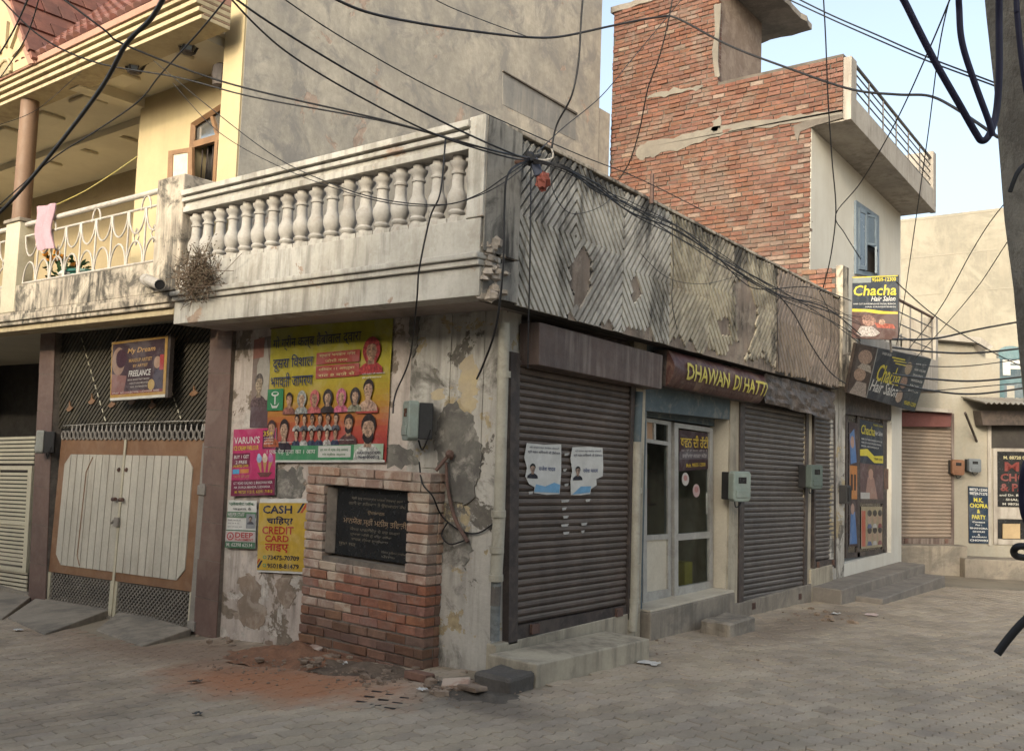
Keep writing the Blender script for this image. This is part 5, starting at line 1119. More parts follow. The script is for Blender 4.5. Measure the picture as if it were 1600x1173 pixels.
part('hasp', M_mesh, t, lambda b: b.tube([gq.at(0.46, 0.475, 0.03), gq.at(0.485, 0.455, 0.04), gq.at(0.505, 0.45, 0.03)], 0.012, 6)); part('body', M_mesh, t, lambda b: b.prism(gq.rect(0.485, 0.44, 0.515, 0.49, 0.05), (0, 0.025, 0)), bevel=0.004)
# rings and spikes above the gate
rq = pq(A0, [(97, 660), (320, 658), (320, 687), (95, 687)], 0.03)
crest = thing('gate_crest', rq.at(0.5, 1), 'row of iron rings and spikes along the top of the brown gate', 'iron crest')
ri = MB(); nseg = 10
for i in range(30):
    c = rq.at(0.02+i*0.0333, 0.74, 0)
    part('ring', M_shframe if False else M_mesh, crest, lambda b: b.tube([c+Vector((0.042*math.cos(2*math.pi*k/nseg), 0, 0.05*math.sin(2*math.pi*k/nseg))) for k in range(nseg+1)], 0.011, 5, cap=False))
    if i > 1: part('spike', M_railp, crest, lambda b: b.tube([rq.at(0.02+i*0.0333, 0.48, 0), rq.at(0.022+i*0.0333, 0.15, 0)], [0.011, 0.005], 5))
part('wire', M_railp, crest, lambda b: b.tube([rq.at(0, 0.18, -0.02), rq.at(0.35, 0.05, -0.02), rq.at(1, -0.05, -0.02)], 0.004, 5))
# diagonal slat grille above
dg = pq(A0, [(88, 505), (331, 498), (322, 660), (83, 670)], -0.04)
gril = thing('slat_grille', dg.at(0.5, 1), 'dark grille of diagonal slats above the brown gate', 'grille')
part('void_shade', M_dark, gril, lambda b: b.prism(dg.rect(0, 0, 1, 1.02, -0.03), (0, 0.03, 0)))  # sheet coloured dark for the shaded void behind the slats
for i in range(-24, 42):
    x_ = i/40.0; w_ = 0.016; sl = 0.42
    poly = clip_poly([(x_+sl, 0), (x_+sl+w_, 0), (x_+w_, 1), (x_, 1)], 0, 0, 1, 1)
    if len(poly) >= 3:
        part('slat', M_slat, gril, lambda b: b.prism([dg.at(p_[0], p_[1], 0.0) for p_ in poly], (0, 0.03, 0)))
for s0, t0, s1, t1 in ((0.20, 0.15, 0.40, 0.98), (0.72, 0.35, 0.87, 0.98)):
    part('cross_bar', M_gcream, gril, lambda b: [b.tube([dg.at(s0+(s1-s0)*(k/11), t0+(t1-t0)*(k/11), 0.012), dg.at(s0+(s1-s0)*((k+0.55)/11), t0+(t1-t0)*((k+0.55)/11), 0.012)], 0.008, 5) for k in range(11)])
for s0, t0 in ((0.13, 0.80), (0.29, 0.74), (0.43, 0.78), (0.56, 0.76), (0.69, 0.80), (0.93, 0.70)):
    part('leaf_ornament', M_gbrown, gril, lambda b: b.prism([dg.at(s0+a*0.02, t0+c*0.045, 0.02) for a, c in ((-1.2, 0.5), (-0.2, -0.1), (-0.1, -1.3), (0.35, -0.2), (1.3, 0.2), (0.6, 0.8), (-0.4, 1))], (0, 0.012, 0)))
# slatted gate at the far left
lq = pq(A0, [(-60, 684), (55, 680), (40, 941), (-75, 921)], -0.03)
sg = thing('slatted_gate', lq.at(0.6, 1), 'cream slatted gate at the left edge beside the brown pilaster', 'gate')
for a0, a1 in ((0.53, 0.565), (0.955, 1.0)): part('stile', M_gcream, sg, lambda b: b.prism(lq.rect(a0, 0.2, a1, 0.82, 0.021), (0, 0.04, 0)))
for t0 in (0.185, 0.52, 0.80): part('rail', M_gcream, sg, lambda b: b.prism(lq.rect(0.0, t0, 1.0, t0+0.025, 0.018), (0, 0.035, 0)))
for i in range(40):
    t0 = 0.005+i*0.0247
    if any(abs(t0-x) < 0.02 for x in (0.185, 0.52, 0.80)): continue
    part('slat', M_gcream, sg, lambda b: b.prism(lq.rect(0.0, t0, 1.0, t0+0.016, 0.0), (0, 0.012, 0)))
# signboard
sp = Plane((0, -0.16, 0), (0, -1, 0)); q = pq(sp, [(175, 535), (263, 524), (258, 620), (172, 626)])
t = thing('beauty_signboard', q.at(0.5, 1), 'small dark makeup artist signboard hung on the slat grille above the gate', 'sign')
part('board', M_shframe, t, lambda b: b.prism(q.rect(-0.01, -0.01, 1.04, 1.01, -0.002), (0, 0.05, 0)))
blocks('printed_panel', q, [(0, 0, 1, 1, (0.36, 0.21, 0.055)), (0.02, 0.04, 0.955, 0.90, (0.05, 0.028, 0.035)), (0, 0.955, 1, 1.0, (0.55, 0.52, 0.46)), (0.02, 0.86, 0.95, 0.905, (0.17, 0.02, 0.03)), (ell(0.14, 0.34, 0.12, 0.24), (0.26, 0.17, 0.13)), ([(0.02, 0.55), (0.3, 0.6), (0.26, 0.86), (0.02, 0.86)], (0.2, 0.1, 0.09)), (ell(0.19, 0.3, 0.1, 0.16), (0.05, 0.02, 0.03)), (ell(0.84, 0.42, 0.06, 0.1), (0.30, 0.19, 0.13)), ([(0.76, 0.86), (0.8, 0.55), (0.9, 0.5), (0.95, 0.86)], (0.04, 0.03, 0.05)), (0.88, 0.3, 0.95, 0.55, (0.3, 0.04, 0.04)), (ell(0.75, 0.78, 0.06, 0.09), (0.38, 0.26, 0.1))], t, 0.002)
lettering('lettering', q, [(0.31, 0.14, 0.80, 0.25, 'My Dream', (0.5, 0.3, 0.12), 0.2), (0.34, 0.32, 0.75, 0.38, 'MAKEUP ARTIST', (0.42, 0.26, 0.1)), (0.42, 0.42, 0.68, 0.47, 'BY ARTIST', (0.42, 0.26, 0.1)), (0.34, 0.52, 0.74, 0.62, 'FREELANCE', (0.58, 0.56, 0.52), 0.2), (0.33, 0.66, 0.72, 0.69, 'BRIDAL MAKEUP PARTY MAKEUP', (0.4, 0.37, 0.33)), (0.36, 0.72, 0.70, 0.75, 'HAIR STYLING MEHANDI', (0.4, 0.37, 0.33)), (0.38, 0.78, 0.68, 0.81, 'NAIL EXTENSION', (0.4, 0.37, 0.33)), (0.04, 0.865, 0.90, 0.895, 'STREET NO 2 HAIBOWAL LUDHIANA 98880', (0.5, 0.45, 0.4))], t, 0.006)
part('hanging_cord', M_railp, t, lambda b: (b.tube([q.at(0.05, 0), q.at(0.05, -0.25)+Vector((0, 0.1, 0))], 0.004, 5), b.tube([q.at(0.95, 0), q.at(0.95, -0.2)+Vector((0, 0.1, 0))], 0.004, 5)))
mp = A0.P(57, 690, 0.2); meter('grey electricity meter box on the brown pilaster at the left', mp, Vector((0.085, -0.05, 0)), Vector((0, 0, 0.145)), Vector((-0.5, -0.86, 0)).normalized(), lid=M_meterg)
# ramps at the gate
def ramp(name, pts, th, label, mat):
    top = [G(u, v) for u, v in pts]; b = MB(); b.prism([p+Vector((0, 0, t_)) for p, t_ in zip(top, th)], (0, 0, -0.3)); o = b.build(name, mat, None, False, 0.012); tag(o, label, 'ramp', 'concrete ramps at the gate'); return o
ramp('entry_ramp', [(70, 992), (170, 964), (70, 938), (12, 966)], (0.015, 0.09, 0.12, 0.02), 'sloping concrete entry ramp left of the gate middle', M_cement)
ramp('entry_ramp', [(222, 1010), (298, 992), (190, 964), (150, 985)], (0.01, 0.07, 0.10, 0.01), 'sloping concrete entry ramp before the right gate leaf', M_cement)
ramp('entry_ramp', [(-60, 965), (4, 968), (50, 942), (-60, 926)], (0.02, 0.02, 0.1, 0.12), 'cement apron before the slatted gate at the left edge', M_cement)
boxp('threshold', M_cement, house, (-12, -0.05, -0.9), (-3.7, 2.4, -0.33))
# small things on the balcony
q = pq(Plane((0, YA+0.02, 0), (0, -1, 0)), [(60, 324), (89, 318), (85, 388), (61, 392)])
b = MB(); n, m = 6, 8; vs_ = [q.at(0.06*math.sin(j)+i/n*(1-0.25*math.sin(j/m*3.1)), j/m, 0.02*math.sin(i*1.6+j*0.3)+0.02) for j in range(m+1) for i in range(n+1)]
fs = [[j*(n+1)+i, j*(n+1)+i+1, (j+1)*(n+1)+i+1, (j+1)*(n+1)+i] for j in range(m) for i in range(n)]; b.add(vs_, fs); b.add([v-q.n*0.012 for v in vs_], [f[::-1] for f in fs])
tag(b.build('pink_towel', surf('pink_cotton', (0.44, 0.285, 0.32), (0.38, 0.24, 0.275), scale=4, bump=0.3, fine=70), None, True), 'pale pink towel hanging over the balcony railing', 'towel')
M_leaf = surf('plant_leaf', (0.035, 0.085, 0.03), (0.025, 0.06, 0.022), scale=8, bump=0.1)
def potted(u, label, pot_col, fl=None):
    c = Vector((Plane((0, YA+0.42, 0), (0, -1, 0)).P(u, 400).x, YA+0.42, 3.18)); t = thing('potted_plant', c, label, 'plant')
    part('pot', pot_col, t, lambda b: b.lathe([(0.1, 0), (0.15, 0.3), (0.165, 0.3), (0.165, 0.34), (0.14, 0.34)], c, 12))
    part('leaves', M_leaf, t, lambda b: [leaf_quad(b, c+Vector((rnd.gauss(0, 0.12), rnd.gauss(0, 0.12), 0.45+rnd.random()*0.25)), 0.055) for k in range(90)])
    if fl: part('flowers', fl, t, lambda b: [lump(b, c+Vector((rnd.gauss(0, 0.08), rnd.gauss(0, 0.08)-0.05, 0.62+rnd.random()*0.12)), 0.035, k, 6, 4) for k in range(9)])
def leaf_quad(b, c, s):
    a = Vector((rnd.gauss(0, 1), rnd.gauss(0, 1), rnd.gauss(0, 1))).normalized(); d_ = a.orthogonal().normalized()
    b.add([c-a*s, c-d_*s*0.4, c+a*s, c+d_*s*0.4], [[0, 1, 2, 3]])
potted(101, 'potted plant with orange flowers behind the balcony railing', surf('dark_red_pot', (0.14, 0.05, 0.045)), ink((0.62, 0.25, 0.03)))
c = Vector((Plane((0, YA+0.4, 0), (0, -1, 0)).P(143, 420).x, YA+0.4, 3.18)); t = thing('plastic_tub', c, 'dark green plastic tub on the balcony floor', 'tub')
part('body', surf('green_plastic', (0.02, 0.11, 0.085), rough=0.4, bump=0.03), t, lambda b: b.lathe([(0.2, 0), (0.27, 0.42), (0.3, 0.42), (0.3, 0.45), (0.25, 0.45)], c, 18)); part('lid', M_paper, t, lambda b: b.lathe([(0.12, 0.38), (0.14, 0.40), (0.10, 0.44)], c+Vector((-0.1, -0.2, 0)), 10))
# spout
t = thing('drain_spout', AF.P(250, 445), 'white plastic drain spout sticking out under the balcony post', 'pipe')
part('tube', M_railp, t, lambda b: b.tube([AF.P(228, 436, -0.05), AF.P(232, 438, 0.12), AF.P(250, 445, 0.34)], 0.05, 12, cap=False)); part('socket', M_railp, t, lambda b: b.tube([AF.P(228, 437, 0.0), AF.P(233, 439, 0.13)], 0.062, 12)); part('mouth', M_black, t, lambda b: b.tube([AF.P(246, 443.5, 0.30), AF.P(250, 445, 0.335)], 0.044, 10))
# dry creeper
t = thing('dry_creeper', AF.P(310, 455), 'dry brown creeper growing from the corner of the balustrade', 'plant')
stm, lv = MB(), MB(); root = AF.P(305, 452, 0.06)
for k in range(150):
    tgt = AF.P(rnd.gauss(308, 22), rnd.gauss(416, 17), 0.05+abs(rnd.gauss(0, 0.10))); st = root+Vector((rnd.gauss(0, 0.16), rnd.gauss(0, 0.03), rnd.gauss(0.0, 0.07)))
    mid = (st+tgt)/2+Vector((rnd.gauss(0, 0.06), rnd.gauss(0, 0.05), rnd.gauss(0, 0.05)))
    pts = spline([st, mid, tgt], 4); stm.tube(pts, 0.0032, 4, cap=False)
    for j in range(9):
        p_ = pts[rnd.randrange(2, len(pts))]; leaf_quad(lv, p_+Vector((rnd.gauss(0, 0.03), rnd.gauss(0, 0.03), rnd.gauss(0, 0.03))), 0.015)
stm.build('stems', surf('dry_stem', (0.17, 0.12, 0.085), bump=0), t); lv.build('dry_leaves', surf('dry_leaf', (0.15, 0.11, 0.075), (0.09, 0.075, 0.05), bump=0), t)
# ------------------------------------------------------------------ the brick house above the lane
M_cementpatch = surf('cement_smear', (0.21, 0.19, 0.16), (0.16, 0.145, 0.125), scale=2.5, fine=35, bump=0.5, bdist=0.006, stain=0.4, stain_col=(0.16, 0.14, 0.12), stain_scale=3)
M_bmortar = surf('grey_mortar', (0.13, 0.112, 0.095), (0.085, 0.073, 0.062), scale=4, fine=40, bump=0.7, bdist=0.008)
M_offwhite = surf('offwhite_house_paint', (0.57, 0.545, 0.485), (0.52, 0.49, 0.43), scale=1.0, fine=25, bump=0.1, grime=0.06, streak=0.2, streak_col=(0.4, 0.34, 0.26))
M_conc = surf('pale_balcony_concrete', (0.40, 0.365, 0.32), (0.32, 0.29, 0.255), scale=2, fine=30, bump=0.3, bdist=0.005, streak=0.7, streak_col=(0.18, 0.15, 0.125), streak_scale=(5, 5, 0.6))
M_slabc = surf('rough_roof_slab', (0.30, 0.265, 0.23), (0.22, 0.195, 0.17), scale=2.5, fine=25, bump=0.6, bdist=0.012, stain=0.5, stain_col=(0.12, 0.11, 0.10), stain_scale=2)
M_bluew = surf('blue_grey_window_paint', (0.17, 0.21, 0.25), (0.13, 0.165, 0.20), scale=4, rough=0.5, bump=0.1)
M_steelr = surf('steel_railing', (0.16, 0.145, 0.135), (0.12, 0.11, 0.10), rough=0.5, bump=0.05, metal=0.3)
M_brickw = surf('dimmed_wall_brick', (0.20, 0.092, 0.062), (0.145, 0.068, 0.048), scale=5, fine=30, bump=0.8, bdist=0.008, island=0.17, grime=0.5, stain=0.6, stain_col=(0.17, 0.14, 0.115), stain_scale=1.6, stain_at=0.54)  # brick colour lowered to offset the sun falling on this wall
M_brickwp = surf('lime_washed_brick', (0.25, 0.18, 0.14), (0.19, 0.13, 0.10), scale=5, fine=30, bump=0.8, bdist=0.008, island=0.22, grime=0.45)
bh = thing('brick_house', (-2, 8, 0), 'bare red brick house with stair tower rising behind the corner shop', 'house')
BY = 7.6
zpar = BR.P(1123, 127).z; zpar = 0.5*(zpar+BR.P(1320, 80).z); xtl = BR.P(957, 100).x; xtr = BR.P(1123, 60).x; ztt = BR.P(958, 18).z-0.02; xpr = BR.P(1320, 120).x-0.02; xwr = BR.P(1266, 300).x
part('brick_backing', M_bmortar, bh, lambda b: (b.box((xtl, BY+0.018, 3.0), (xwr-0.02, BY+0.25, 6.72)), b.box((xtl, BY+0.018, 6.72), (xpr-0.01, BY+0.25, zpar-0.02)), b.box((xtl, BY+0.018, zpar-0.02), (xtr-0.02, BY+0.25, ztt-0.02))))
CB = 0.076; rows = int((ztt-3.9)/CB); spots = []
for r in range(rows):
    z = ztt-(r+0.5)*CB
    xr = xtr if z > zpar-0.03 else (xpr if z > 6.72 else xwr)
    x = xr; first = True
    while x > xtl+0.02:
        l = 0.205+rnd.uniform(-0.02, 0.012) if not (first and r % 2) else 0.105; first = False; l = min(l, x-xtl)
        if l < 0.05: break
        cx2 = x-l/2; u, v, d = project((cx2, BY, z))
        if v < 182+0.51*(u-757)+25 or u > 1270:
            if not (u < 950): spots.append((d, cx2, z, l))
        x -= l
spots.sort()
bmats = [M_brick, M_brick, M_brick, M_brickpale]
rest_b = {m.name: (MB(), m) for m in (M_brickw, M_brickwp)}
for k, (d, x, z, l) in enumerate(spots):
    m = M_brickwp if (rnd.random() < 0.04 or (z < 4.8 and x > -1.3 and rnd.random() < 0.35) or (x > xwr-0.25 and z < 6.7 and rnd.random() < 0.3)) else M_brickw
    if k < 300: brick_at(bh, (x, BY+0.055, z), round(l-0.012, 2), 0.11, CB-0.014, m, 0.0, 1.2)
    else:
        bb = brick_mesh(l-0.012, 0.11, CB-0.014, m, k); o_ = Vector((x+rnd.gauss(0, 0.002), BY+0.055+rnd.gauss(0, 0.005), z+rnd.gauss(0, 0.002))); rz_ = Matrix.Rotation(rnd.gauss(0, 0.015), 3, 'Z')
        rest_b[m.name][0].add([o_+rz_ @ Vector(v) for v in bb.v], bb.f)
for nm, (mb, m) in rest_b.items():
    if mb.v: tag(mb.build('brickwork', m, bh), kind='stuff')
def smear(pts, seed, off=0.012):
    rr = random.Random(seed); n = len(pts); out = []
    for i in range(n):
        a, c = pts[i], pts[(i+1) % n]
        for k in range(5): t_ = k/5; out.append((a[0]+(c[0]-a[0])*t_+rr.gauss(0, 2.0), a[1]+(c[1]-a[1])*t_+rr.gauss(0, 1.6)))
    b = MB(); b.prism(BR.Q(out, off), (0, 0.03, 0)); return b.build('cement_patch', M_cementpatch, bh)
smear([(990, 240), (1010, 222), (1080, 207), (1120, 196), (1200, 187), (1262, 178), (1318, 172), (1318, 178), (1262, 190), (1190, 200), (1120, 212), (1080, 228), (1020, 244), (1000, 250)], 1)
smear([(1010, 150), (1040, 143), (1075, 138), (1100, 132), (1098, 138), (1060, 146), (1012, 156)], 2)
smear([(1115, 8), (1124, 5), (1125, 120), (1118, 124)], 3); smear([(1112, 190), (1126, 180), (1126, 200), (1112, 212)], 4)
part('dark_patch', M_darkcement, bh, lambda b: b.prism(BR.Q([(1240, 196), (1262, 188), (1318, 178), (1318, 184), (1275, 196), (1250, 206), (1246, 222), (1242, 212)], 0.016), (0, 0.02, 0)))  # dark irregular patch below the cement band
# tower side and its roof slab
M_towerside = surf('mortar_washed_brick', (0.25, 0.19, 0.15), (0.20, 0.145, 0.115), scale=3, fine=25, bump=0.5, bdist=0.008, stain=0.5, stain_col=(0.34, 0.27, 0.22), stain_scale=4)
TX = Plane((xtr-0.012, 0, 0), (1, 0, 0)); yte = TX.P(1190, 60).y
part('tower_wall', M_towerside, bh, lambda b: (b.box((xtr-0.24, BY+0.02, 6.5), (xtr-0.012, yte, ztt-0.03)), b.box((xtl, yte-0.25, 6.5), (xtr-0.25, yte, ztt-0.03)), b.box((xtl, BY+0.3, 6.5), (xtl+0.2, yte-0.26, ztt-0.03))))
def rough_slab(b, lo, hi, n=14):
    rr = random.Random(5); pts = []
    x0, y0, z0 = lo; x1, y1, z1 = hi
    for k in range(n): pts.append((x0+(x1-x0)*k/n, y0+rr.gauss(0, 0.015)))
    for k in range(n): pts.append((x1+rr.gauss(0, 0.02), y0+(y1-y0)*k/n))
    for k in range(n): pts.append((x1-(x1-x0)*k/n, y1+rr.gauss(0, 0.02)))
    for k in range(n): pts.append((x0, y1-(y1-y0)*k/n))
    b.prism([(x, y, z0) for x, y in pts], (0, 0, z1-z0))
part('tower_slab', M_slabc, bh, lambda b: rough_slab(b, (xtl-0.05, BY-0.02, ztt-0.02), (xtr+0.62, yte+0.75, ztt+0.09)), bevel=0.01)
# upper wall to the lane, slabs, parapets, railing
boxp('lane_wall', M_offwhite, bh, (-0.5, BY+0.03, 3.0), (-0.3, 12.45, 6.72)); boxp('back_wall', M_offwhite, bh, (-3.8, 12.25, -0.5), (-0.31, 12.45, 6.7))
zs0 = BALX.P(1320, 174).z; zs1 = BALX.P(1462, 331).z
part('roof_slab', M_conc, bh, lambda b: b.prism([(-3.8, BY+0.02, zs0-0.02), (0.3, BY+0.02, zs0-0.02), (0.3, 12.58, zs1), (-3.8, 12.58, zs1)], (0, 0, 0.16)))
part('slab_edge', M_conc, bh, lambda b: b.prism([(0.302, BY-0.03, zs0-0.03), (0.302, 12.58, zs1-0.02), (0.302, 12.58, zs1+0.38), (0.302, BY-0.03, zs0+0.36)], (-0.1, 0, 0)), bevel=0.008)
zp1 = BALX.P(1340, 92).z
part('end_parapet', M_conc, bh, lambda b: b.box((xpr-0.0, BY-0.012, zs0+0.0), (0.30, BY+0.24, zp1-0.05)), bevel=0.01)
part('end_parapet', M_conc, bh, lambda b: b.box((-0.35, 12.36, zs1+0.1), (0.305, 12.58, BALX.P(1462, 240).z)), bevel=0.01)
rl = thing('terrace_railing', (0.25, 10, zs0+0.3), 'thin steel railing along the roof terrace of the brick house', 'railing')
y0r, y1r = BY+0.24, 12.36
for k in range(6):
    za = zp1-0.07-k*0.13; zb_ = BALX.P(1447, 236).z+0.02-k*0.13
    part('rail', M_steelr, rl, lambda b: b.tube([(0.25, y0r, za), (0.25, y1r, zb_)], 0.026 if k == 0 else 0.011, 8))
for k in range(1, 6):
    f = k/6; za = zp1-0.07+(BALX.P(1447, 236).z+0.09-zp1)*f
    part('upright', M_steelr, rl, lambda b: b.tube([(0.25, y0r+(y1r-y0r)*f, za-0.75), (0.25, y0r+(y1r-y0r)*f, za)], 0.013, 6))
M_bluepane = surf('dim_blue_pane', (0.09, 0.115, 0.14), (0.07, 0.09, 0.115), rough=0.2, spec=0.6, bump=0.0)
# window in the lane wall
wq = pq(UPX, [(1336, 313), (1372, 338), (1372, 434), (1336, 428)], 0.02)
wn_ = part('blue_window', M_bluew, bh, lambda b: [b.prism(wq.rect(*r_, 0.02), (-0.06, 0, 0)) for r_ in ((0, 0, 0.09, 1), (0.91, 0, 1, 1), (0.09, 0, 0.91, 0.06), (0.09, 0.94, 0.91, 1), (0.36, 0.06, 0.42, 0.94), (0.42, 0.5, 0.91, 0.54))])
part('dark_sheet', M_dark, wn_, lambda b: b.prism(wq.rect(0.05, 0.03, 0.95, 0.97, -0.018), (-0.01, 0, 0)))  # flat sheet, the room's shade behind the frame is in its colour
for (s0, t0, s1, t1, o0, o1) in ((0.1, 0.07, 0.36, 0.93, 0.03, 0.06), (0.42, 0.1, 0.62, 0.55, 0.03, 0.12), (0.62, 0.56, 0.92, 0.96, 0.12, 0.03)):
    a = [wq.at(s0, t0, o0), wq.at(s1, t0, o1), wq.at(s1, t1, o1), wq.at(s0, t1, o0)]; cq = Quad(*a)
    cf = part('casement', M_bluew, wn_, lambda b: [b.prism(cq.rect(*r_), -cq.n*0.03) for r_ in ((0, 0, 0.14, 1), (0.86, 0, 1, 1), (0.14, 0, 0.86, 0.07), (0.14, 0.93, 0.86, 1))])
    part('pane', M_bluepane, cf, lambda b: b.prism(cq.rect(0.14, 0.07, 0.86, 0.93, -0.012), -cq.n*0.006))
# first floor balcony over the salon
zf = BALX.P(1400, 566).z
boxp('balcony_slab', M_conc, bh, (-0.5, BY+0.02, 3.02), (0.30, 12.7, 3.22), 0.008); boxp('balcony_kerb', M_conc, bh, (0.18, BY+0.3, 3.22), (0.302, 12.7, 3.62), 0.008)
boxp('balcony_end', M_conc, bh, (-0.3, 12.55, 3.22), (0.304, 12.72, BALX.P(1466, 497).z), 0.008)
rl2 = thing('balcony_railing', (0.25, 10, 3.6), 'brown steel railing of the first floor balcony behind the salon signs', 'railing')
for k in range(4): part('rail', M_rust if k == 0 else M_steelr, rl2, lambda b: b.tube([(0.25, 8.0, 4.42-k*0.2), (0.25, 12.55, 4.42-k*0.2)], 0.026 if k == 0 else 0.011, 8))
for k in range(7): part('upright', M_steelr, rl2, lambda b: b.tube([(0.25, 8.0+k*0.75, 3.6), (0.25, 8.0+k*0.75, 4.42)], 0.013, 6))
# brick stub pier by the corner of the balcony
stub = thing('brick_stub', (0.1, 7.45, 3.9), 'short brick stub wall with plastered end above the salon corner', 'brick wall')
ztb = BR.P(1300, 412).z-0.12; SY = 7.28
part('core', M_bmortar, stub, lambda b: b.box((-0.29, SY+0.02, 2.75), (0.20, SY+0.22, ztb-0.02)))
part('plaster_end', M_moss, stub, lambda b: b.box((0.20, SY-0.005, 2.75), (0.30, SY+0.26, ztb+0.02)), bevel=0.008)
for r in range(int((ztb-3.2)/CB)):
    z = ztb-(r+0.5)*CB; x = -0.30+(0.11 if r % 2 else 0.0)
    for l in ((0.22, 0.22) if r % 2 == 0 else (0.24, 0.14)):
        brick_at(stub, (min(x+l/2, 0.2-l/2), SY+0.055, z), round(l-0.012, 2), 0.11, CB-0.014, M_brick if z < ztb-0.06 else M_brickdark); x += l
# ------------------------------------------------------------------ hair salon under the brick house
salon = thing('hair_salon', (0, 9.5, -0.3), 'narrow hair salon front with poster covered glass under the brick house', 'shop')
ys0, ys1 = yB(1303), 11.42
boxp('pier', M_wallC, salon, (-0.5, 8.06, -0.6), (0.0, yB(1320), 3.02)); boxp('pier', M_offwhite, salon, (-0.4, yB(1393), -0.6), (0.0, ys1, 3.02)); boxp('end_wall', M_offwhite, salon, (-3.8, ys1-0.2, -0.6), (-0.4, ys1, 3.02))
boxp('lintel', M_shframe, salon, (-0.12, yB(1320), 2.42), (-0.01, yB(1393), 3.02)); boxp('threshold', M_offwhite, salon, (-0.4, yB(1320), -0.6), (-0.002, yB(1393), 0.18))
sqd = pq(B0, [(1320, 620), (1393, 640), (1393, 863), (1320, 872)], -0.08)
sd_ = part('glass_door', M_shframe, salon, lambda b: [b.prism(sqd.rect(*r_, 0.02), (-0.06, 0, 0)) for r_ in ((0, 0, 0.04, 1), (0.22, 0, 0.27, 1), (0.77, 0, 0.81, 1), (0.81, 0.0, 0.86, 1), (0.04, 0.97, 0.8, 1.0), (0.27, 0.63, 0.77, 0.66), (0.04, 0, 0.8, 0.04))])
part('film_panel', M_granite, sd_, lambda b: b.prism(sqd.rect(0.04, 0.04, 0.8, 0.97), (-0.02, 0, 0)))
part('side_panel', M_conc, sd_, lambda b: b.prism(sqd.rect(0.86, 0.0, 1.0, 1.0), (-0.02, 0, 0))); part('door_band', M_rust, sd_, lambda b: b.prism(sqd.rect(0.80, 0.42, 1.0, 0.56, 0.03), (-0.02, 0, 0)))
nvb = (0.022, 0.03, 0.045); yel = (0.55, 0.47, 0.05); wht = (0.55, 0.54, 0.52); sal = (0.36, 0.22, 0.17)
qd = sub(sqd, 0.27, 0.12, 0.77, 0.63, 0.022)
blocks('film_print', qd, [(0, 0, 1, 1, nvb), ([(0, 0.38), (0.3, 0.36), (0.6, 0.44), (1, 0.42), (1, 0.52), (0.6, 0.53), (0.3, 0.45), (0, 0.46)], yel), (0, 0.55, 1, 1, (0.10, 0.06, 0.06)), (ell(0.45, 0.63, 0.13, 0.07), (0.12, 0.08, 0.06)), ([(0.2, 1), (0.32, 0.72), (0.58, 0.72), (0.75, 1)], (0.28, 0.17, 0.14)), (ell(0.45, 0.68, 0.1, 0.07), sal), (0.02, 0.92, 0.4, 1, (0.4, 0.38, 0.36))], sd_, 0.0)
lettering('film_lettering', qd, [(0.04, 0.06, 0.62, 0.18, 'Chacha', yel, 0.25), (0.60, 0.10, 0.96, 0.16, 'Hair Salon', wht, 0.2), (0.55, 0.02, 0.97, 0.045, '95689-12300', yel), (0.05, 0.23, 0.95, 0.25, 'HAIR CUT SHAVE MASSAGE FACIAL', wht), (0.05, 0.275, 0.9, 0.295, 'HAIR COLOUR STRAIGHTENING', wht), (0.05, 0.32, 0.8, 0.34, 'BRIDAL GROOM MAKEUP', wht), (0.6, 0.46, 0.95, 0.49, '95689-12300', nvb)], sd_, 0.003)
qd2 = sub(sqd, 0.29, 0.68, 0.75, 0.95, 0.022)
blocks('film_print', qd2, [(0, 0, 1, 1, (0.30, 0.25, 0.16)), (0.02, 0.1, 0.2, 0.95, (0.4, 0.1, 0.06))], sd_, 0.0)
for k in range(6):
    blocks('style_picture', qd2, [(ell(0.38+0.25*(k % 3), 0.27+0.42*(k//3), 0.1, 0.17), (0.34, 0.24, 0.17)), (ell(0.38+0.25*(k % 3), 0.16+0.42*(k//3), 0.1, 0.08), (0.05, 0.04, 0.035)), ([(0.26+0.25*(k % 3), 0.52+0.42*(k//3)), (0.32+0.25*(k % 3), 0.42+0.42*(k//3)), (0.44+0.25*(k % 3), 0.42+0.42*(k//3)), (0.5+0.25*(k % 3), 0.52+0.42*(k//3))], ((0.08, 0.1, 0.2), (0.4, 0.38, 0.35), (0.2, 0.06, 0.06))[k % 3])], sd_, 0.003)
qd3 = sub(sqd, 0.05, 0.15, 0.22, 0.93, 0.022)
blocks('film_print', qd3, [(0, 0, 1, 1, (0.05, 0.03, 0.03)), (0.1, 0.35, 0.95, 0.62, (0.42, 0.17, 0.05)), ([(0.1, 0.1), (0.6, 0.05), (0.9, 0.32), (0.2, 0.34)], (0.08, 0.16, 0.34)), (ell(0.4, 0.16, 0.22, 0.05), sal), ([(0.1, 0.98), (0.2, 0.74), (0.7, 0.72), (0.95, 0.98)], (0.08, 0.16, 0.34)), (ell(0.42, 0.7, 0.2, 0.045), sal), (0.2, 0.42, 0.45, 0.55, (0.06, 0.03, 0.02)), (0.58, 0.42, 0.82, 0.55, (0.06, 0.03, 0.02))], sd_, 0.0)
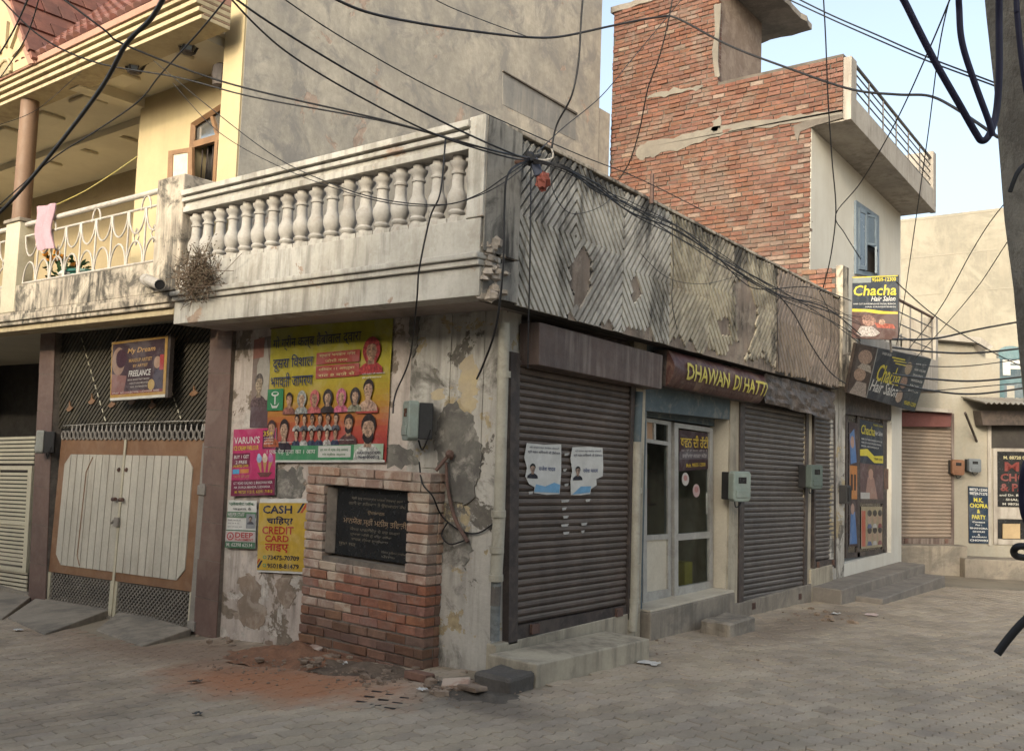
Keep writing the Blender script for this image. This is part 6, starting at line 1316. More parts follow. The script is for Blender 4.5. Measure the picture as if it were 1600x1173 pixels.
# salon boards
def board(name, label, corners, rows, texts, thick=0.04, port=None):
    q_ = Quad(*corners); t_ = thing(name, q_.at(0.5, 1), label, 'sign', 'salon signboards')
    part('board', M_shframe, t_, lambda b: b.prism(q_.rect(-0.006, -0.006, 1.006, 1.006, -0.003), -q_.n*thick)); blocks('printed_panel', q_, rows, t_, 0.0, 'auto')
    lettering('lettering', q_, texts, t_, 0.004, 0.016); return q_, t_
S1 = Plane((0, 7.40, 0), (0, -1, 0))
q1, t1 = board('salon_board', 'upright navy salon signboard with yellow script standing above the leaning board', S1.Q([(1332, 433), (1403, 430), (1403, 531), (1331, 528)]),
    [(0, 0, 1, 1, nvb), (0, 0.55, 1, 1.0, (0.085, 0.045, 0.04)), ([(0, 0.52), (0.4, 0.53), (0.7, 0.56), (1, 0.57), (1, 0.60), (0.6, 0.60), (0.3, 0.57), (0, 0.57)], yel), (0, 0.0, 1, 0.015, yel), (0.0, 0.015, 0.42, 0.10, (0.2, 0.22, 0.22)),
     (ell(0.38, 0.72, 0.15, 0.08), (0.34, 0.2, 0.16)), (ell(0.34, 0.66, 0.12, 0.05), (0.2, 0.12, 0.1)), ([(0.1, 0.92), (0.2, 0.8), (0.45, 0.8), (0.62, 0.9), (0.5, 0.96), (0.2, 0.97)], (0.42, 0.38, 0.36)), ([(0.5, 0.74), (0.9, 0.76), (0.95, 0.83), (0.55, 0.82)], (0.36, 0.1, 0.07)), (ell(0.66, 0.73, 0.07, 0.045), (0.4, 0.26, 0.2))],
    [(0.03, 0.14, 0.97, 0.31, 'Chacha', yel, 0.15), (0.42, 0.32, 0.95, 0.40, 'Hair Salon', wht, 0.3), (0.44, 0.025, 0.96, 0.09, '95689-12300', yel), (0.03, 0.43, 0.95, 0.455, 'HAIR CUT SHAVE MASSAGE FACIAL BLEACH', wht), (0.3, 0.48, 0.96, 0.5, 'HAIR STRAIGHTENING', wht)])
for dx in (0.12, 0.8): part('post', M_steelr, t1, lambda b: b.tube([q1.at(dx, 0.9, -0.05), q1.at(dx, 1.18, -0.05)+Vector((0, 0.1, 0))], 0.014, 6))
LT, LBt = Plane((0.60, 0, 0), (1, 0, 0)), Plane((0.32, 0, 0), (1, 0, 0))
_a, _b, _c = LT.P(1339, 537), LT.P(1455, 561), LBt.P(1324, 613)
PL2 = Plane(_a, (_b-_a).cross(_c-_a)); S2C = [_a, _b, PL2.P(1429, 643), _c]
q2, t2 = board('salon_board', 'wide navy salon signboard leaning out over the salon door', S2C,
    [(0, 0, 1, 1, nvb), (0.0, 0.0, 0.24, 1.0, (0.06, 0.04, 0.035)), (0.235, 0, 0.245, 1, (0.3, 0.3, 0.28)), (ell(0.12, 0.22, 0.08, 0.14), (0.38, 0.26, 0.2)), (ell(0.1, 0.58, 0.07, 0.13), (0.4, 0.27, 0.2)), ([(0.02, 1), (0.08, 0.72), (0.2, 0.72), (0.23, 1)], (0.36, 0.3, 0.26)), ([(0.05, 0.45), (0.1, 0.35), (0.2, 0.36), (0.23, 0.5)], (0.42, 0.36, 0.3)),
     (0.44, 0.10, 0.62, 0.125, yel), (0.47, 0.15, 0.65, 0.175, yel), (0.5, 0.2, 0.66, 0.22, yel), (ell(0.70, 0.25, 0.05, 0.12), (0.36, 0.28, 0.2)), (ell(0.69, 0.52, 0.05, 0.12), (0.3, 0.2, 0.16)), (ell(0.68, 0.80, 0.05, 0.12), (0.4, 0.3, 0.24)), (0.76, 0, 1.0, 1.0, (0.03, 0.045, 0.06))],
    [(0.30, 0.28, 0.62, 0.62, 'Chacha', yel, 0.25), (0.25, 0.60, 0.64, 0.84, 'Hair Salon', wht, 0.3), (0.3, 0.05, 0.42, 0.1, 'UNISEX SALON', wht), (0.79, 0.12, 0.95, 0.16, 'HAIR CUT', wht), (0.79, 0.22, 0.97, 0.26, 'HAIR COLOUR', wht), (0.79, 0.32, 0.95, 0.36, 'SHAVING', wht), (0.79, 0.42, 0.97, 0.46, 'MASSAGE', wht), (0.79, 0.52, 0.95, 0.56, 'FACIAL', wht), (0.79, 0.62, 0.95, 0.66, 'BLEACH', wht), (0.78, 0.84, 0.98, 0.92, '95689-12300', yel)])
for s_ in (0.08, 0.5, 0.92): part('strut', M_steelr, t2, lambda b: b.tube([q2.at(s_, 0.1, -0.04), Vector((-0.0, q2.at(s_, 0.1).y, q2.at(s_, 0.1).z-0.15))], 0.014, 6))
# salon steps
def steps(name, pts_low, h, mat, label):
    lo = [G(u, v) for u, v in pts_low]
M_step = surf('worn_grey_step', (0.26, 0.225, 0.19), (0.20, 0.175, 0.15), scale=2.5, fine=35, bump=0.4, bdist=0.006, stain=0.4, stain_col=(0.11, 0.095, 0.08), stain_scale=2)
part('step', M_step, salon, lambda b: b.box((-0.05, 6.95, -0.7), (0.42, 11.3, -0.01)), bevel=0.015)
part('step', M_step, salon, lambda b: b.box((0.40, 7.55, -0.7), (0.78, 11.1, -0.15)), bevel=0.015)
t = thing('meter_box', B0.P(1322, 765, 0.1), 'small black switch box on the salon pier', 'switch box')
part('case', M_meterdark, t, lambda b: b.box((0.0, yB(1311), 1.08), (0.12, yB(1317), 1.35)), bevel=0.01); part('cover', M_black, t, lambda b: b.box((0.12, yB(1311.6), 1.12), (0.135, yB(1316.4), 1.32)))
M_lb = M_cement
c = (G(1105, 990)+G(1175, 985))/2
tag(rough_box(c+Vector((-0.2, -0.31, -0.05)), c+Vector((0.14, 0.35, 0.145)), 11, 0.006, 9.0).build('step_block', M_cement), 'dark loose stone block before the glass door step', 'block')
# ------------------------------------------------------------------ the far end of the lane
M_farcream = surf('far_cream_wall', (0.32, 0.295, 0.245), (0.27, 0.25, 0.205), scale=1.0, fine=20, bump=0.2, streak=0.35, streak_col=(0.28, 0.23, 0.17), stain=0.25, stain_col=(0.3, 0.25, 0.19), stain_scale=1.2)
M_farsh = surf('far_shutter', (0.27, 0.21, 0.165), (0.22, 0.175, 0.14), scale=2, rough=0.6, bump=0.1, island=0.06)
fn = FB.n; fr_ = Vector((fn.y*-1, fn.x, 0)).normalized()           # to the right as seen
def fbox(name, mat, parent, pts, off, depth, bevel=0.0): return pbox(name, mat, parent, FB, pts, off, depth, bevel)
far = thing('far_shop', FB.P(1500, 880), 'low cream shop across the end of the lane with a brown shutter', 'shop')
fbox('wall', M_farcream, far, [(1385, 620), (1700, 628), (1700, 960), (1385, 920)], 0.0, 0.3)
fbox('body', M_farcream, far, [(1385, 622), (1700, 630), (1700, 900), (1385, 890)], -0.32, 4.0)
fbox('plinth', M_cement, far, [(1385, 851), (1512, 853), (1512, 930), (1385, 920)], 0.35, 0.34, 0.02)
fbox('step', M_cement, far, [(1508, 872), (1700, 880), (1700, 940), (1508, 930)], 0.55, 0.54, 0.02)
shutter(pq(FB, [(1402, 645), (1487, 650), (1487, 850), (1402, 850)], 0.03), 34, M_farsh, M_shbox, parent=far)
fbox('shutter_box', surf('maroon_shutter_hood', (0.14, 0.055, 0.05), bump=0.1), far, [(1385, 643), (1488, 645), (1486, 667), (1385, 666)], 0.22, 0.2, 0.01)
fbox('ledge', M_conc, far, [(1385, 632), (1490, 640), (1490, 645), (1385, 638)], 0.4, 0.4)
# parapet of the far shop
fbox('parapet', M_farcream, far, [(1385, 556), (1562, 560), (1562, 632), (1385, 628)], -0.05, 0.25)
q = pq(FB, [(1493, 638), (1640, 640), (1640, 632), (1503, 630)], 0.0)
aw = thing('tin_awning', FB.P(1560, 640), 'corrugated tin awning over the far tailor shop', 'awning')
b = MB(); n = 40; a0 = FB.P(1500, 628, 0.0); a1 = FB.P(1660, 632, 0.0); vs_ = []
for i in range(n+1):
    p_ = lerp(a0, a1, i/n); w_ = 0.018*math.cos(i*math.pi); vs_ += [p_+Vector((0, 0, 0.1+w_)), p_+fn*0.9+Vector((0, 0, -0.06+w_))]
b.add(vs_, [[2*i, 2*i+2, 2*i+3, 2*i+1] for i in range(n)]); b.add([Vector(v)-Vector((0, 0, 0.006)) for v in vs_], [[2*i, 2*i+1, 2*i+3, 2*i+2] for i in range(n)])
b.build('sheet', surf('zinc_sheet', (0.36, 0.34, 0.30), (0.28, 0.25, 0.22), rough=0.5, metal=0.4, bump=0.1), aw)
part('strut', M_shframe, aw, lambda b: b.tube([FB.P(1526, 689, 0.02), FB.P(1508, 645, 0.75)], 0.025, 6))
fbox('awning_valance', M_shframe, aw, [(1532, 641), (1640, 641), (1640, 664), (1536, 664)], 0.35, 0.3)
# tailor shop front
fd = part('shop_front', M_conc, far, lambda b: [b.prism(FB.Q(r_, 0.03), -fn*0.06) for r_ in ([(1543, 664), (1549, 664), (1549, 852), (1545, 852)], [(1552, 700), (1558, 700), (1559, 850), (1553, 850)], [(1558, 792), (1640, 794), (1640, 812), (1558, 810)], [(1557, 842), (1640, 844), (1640, 852), (1557, 850)], [(1558, 700), (1640, 701), (1640, 706), (1558, 705)])])
part('recess_shade', M_dark, fd, lambda b: b.prism(FB.Q([(1544, 664), (1660, 664), (1660, 702), (1544, 700)], 0.01), -fn*0.005))  # flat sheet with the shade under the awning put into its colour
gq2 = pq(FB, [(1558, 705), (1640, 706), (1640, 793), (1558, 791)], 0.02)
part('glass_panel', M_granite, fd, lambda b: b.prism(gq2.rect(0, 0, 1, 1), -fn*0.01))
lettering('lettering', gq2, [(0.12, 0.08, 0.7, 0.14, 'M. 88720 07175', (0.4, 0.35, 0.2)), (0.14, 0.19, 0.86, 0.36, 'M.K.', (0.16, 0.035, 0.03)), (0.06, 0.40, 0.98, 0.54, 'CHOPRA', (0.16, 0.035, 0.03)), (0.06, 0.58, 0.98, 0.72, '& PARTY', (0.16, 0.035, 0.03)), (0.04, 0.77, 0.8, 0.81, 'and Dr. BHANGRA', (0.4, 0.38, 0.34)), (0.16, 0.85, 0.6, 0.89, 'SHALABH', (0.4, 0.38, 0.34)), (0.1, 0.93, 0.7, 0.97, 'M 98720 06175', (0.4, 0.38, 0.34))], fd, 0.006, 0.03)
part('low_panel', M_granite, fd, lambda b: b.prism(FB.Q([(1558, 811), (1640, 812), (1640, 843), (1558, 841)], 0.015), -fn*0.01))
b = MB(); q_ = pq(FB, [(1567, 818), (1594, 818), (1594, 841), (1567, 841)], 0.05); b.prism(q_.rect(0, 0, 1, 1), -fn*0.02); tag(b.build('cardboard_box', surf('cardboard', (0.42, 0.31, 0.18), bump=0.1), None), 'tan cardboard sheet low in the far tailor shop front', 'cardboard')
# far small things: banner board, meters
q_ = pq(FB, [(1513, 759), (1544, 761), (1545, 849), (1514, 848)], 0.025)
t = thing('party_board', q_.at(0.5, 1), 'narrow dark wedding band board with yellow letters on the far cream wall', 'sign')
part('board', M_shframe, t, lambda b: b.prism(q_.rect(0, 0, 1, 1, -0.003), -fn*0.02)); blocks('printed_panel', q_, [(0, 0, 1, 1, (0.015, 0.03, 0.055))], t, 0.0)
lettering('lettering', q_, [(0.05, 0.03, 0.95, 0.08, '88727-12300', wht), (0.05, 0.10, 0.95, 0.15, '98729-71275', wht), (0.26, 0.20, 0.74, 0.275, 'M.K.', yel), (0.06, 0.30, 0.96, 0.375, 'CHOPRA', yel), (0.42, 0.40, 0.58, 0.47, '&', yel), (0.16, 0.50, 0.86, 0.575, 'PARTY', yel), (0.18, 0.61, 0.82, 0.64, 'Contact', wht), (0.34, 0.66, 0.66, 0.69, 'For :', wht), (0.06, 0.72, 0.95, 0.75, 'BHANGRA', wht), (0.2, 0.78, 0.8, 0.81, 'DHOLKI', wht), (0.44, 0.835, 0.56, 0.86, '&', wht), (0.14, 0.875, 0.88, 0.905, 'JAGRAN', wht), (0.05, 0.93, 0.95, 0.965, 'CHOWKI', wht)], t, 0.004, 0.03)
meter('rust coloured electricity meter box on the far cream wall', FB.P(1498, 730, 0.25), fr_*0.12, Vector((0, 0, 0.15)), fn, lid=surf('rust_meter', (0.24, 0.12, 0.07), bump=0.1), group='far meters')
meter('grey electricity meter box on the far cream wall', FB.P(1524, 727, 0.25), fr_*0.12, Vector((0, 0, 0.13)), fn, lid=surf('slate_meter', (0.16, 0.175, 0.19), bump=0.05), group='far meters')
# roof sign with FI...
q_ = pq(FB, [(1560, 548), (1660, 550), (1660, 632), (1562, 630)], -0.3)
t = thing('roof_billboard', q_.at(0.5, 1), 'blue white roof billboard partly hidden by the concrete pole', 'billboard')
part('board', M_meterg, t, lambda b: b.prism(q_.rect(0, 0, 1, 1, -0.004), -fn*0.08)); blocks('printed_panel', q_, [(0, 0, 1, 1, (0.10, 0.17, 0.19)), (0.0, 0.15, 1, 0.5, (0.07, 0.10, 0.12)), (0.08, 0.62, 0.42, 0.98, (0.12, 0.15, 0.17)), (0.12, 0.66, 0.24, 0.95, (0.34, 0.32, 0.28)), (ell(0.2, 0.02, 0.2, 0.12), (0.14, 0.22, 0.24))], t, 0.0)
lettering('lettering', q_, [(0.06, 0.17, 0.46, 0.46, 'FI', (0.58, 0.57, 0.53))], t, 0.006, 0.05)
# mid distance roof hut and the big pale wall
FH = Plane(FB.p-fn*3.5, fn)
hut = thing('roof_hut', FH.P(1500, 600), 'small cream roof room with a jutting slab beyond the far shop', 'hut')
pbox('wall', M_farcream, hut, FH, [(1440, 524), (1540, 535), (1540, 640), (1440, 640)], 0, 2.0)
part('slab', M_conc, hut, lambda b: b.prism([FH.P(1420, 518, 0.3), FH.P(1533, 527, 0.3), FH.P(1552, 541, 0.6), FH.P(1546, 546, 0.6), FH.P(1530, 536, 0.3), FH.P(1420, 526, 0.3)], -fn*1.6))
pbox('side_parapet', M_conc, hut, FH, [(1400, 560), (1470, 552), (1470, 640), (1400, 640)], 1.2, 0.3)
FW = Plane(FB.p-fn*11.0, Vector((0.45, -0.89, 0)))
big = thing('pale_tall_house', FW.P(1500, 500), 'tall blank pale rendered house wall beyond the far shop', 'house')
M_pale = surf('pale_block_render', (0.285, 0.26, 0.21), (0.24, 0.22, 0.178), scale=0.5, fine=12, bump=0.25, streak=0.3, streak_col=(0.36, 0.31, 0.24), stain=0.5, stain_col=(0.36, 0.325, 0.26), stain_scale=0.7)
pw = FW.Q([(1340, 351), (1640, 316), (1640, 760), (1340, 760)]); part('wall', M_pale, big, lambda b: b.prism(pw, -FW.n*8))
nb = 7
for k in range(nb):
    za = lerp(pw[3], pw[0], (k+1)/nb-0.01); zb_ = lerp(pw[2], pw[1], (k+1)/nb-0.01)
    part('lift_line', M_farcream, big, lambda b: b.prism([za+FW.n*0.01, zb_+FW.n*0.01, zb_+FW.n*0.01+Vector((0, 0, 0.03)), za+FW.n*0.01+Vector((0, 0, 0.03))], -FW.n*0.02))

# ------------------------------------------------------------------ concrete pole in the right foreground
M_pole = surf('rough_pole_concrete', (0.56, 0.49, 0.39), (0.43, 0.37, 0.29), scale=6, fine=28, bump=1.0, bdist=0.03, stain=0.4, stain_col=(0.10, 0.085, 0.07), stain_scale=6)
dpole = 2.7
pa, pb = at(1646, -120, dpole), at(1724, 660, dpole)
dirp = (pb-pa).normalized(); base = pb + dirp*((gz(pb.x, pb.y)-0.2-pb.z)/dirp.z); top = pa-dirp*4.0
ax = (_r-dirp*_r.dot(dirp)).normalized(); ay = dirp.cross(ax); hw = 0.155
pole = thing('concrete_pole', base, 'leaning square concrete utility pole at the right edge', 'utility pole')
nseg = 36; vs_ = []
for k in range(nseg+1):
    c = lerp(base, top, k/nseg)
    for j, (sx, sy) in enumerate(((-1, -0.8), (-0.8, -1), (0.8, -1), (1, -0.8), (1, 0.8), (0.8, 1), (-0.8, 1), (-1, 0.8))):
        jn = 1+0.05*mnoise.noise(Vector((k*0.9, j*1.7, 0.3))); vs_.append(c+ax*sx*hw*jn+ay*sy*hw*jn)
b = MB(); b.add(vs_, [[k*8+j, k*8+(j+1) % 8, (k+1)*8+(j+1) % 8, (k+1)*8+j] for k in range(nseg) for j in range(8)]); b.build('shaft', M_pole, pole, True)
M_cable = surf('purple_black_cable', (0.028, 0.024, 0.055), (0.02, 0.018, 0.042), rough=0.45, bump=0.05, grime=0.1)
def cable(label, pts, r, mat=M_black, name='cable', n=8, group=None, seg=6):
    """pts: (u, v, depth) sight points turned into places in the lane"""
    P3 = spline([at(u, v, d) for u, v, d in pts], n)
    if name == 'overhead_wire':                                      # wires run on to poles and houses beyond the picture
        for e0, e1 in ((0, 1), (-1, -2)):
            if not (0 <= pts[e0][0] <= 1600 and 0 <= pts[e0][1] <= 1173):
                dd = (P3[e0]-P3[e1]).normalized(); ext = [P3[e0]+dd*k+Vector((0, 0, -0.02*k*k)) for k in (1.5, 3.0, 4.5, 6.0)]
                P3 = (ext[::-1]+P3) if e0 == 0 else (P3+ext)
    b = MB(); b.tube(P3, r*(0.72 if name == 'overhead_wire' and r < 0.012 else 1.0), seg); o = auto_smooth(b.build(name, mat, None), 80); return tag(o, label, 'cable', group)
cable('thick purple black cable looping down beside the concrete pole', [(1560, -950, 2.6), (1440, -560, 2.45), (1360, -220, 2.32), (1385, -60, 2.3), (1418, 12, 2.3), (1460, 95, 2.3), (1500, 165, 2.3), (1524, 207, 2.3), (1534, 220, 2.3), (1545, 212, 2.3), (1556, 180, 2.32), (1561, 120, 2.32), (1561, 40, 2.32), (1561, -80, 2.32), (1562, -400, 2.45), (1560, -900, 2.6)], 0.0085, M_cable, 'service_cable', seg=10)
cable('second thick purple cable hanging left of the pole and ending at the loop', [(1560, -920, 2.6), (1510, -400, 2.35), (1499, -60, 2.25), (1499, 20, 2.25), (1504, 70, 2.25), (1523, 130, 2.25), (1545, 190, 2.25), (1551, 213, 2.25)], 0.0075, M_cable, 'service_cable', seg=10)
cable('dark cable strapped down the face of the concrete pole', [(1562, -700, 2.53), (1586, -60, 2.53), (1590, 30, 2.53), (1600, 120, 2.53), (1615, 200, 2.53), (1650, 400, 2.53)], 0.008, M_cable, 'service_cable')
cable('frayed dark cable tail on the pole at mid height', [(1578, 300, 2.5), (1590, 270, 2.5), (1606, 255, 2.52), (1640, 245, 2.53)], 0.006, M_black, 'service_cable')
cable('black cable coil jutting in at the right edge', [(1742, 930, 2.58), (1660, 880, 2.25), (1610, 872, 2.2), (1588, 868, 2.15), (1585, 858, 2.1), (1600, 853, 2.1), (1660, 862, 2.15), (1742, 880, 2.58)], 0.008, M_black, 'service_cable', seg=10)
cable('thick black cable end pointing down from the right edge', [(1745, 820, 2.57), (1700, 880, 2.15), (1650, 925, 2.0), (1600, 970, 2.0), (1575, 998, 2.0), (1558, 1021, 2.0)], 0.0085, M_black, 'service_cable', seg=10)
cable('dark cable bowed along the pole in front of the far tailor shop', [(1725, 640, 2.56), (1640, 690, 2.25), (1606, 720, 2.2), (1598, 770, 2.2), (1606, 815, 2.2), (1640, 850, 2.25), (1740, 900, 2.57)], 0.010, M_cable, 'service_cable')

# ------------------------------------------------------------------ overhead wires
node = BF.P(828, 248, 0.16); dn = project(node)[2]
def wire(pts, r, label, grp='overhead wires'): return cable(label, pts, r, M_black, 'overhead_wire', 8, grp, 5)
g_ = 'overhead wires'
wire([(265, -20, 4.6), (236, 30, 4.9), (197, 70, 5.2), (157, 140, 5.7), (85, 235, 6.6), (20, 312, 7.2), (-40, 370, 7.6)], 0.014, 'thick kinked black cable crossing the verandah from upper right to lower left')
wire([(375, -30, 4.8), (320, 40, 5.2), (250, 118, 5.8), (215, 160, 6.1), (150, 205, 6.5), (80, 250, 6.9), (0, 320, 7.3)], 0.007, 'thinner black wire crossing the verandah beside the thick kinked cable')
wire([(-20, -25, 6.2), (60, 55, 6.3), (150, 98, 6.4), (280, 122, 6.4), (400, 153, 6.3), (600, 190, 6.1), (740, 228, 6.0), (828, 247, dn)], 0.008, 'lower of two wires running from the upper left corner to the parapet hook')
wire([(60, -30, 5.8), (160, 45, 5.9), (190, 68, 6.0), (300, 112, 6.1), (400, 142, 6.1), (600, 188, 6.0), (750, 230, 5.9), (828, 249, dn)], 0.009, 'upper of two wires running from the upper left corner to the parapet hook')
wire([(340, -25, 5.0), (400, 40, 5.2), (460, 90, 5.3), (560, 150, 5.5), (680, 210, 5.8), (790, 245, 6.0), (828, 250, dn)], 0.008, 'wire from the top of the tall wall descending to the hook, the steeper kinked one')
wire([(330, -30, 4.9), (420, 35, 5.1), (560, 120, 5.4), (700, 195, 5.8), (800, 240, 6.0), (828, 247, dn)], 0.009, 'straight black wire from the top of the tall wall descending to the hook')
wire([(410, -25, 5.2), (520, 50, 5.6), (650, 125, 6.0), (760, 178, 6.5), (900, 240, 7.4), (1000, 280, 8.2), (1100, 330, 9.2)], 0.006, 'thin straight wire crossing before the tall wall above the parapet corner')
wire([(480, -25, 7.0), (560, 15, 7.3), (650, 36, 7.8), (760, 52, 8.4), (830, 59, 8.9), (880, 57, 9.3), (960, 40, 9.9), (1030, 27, 10.3), (1060, 30, 10.3), (1140, 72, 9.8), (1240, 110, 9.2), (1330, 140, 8.6), (1400, 148, 8.2), (1450, 150, 7.8), (1490, 168, 7.2), (1560, 215, 6.2)], 0.012, 'long sagging black wire strung from the tall wall past the brick tower to the pole')
wire([(640, -30, 7.0), (700, 10, 7.6), (830, 60, 8.9)], 0.006, 'short thin wire meeting the sagging wire before the tall wall')
wire([(913, -30, 6.3), (908, 30, 6.3), (904, 95, 6.3), (893, 150, 6.3), (870, 195, 6.4), (862, 232, 6.4)], 0.010, 'black cable dropping from the top past the blocked vent to the parapet')
wire([(1055, -30, 9.2), (1045, 30, 9.3), (1030, 90, 9.5), (1012, 140, 9.8), (1000, 200, 10.2), (985, 250, 10.6), (968, 280, 10.8)], 0.010, 'black cable dropping from the top across the brick tower')
wire([(1085, -25, 9.5), (1040, 30, 9.2), (990, 90, 8.7), (940, 150, 8.0), (880, 200, 7.2), (840, 238, 6.4)], 0.006, 'thin slanting wire from the brick tower down to the hook')
wire([(1285, -30, 8.0), (1290, 60, 8.2), (1294, 160, 8.5), (1300, 250, 8.8), (1306, 330, 9.0), (1298, 400, 9.2), (1286, 450, 9.4)], 0.009, 'black wire dropping before the brick parapet and cream wall')
wire([(1500, -40, 5.0), (1455, 70, 5.8), (1400, 190, 7.0), (1345, 285, 8.2), (1306, 335, 9.0), (1320, 365, 9.4), (1345, 405, 9.9)], 0.007, 'thin wire slanting down from the upper right to the cream wall')
wire([(1500, -60, 5.2), (1470, 60, 5.8), (1450, 210, 7.0), (1430, 350, 8.5), (1408, 500, 10.5), (1400, 540, 11)], 0.006, 'thin wire dropping to the salon balcony from the upper right')
wire([(1200, -25, 6.5), (1290, 20, 6.2), (1370, 55, 5.9), (1450, 90, 5.5), (1555, 130, 5.0), (1600, 150, 4.6)], 0.007, 'upper of a pair of wires across the sky to the pole')
wire([(1180, -25, 6.4), (1280, 22, 6.2), (1370, 62, 5.9), (1450, 96, 5.5), (1555, 135, 5.0), (1600, 155, 4.6)], 0.007, 'lower of a pair of wires across the sky to the pole')
# along the lane parapet
rr = random.Random(11)
for k in range(7):
    s_ = k*1.3; v0 = 247+k*1.5
    wire([(828, v0, dn), (880, 262+rr.uniform(-4, 6), 6.7), (930, 290+rr.uniform(-8, 10), 7.1), (985, 325+rr.uniform(-12, 8), 7.6), (1060, 360+rr.uniform(-8, 12), 8.3), (1130, 410+rr.uniform(-12, 10), 9.1), (1215, 458+rr.uniform(-8, 8), 10.0), (1290, 480+rr.uniform(-6, 30), 10.9), (1345, 520+rr.uniform(-25, 30), 11.8)], rr.choice((0.005, 0.007, 0.010)), ('black wire strung along the ribbed parapet from the hook, %s' % ('topmost', 'second from top', 'third from top', 'middle', 'third from bottom', 'second from bottom', 'lowest')[k]))
wire([(1212, 456, 10.0), (1240, 490, 10.2), (1268, 540, 10.4), (1296, 580, 10.6), (1322, 600, 10.9)], 0.010, 'black cable falling from the parapet wires to the leaning salon board')
wire([(1120, 400, 9.0), (1160, 440, 9.4), (1190, 452, 9.8), (1255, 448, 10.2), (1290, 455, 10.6), (1330, 470, 11.0)], 0.008, 'wavy black cable hanging at the end of the ribbed parapet')
wire([(1280, 455, 10.4), (1296, 490, 10.5), (1298, 530, 10.5), (1290, 560, 10.4)], 0.006, 'short black cable curling down the brown end panel')
wire([(828, 250, dn), (795, 270, 6.25), (788, 330, 6.2), (786, 420, 6.2), (775, 510, 6.3), (755, 570, 6.6), (745, 592, 6.7)], 0.011, 'black cable hanging from the hook round the shop corner to the wall')
wire([(830, 252, dn), (829, 330, 6.4), (828, 420, 6.4), (826, 500, 6.45), (825, 575, 6.5)], 0.008, 'straight black cable hanging from the hook before the first shutter')
wire([(828, 250, dn), (790, 276, 6.2), (745, 305, 6.1), (690, 320, 6.2), (600, 312, 6.6), (520, 288, 7.2), (430, 245, 7.9), (330, 170, 8.6), (240, 95, 9.0)], 0.006, 'slack thin wire drooping past the balusters to the verandah, the upper one')
wire([(828, 254, dn), (780, 290, 6.2), (720, 315, 6.1), (650, 322, 6.4), (560, 306, 6.9), (440, 262, 7.7), (340, 205, 8.4), (270, 130, 8.9)], 0.005, 'slack thin wire drooping past the balusters to the verandah, the lower one')
wire([(696, 218, 6.5), (688, 300, 6.3), (672, 340, 6.3), (655, 420, 6.3), (651, 470, 6.4), (640, 560, 7.0), (618, 615, 7.2), (614, 645, 7.1)], 0.009, 'black service wire falling past the balusters to the green wall meter')
wire([(860, 260, 6.6), (865, 300, 6.5), (885, 330, 6.6), (910, 333, 6.8), (940, 322, 7.0), (960, 305, 7.3)], 0.004, 'thin slack loop of wire on the ribbed parapet')
wire([(1000, 395, 7.9), (1030, 425, 8.1), (1060, 440, 8.4), (1105, 443, 8.8), (1150, 432, 9.3)], 0.004, 'thin slack wire hanging over the yellowed ribs')
wire([(1050, 345, 8.1), (1052, 420, 8.1), (1050, 470, 8.1), (1058, 515, 8.2)], 0.005, 'thin wire hanging down the middle of the ribbed parapet')
wire([(1216, 460, 9.9), (1215, 520, 9.9), (1217, 575, 9.9)], 0.007, 'black wire hanging at the joint of the brown end panel')
wire([(60, -40, 5.5), (20, 50, 6.2), (-30, 130, 6.9)], 0.008, 'black wire crossing the gable at the upper left corner')
wire([(70, -40, 5.5), (40, 60, 6.2), (-20, 150, 7)], 0.006, 'second black wire crossing the gable at the upper left corner')
cable('yellow washing line tied across the verandah', [(88, 320, 8.9), (130, 300, 9.0), (175, 272, 9.1), (214, 245, 9.3)], 0.006, ink((0.45, 0.36, 0.1)), 'washing_line')
wire([(0, 195, 8.0), (60, 170, 8.4), (127, 112, 9.0)], 0.004, 'fine wire running up to the verandah ceiling at the left')
for k, (v0, v1, s_) in enumerate(((543, 545, 6), (565, 560, 10), (585, 590, 5), (598, 606, 9), (612, 600, 4), (530, 500, 14))):
    wire([(1395, v0, 11.5), (1460, (v0+v1)/2+s_, 12.5), (1530, v1+s_, 13.0), (1640, v1-6, 13.0)], rr.choice((0.010, 0.014, 0.018)), 'dark wire strung across the lane end before the far shop, number %s from the top' % ('two', 'three', 'four', 'five', 'six', 'one')[k])
wire([(1640, 240, 8.0), (1560, 330, 9.5), (1520, 390, 10.5), (1470, 480, 11.5), (1420, 545, 12.0)], 0.008, 'wire slanting across the pale tall wall from upper right')
wire([(1640, 300, 8.0), (1580, 370, 9.0), (1530, 445, 10.5), (1480, 505, 11.5), (1430, 560, 12)], 0.007, 'second wire slanting across the pale tall wall')
wire([(1400, 440, 11), (1450, 485, 11.5), (1500, 520, 12), (1570, 560, 12.5), (1640, 590, 12.5)], 0.010, 'wire descending to the right across the pale tall wall')
# hook, insulator and red bottle at the knot of wires
t = thing('wire_hook', node, 'knot of wires with a red plastic jar tied to the ribbed parapet', 'wire knot')
part('tape', M_black, t, lambda b: (lump(b, node, 0.05, 2), lump(b, node+Vector((0.0, 0.06, 0.01)), 0.035, 6), b.tube(spline([node, node+Vector((0.02, 0.1, 0.05)), node+Vector((-0.1, 0.15, 0.04))], 4), 0.012, 6)))
part('spacer', surf('blue_grey_plastic', (0.10, 0.11, 0.15), bump=0.05), t, lambda b: b.obox(at(838, 262, dn), _r*0.03+_u*0.01, _f*0.03, _u*0.06-_r*0.02), bevel=0.008)
part('jar', surf('faded_red_plastic', (0.33, 0.10, 0.075), (0.26, 0.08, 0.06), scale=8, bump=0.3, fine=20), t, lambda b: lump(b, at(848, 283, dn), 0.062, 12, 12, 8, (0.9, 0.9, 1.15)))
part('tie', M_railp, t, lambda b: b.tube(spline([node, at(850, 250, dn), at(864, 246, dn), at(862, 232, dn)], 4), 0.006, 5))
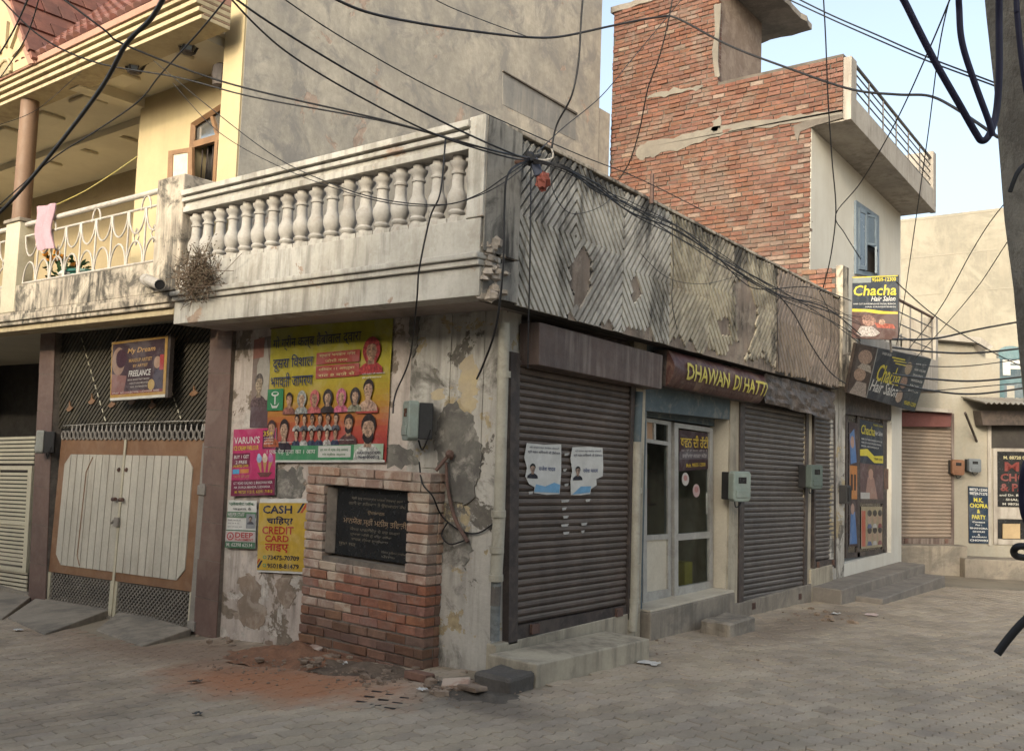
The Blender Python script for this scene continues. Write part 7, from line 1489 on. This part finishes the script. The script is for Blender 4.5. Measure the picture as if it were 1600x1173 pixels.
part('bracket', M_rust, t, lambda b: b.tube([node, node+Vector((-0.2, 0.02, 0.0))], 0.015, 6))
b = MB(); pst = Vector((-0.0, 0, 0)); a_ = at(1018, 318, 8.6); b.tube([a_, a_+Vector((0, 0, 0.28))], 0.02, 6); tag(b.build('iron_stub', M_rust, None), 'short rusty iron stub standing on the parapet before the brick wall', 'post')

# ------------------------------------------------------------------ soil, rubble and litter
M_sand = surf('red_soil', (0.31, 0.155, 0.088), (0.23, 0.115, 0.068), scale=4, fine=30, bump=0.9, bdist=0.02, stain=0.4, stain_col=(0.12, 0.075, 0.05), stain_scale=3)
def heap(name, u, v, rx, ry, h, seed, label, mat, n=26):
    c = G(u, v); b = MB(); vs_ = []
    for j in range(n+1):
        for i in range(n+1):
            a, e_ = i/n*2-1, j/n*2-1; d_ = math.hypot(a, e_); x, y = c.x+a*rx, c.y+e_*ry
            nz = mnoise.fractal(Vector((x*4+seed, y*4, seed)), 1.0, 2.0, 5)
            vs_.append((x, y, gz(x, y)-0.012+max(0, 1-(d_*(1+0.55*mnoise.noise(Vector((math.atan2(e_, a)*1.4, seed, 0)))+0.35*nz))**1.6)*h*(0.8+0.7*nz)))
    b.add(vs_, [[j*(n+1)+i, j*(n+1)+i+1, (j+1)*(n+1)+i+1, (j+1)*(n+1)+i] for j in range(n) for i in range(n)])
    return tag(b.build(name, mat, None, True), label, 'soil heap', kind='stuff')
heap('soil_heap', 452, 1028, 0.85, 0.42, 0.13, 2.0, 'red soil heaped against the foot of the brick pier', M_sand)
heap('soil_heap', 560, 1045, 0.7, 0.3, 0.07, 6.0, 'earth and grit along the front of the brick pier', surf('dark_earth', (0.19, 0.135, 0.095), (0.135, 0.10, 0.072), scale=6, fine=30, bump=0.9, bdist=0.02))
heap('soil_heap', 735, 1078, 0.42, 0.28, 0.06, 9.0, 'dark grit at the shop corner beside the step', surf('black_grit', (0.13, 0.108, 0.086), (0.09, 0.075, 0.06), scale=8, fine=30, bump=0.9, bdist=0.02))
rr = random.Random(23)
M_stone = surf('rubble_stone', (0.30, 0.225, 0.165), (0.21, 0.15, 0.11), scale=8, fine=30, bump=0.6, bdist=0.006)
MR = [M_stone, M_brickpale, M_brick, M_darkcement]
rest_r = MB()
rub = []
for (u0, v0, su, sv, n) in ((500, 1035, 28, 8, 26), (440, 1025, 30, 8, 16), (600, 1055, 35, 7, 22), (720, 1078, 26, 7, 30), (1290, 965, 25, 6, 10), (330, 1005, 18, 4, 6)):
    for k in range(n): rub.append((rr.gauss(u0, su), rr.gauss(v0, sv), rr.uniform(0.012, 0.05)))
for (u0, v0, su, sv, n) in ((470, 1030, 40, 10, 120), (590, 1058, 45, 8, 110), (725, 1080, 35, 9, 120), (400, 1050, 60, 14, 80), (1300, 962, 40, 7, 50), (1000, 1015, 120, 12, 40)):
    for k in range(n): rub.append((rr.gauss(u0, su), rr.gauss(v0, sv), rr.uniform(0.004, 0.014)))
for u, v, s_ in rub:
    p_ = G(u, v); b = MB(); lump(b, p_+Vector((0, 0, s_*0.4+0.03*(v < 1060 and u < 560))), s_, rr.randrange(999), 5, 3, (rr.uniform(0.8, 1.6), rr.uniform(0.7, 1.2), rr.uniform(0.4, 0.8))); rest_r.add(b.v, b.f)
tag(rest_r.build('rubble', M_stone), 'loose rubble and grit scattered at the foot of the walls', 'rubble', kind='stuff')
for k, (u, v, rz_, m, lab) in enumerate(((492, 1024, 0.3, M_brickpale, 'pale broken brick on the soil heap by the pier'), (655, 1062, 0.1, M_brickdark, 'loose damp brick under the right corner of the pier'), (712, 1078, 0.6, M_brickpale, 'flat broken brick in the grit at the shop corner'), (738, 1085, -0.2, M_stone, 'flat grey stone chip nearest the lane at the shop corner'))):
    bb = brick_mesh(0.20 if k != 0 else 0.13, 0.11, 0.06 if k < 2 else 0.035, m, 40+k); p_ = G(u, v); o = bb.build('loose_brick', m); o.location = p_+Vector((0, 0, 0.05 if k != 1 else 0.03)); o.rotation_euler = (rr.gauss(0, 0.15), rr.gauss(0, 0.1), rz_); tag(o, lab, 'brick')
def litter(u, v, w, h, col, lab, dz=0.02):
    p_ = G(u, v); b = MB(); n = 5; vs_ = [(p_.x+(i/n-0.5)*w+rr.gauss(0, w*0.05), p_.y+(j/n-0.5)*h+rr.gauss(0, h*0.05), p_.z+0.014+min(abs(rr.gauss(0, dz*0.4)), 0.025)) for j in range(n+1) for i in range(n+1)]
    b.add(vs_, [[j*(n+1)+i, j*(n+1)+i+1, (j+1)*(n+1)+i+1, (j+1)*(n+1)+i] for j in range(n) for i in range(n)]); tag(b.build('litter', ink(col)), lab, 'litter')
litter(1014, 1038, 0.17, 0.12, (0.55, 0.53, 0.5), 'crumpled white plastic scrap on the paving before the first step')
litter(535, 1040, 0.07, 0.06, (0.6, 0.58, 0.55), 'white paper scrap on the rubble by the pier', 0.04)
litter(659, 1080, 0.07, 0.05, (0.6, 0.58, 0.55), 'white cup scrap beside the loose brick', 0.02)
litter(1362, 962, 0.14, 0.12, (0.55, 0.42, 0.38), 'pinkish litter scrap near the salon step'); litter(1306, 960, 0.1, 0.1, (0.55, 0.53, 0.5), 'white litter scrap near the salon step')
litter(28, 986, 0.08, 0.07, (0.6, 0.58, 0.55), 'tiny white scrap on the paving at the left edge'); litter(305, 1067, 0.06, 0.1, (0.12, 0.09, 0.07), 'dead leaf on the red dust'); litter(308, 1118, 0.05, 0.05, (0.03, 0.03, 0.03), 'black speck of litter on the open paving')
# drain slots by the corner
t = thing('drain_grating', G(605, 1098), 'drain slots in a slab before the shop corner', 'drain')
for k in range(9):
    i, j = k % 3, k//3; p_ = G(565+i*22+j*12, 1090+i*5-j*8+6); 
    b = MB(); b.obox(p_+Vector((0, 0, 0.0025)), Vector((0.036, 0.014, 0)), Vector((-0.005, 0.012, 0)), Vector((0, 0, 0.001))); b.build('slot', M_black, t)

# ------------------------------------------------------------------ unseen houses added behind the viewpoint, placed and sized to shade the lane
def add_shading_house(x0, x1, y0, y1, h, label):
    t_ = thing('shading_house', ((x0+x1)/2, y1, 0), label, 'house', 'unseen shading houses behind the viewpoint')
    part('wall', M_farcream, t_, lambda b: b.box((x0, y0, -1), (x1, y1, h))); part('parapet', M_conc, t_, lambda b: b.box((x0-0.1, y1-0.2, h), (x1+0.1, y1+0.1, h+0.25)))
    for k in range(int((x1-x0)/2.5)):
        for z in (1.0, 4.0): part('window', M_granite, t_, lambda b: b.box((x0+0.6+k*2.5, y1-0.02, z), (x0+1.7+k*2.5, y1+0.03, z+1.2)))
add_shading_house(-16.0, 0.9, -15, -9.5, 5.2, 'long low unseen house added behind the viewpoint to shade the gate side')
add_shading_house(1.2, 12.5, -16, -9.5, 6.5, 'taller unseen house added behind the viewpoint to shade the lane')
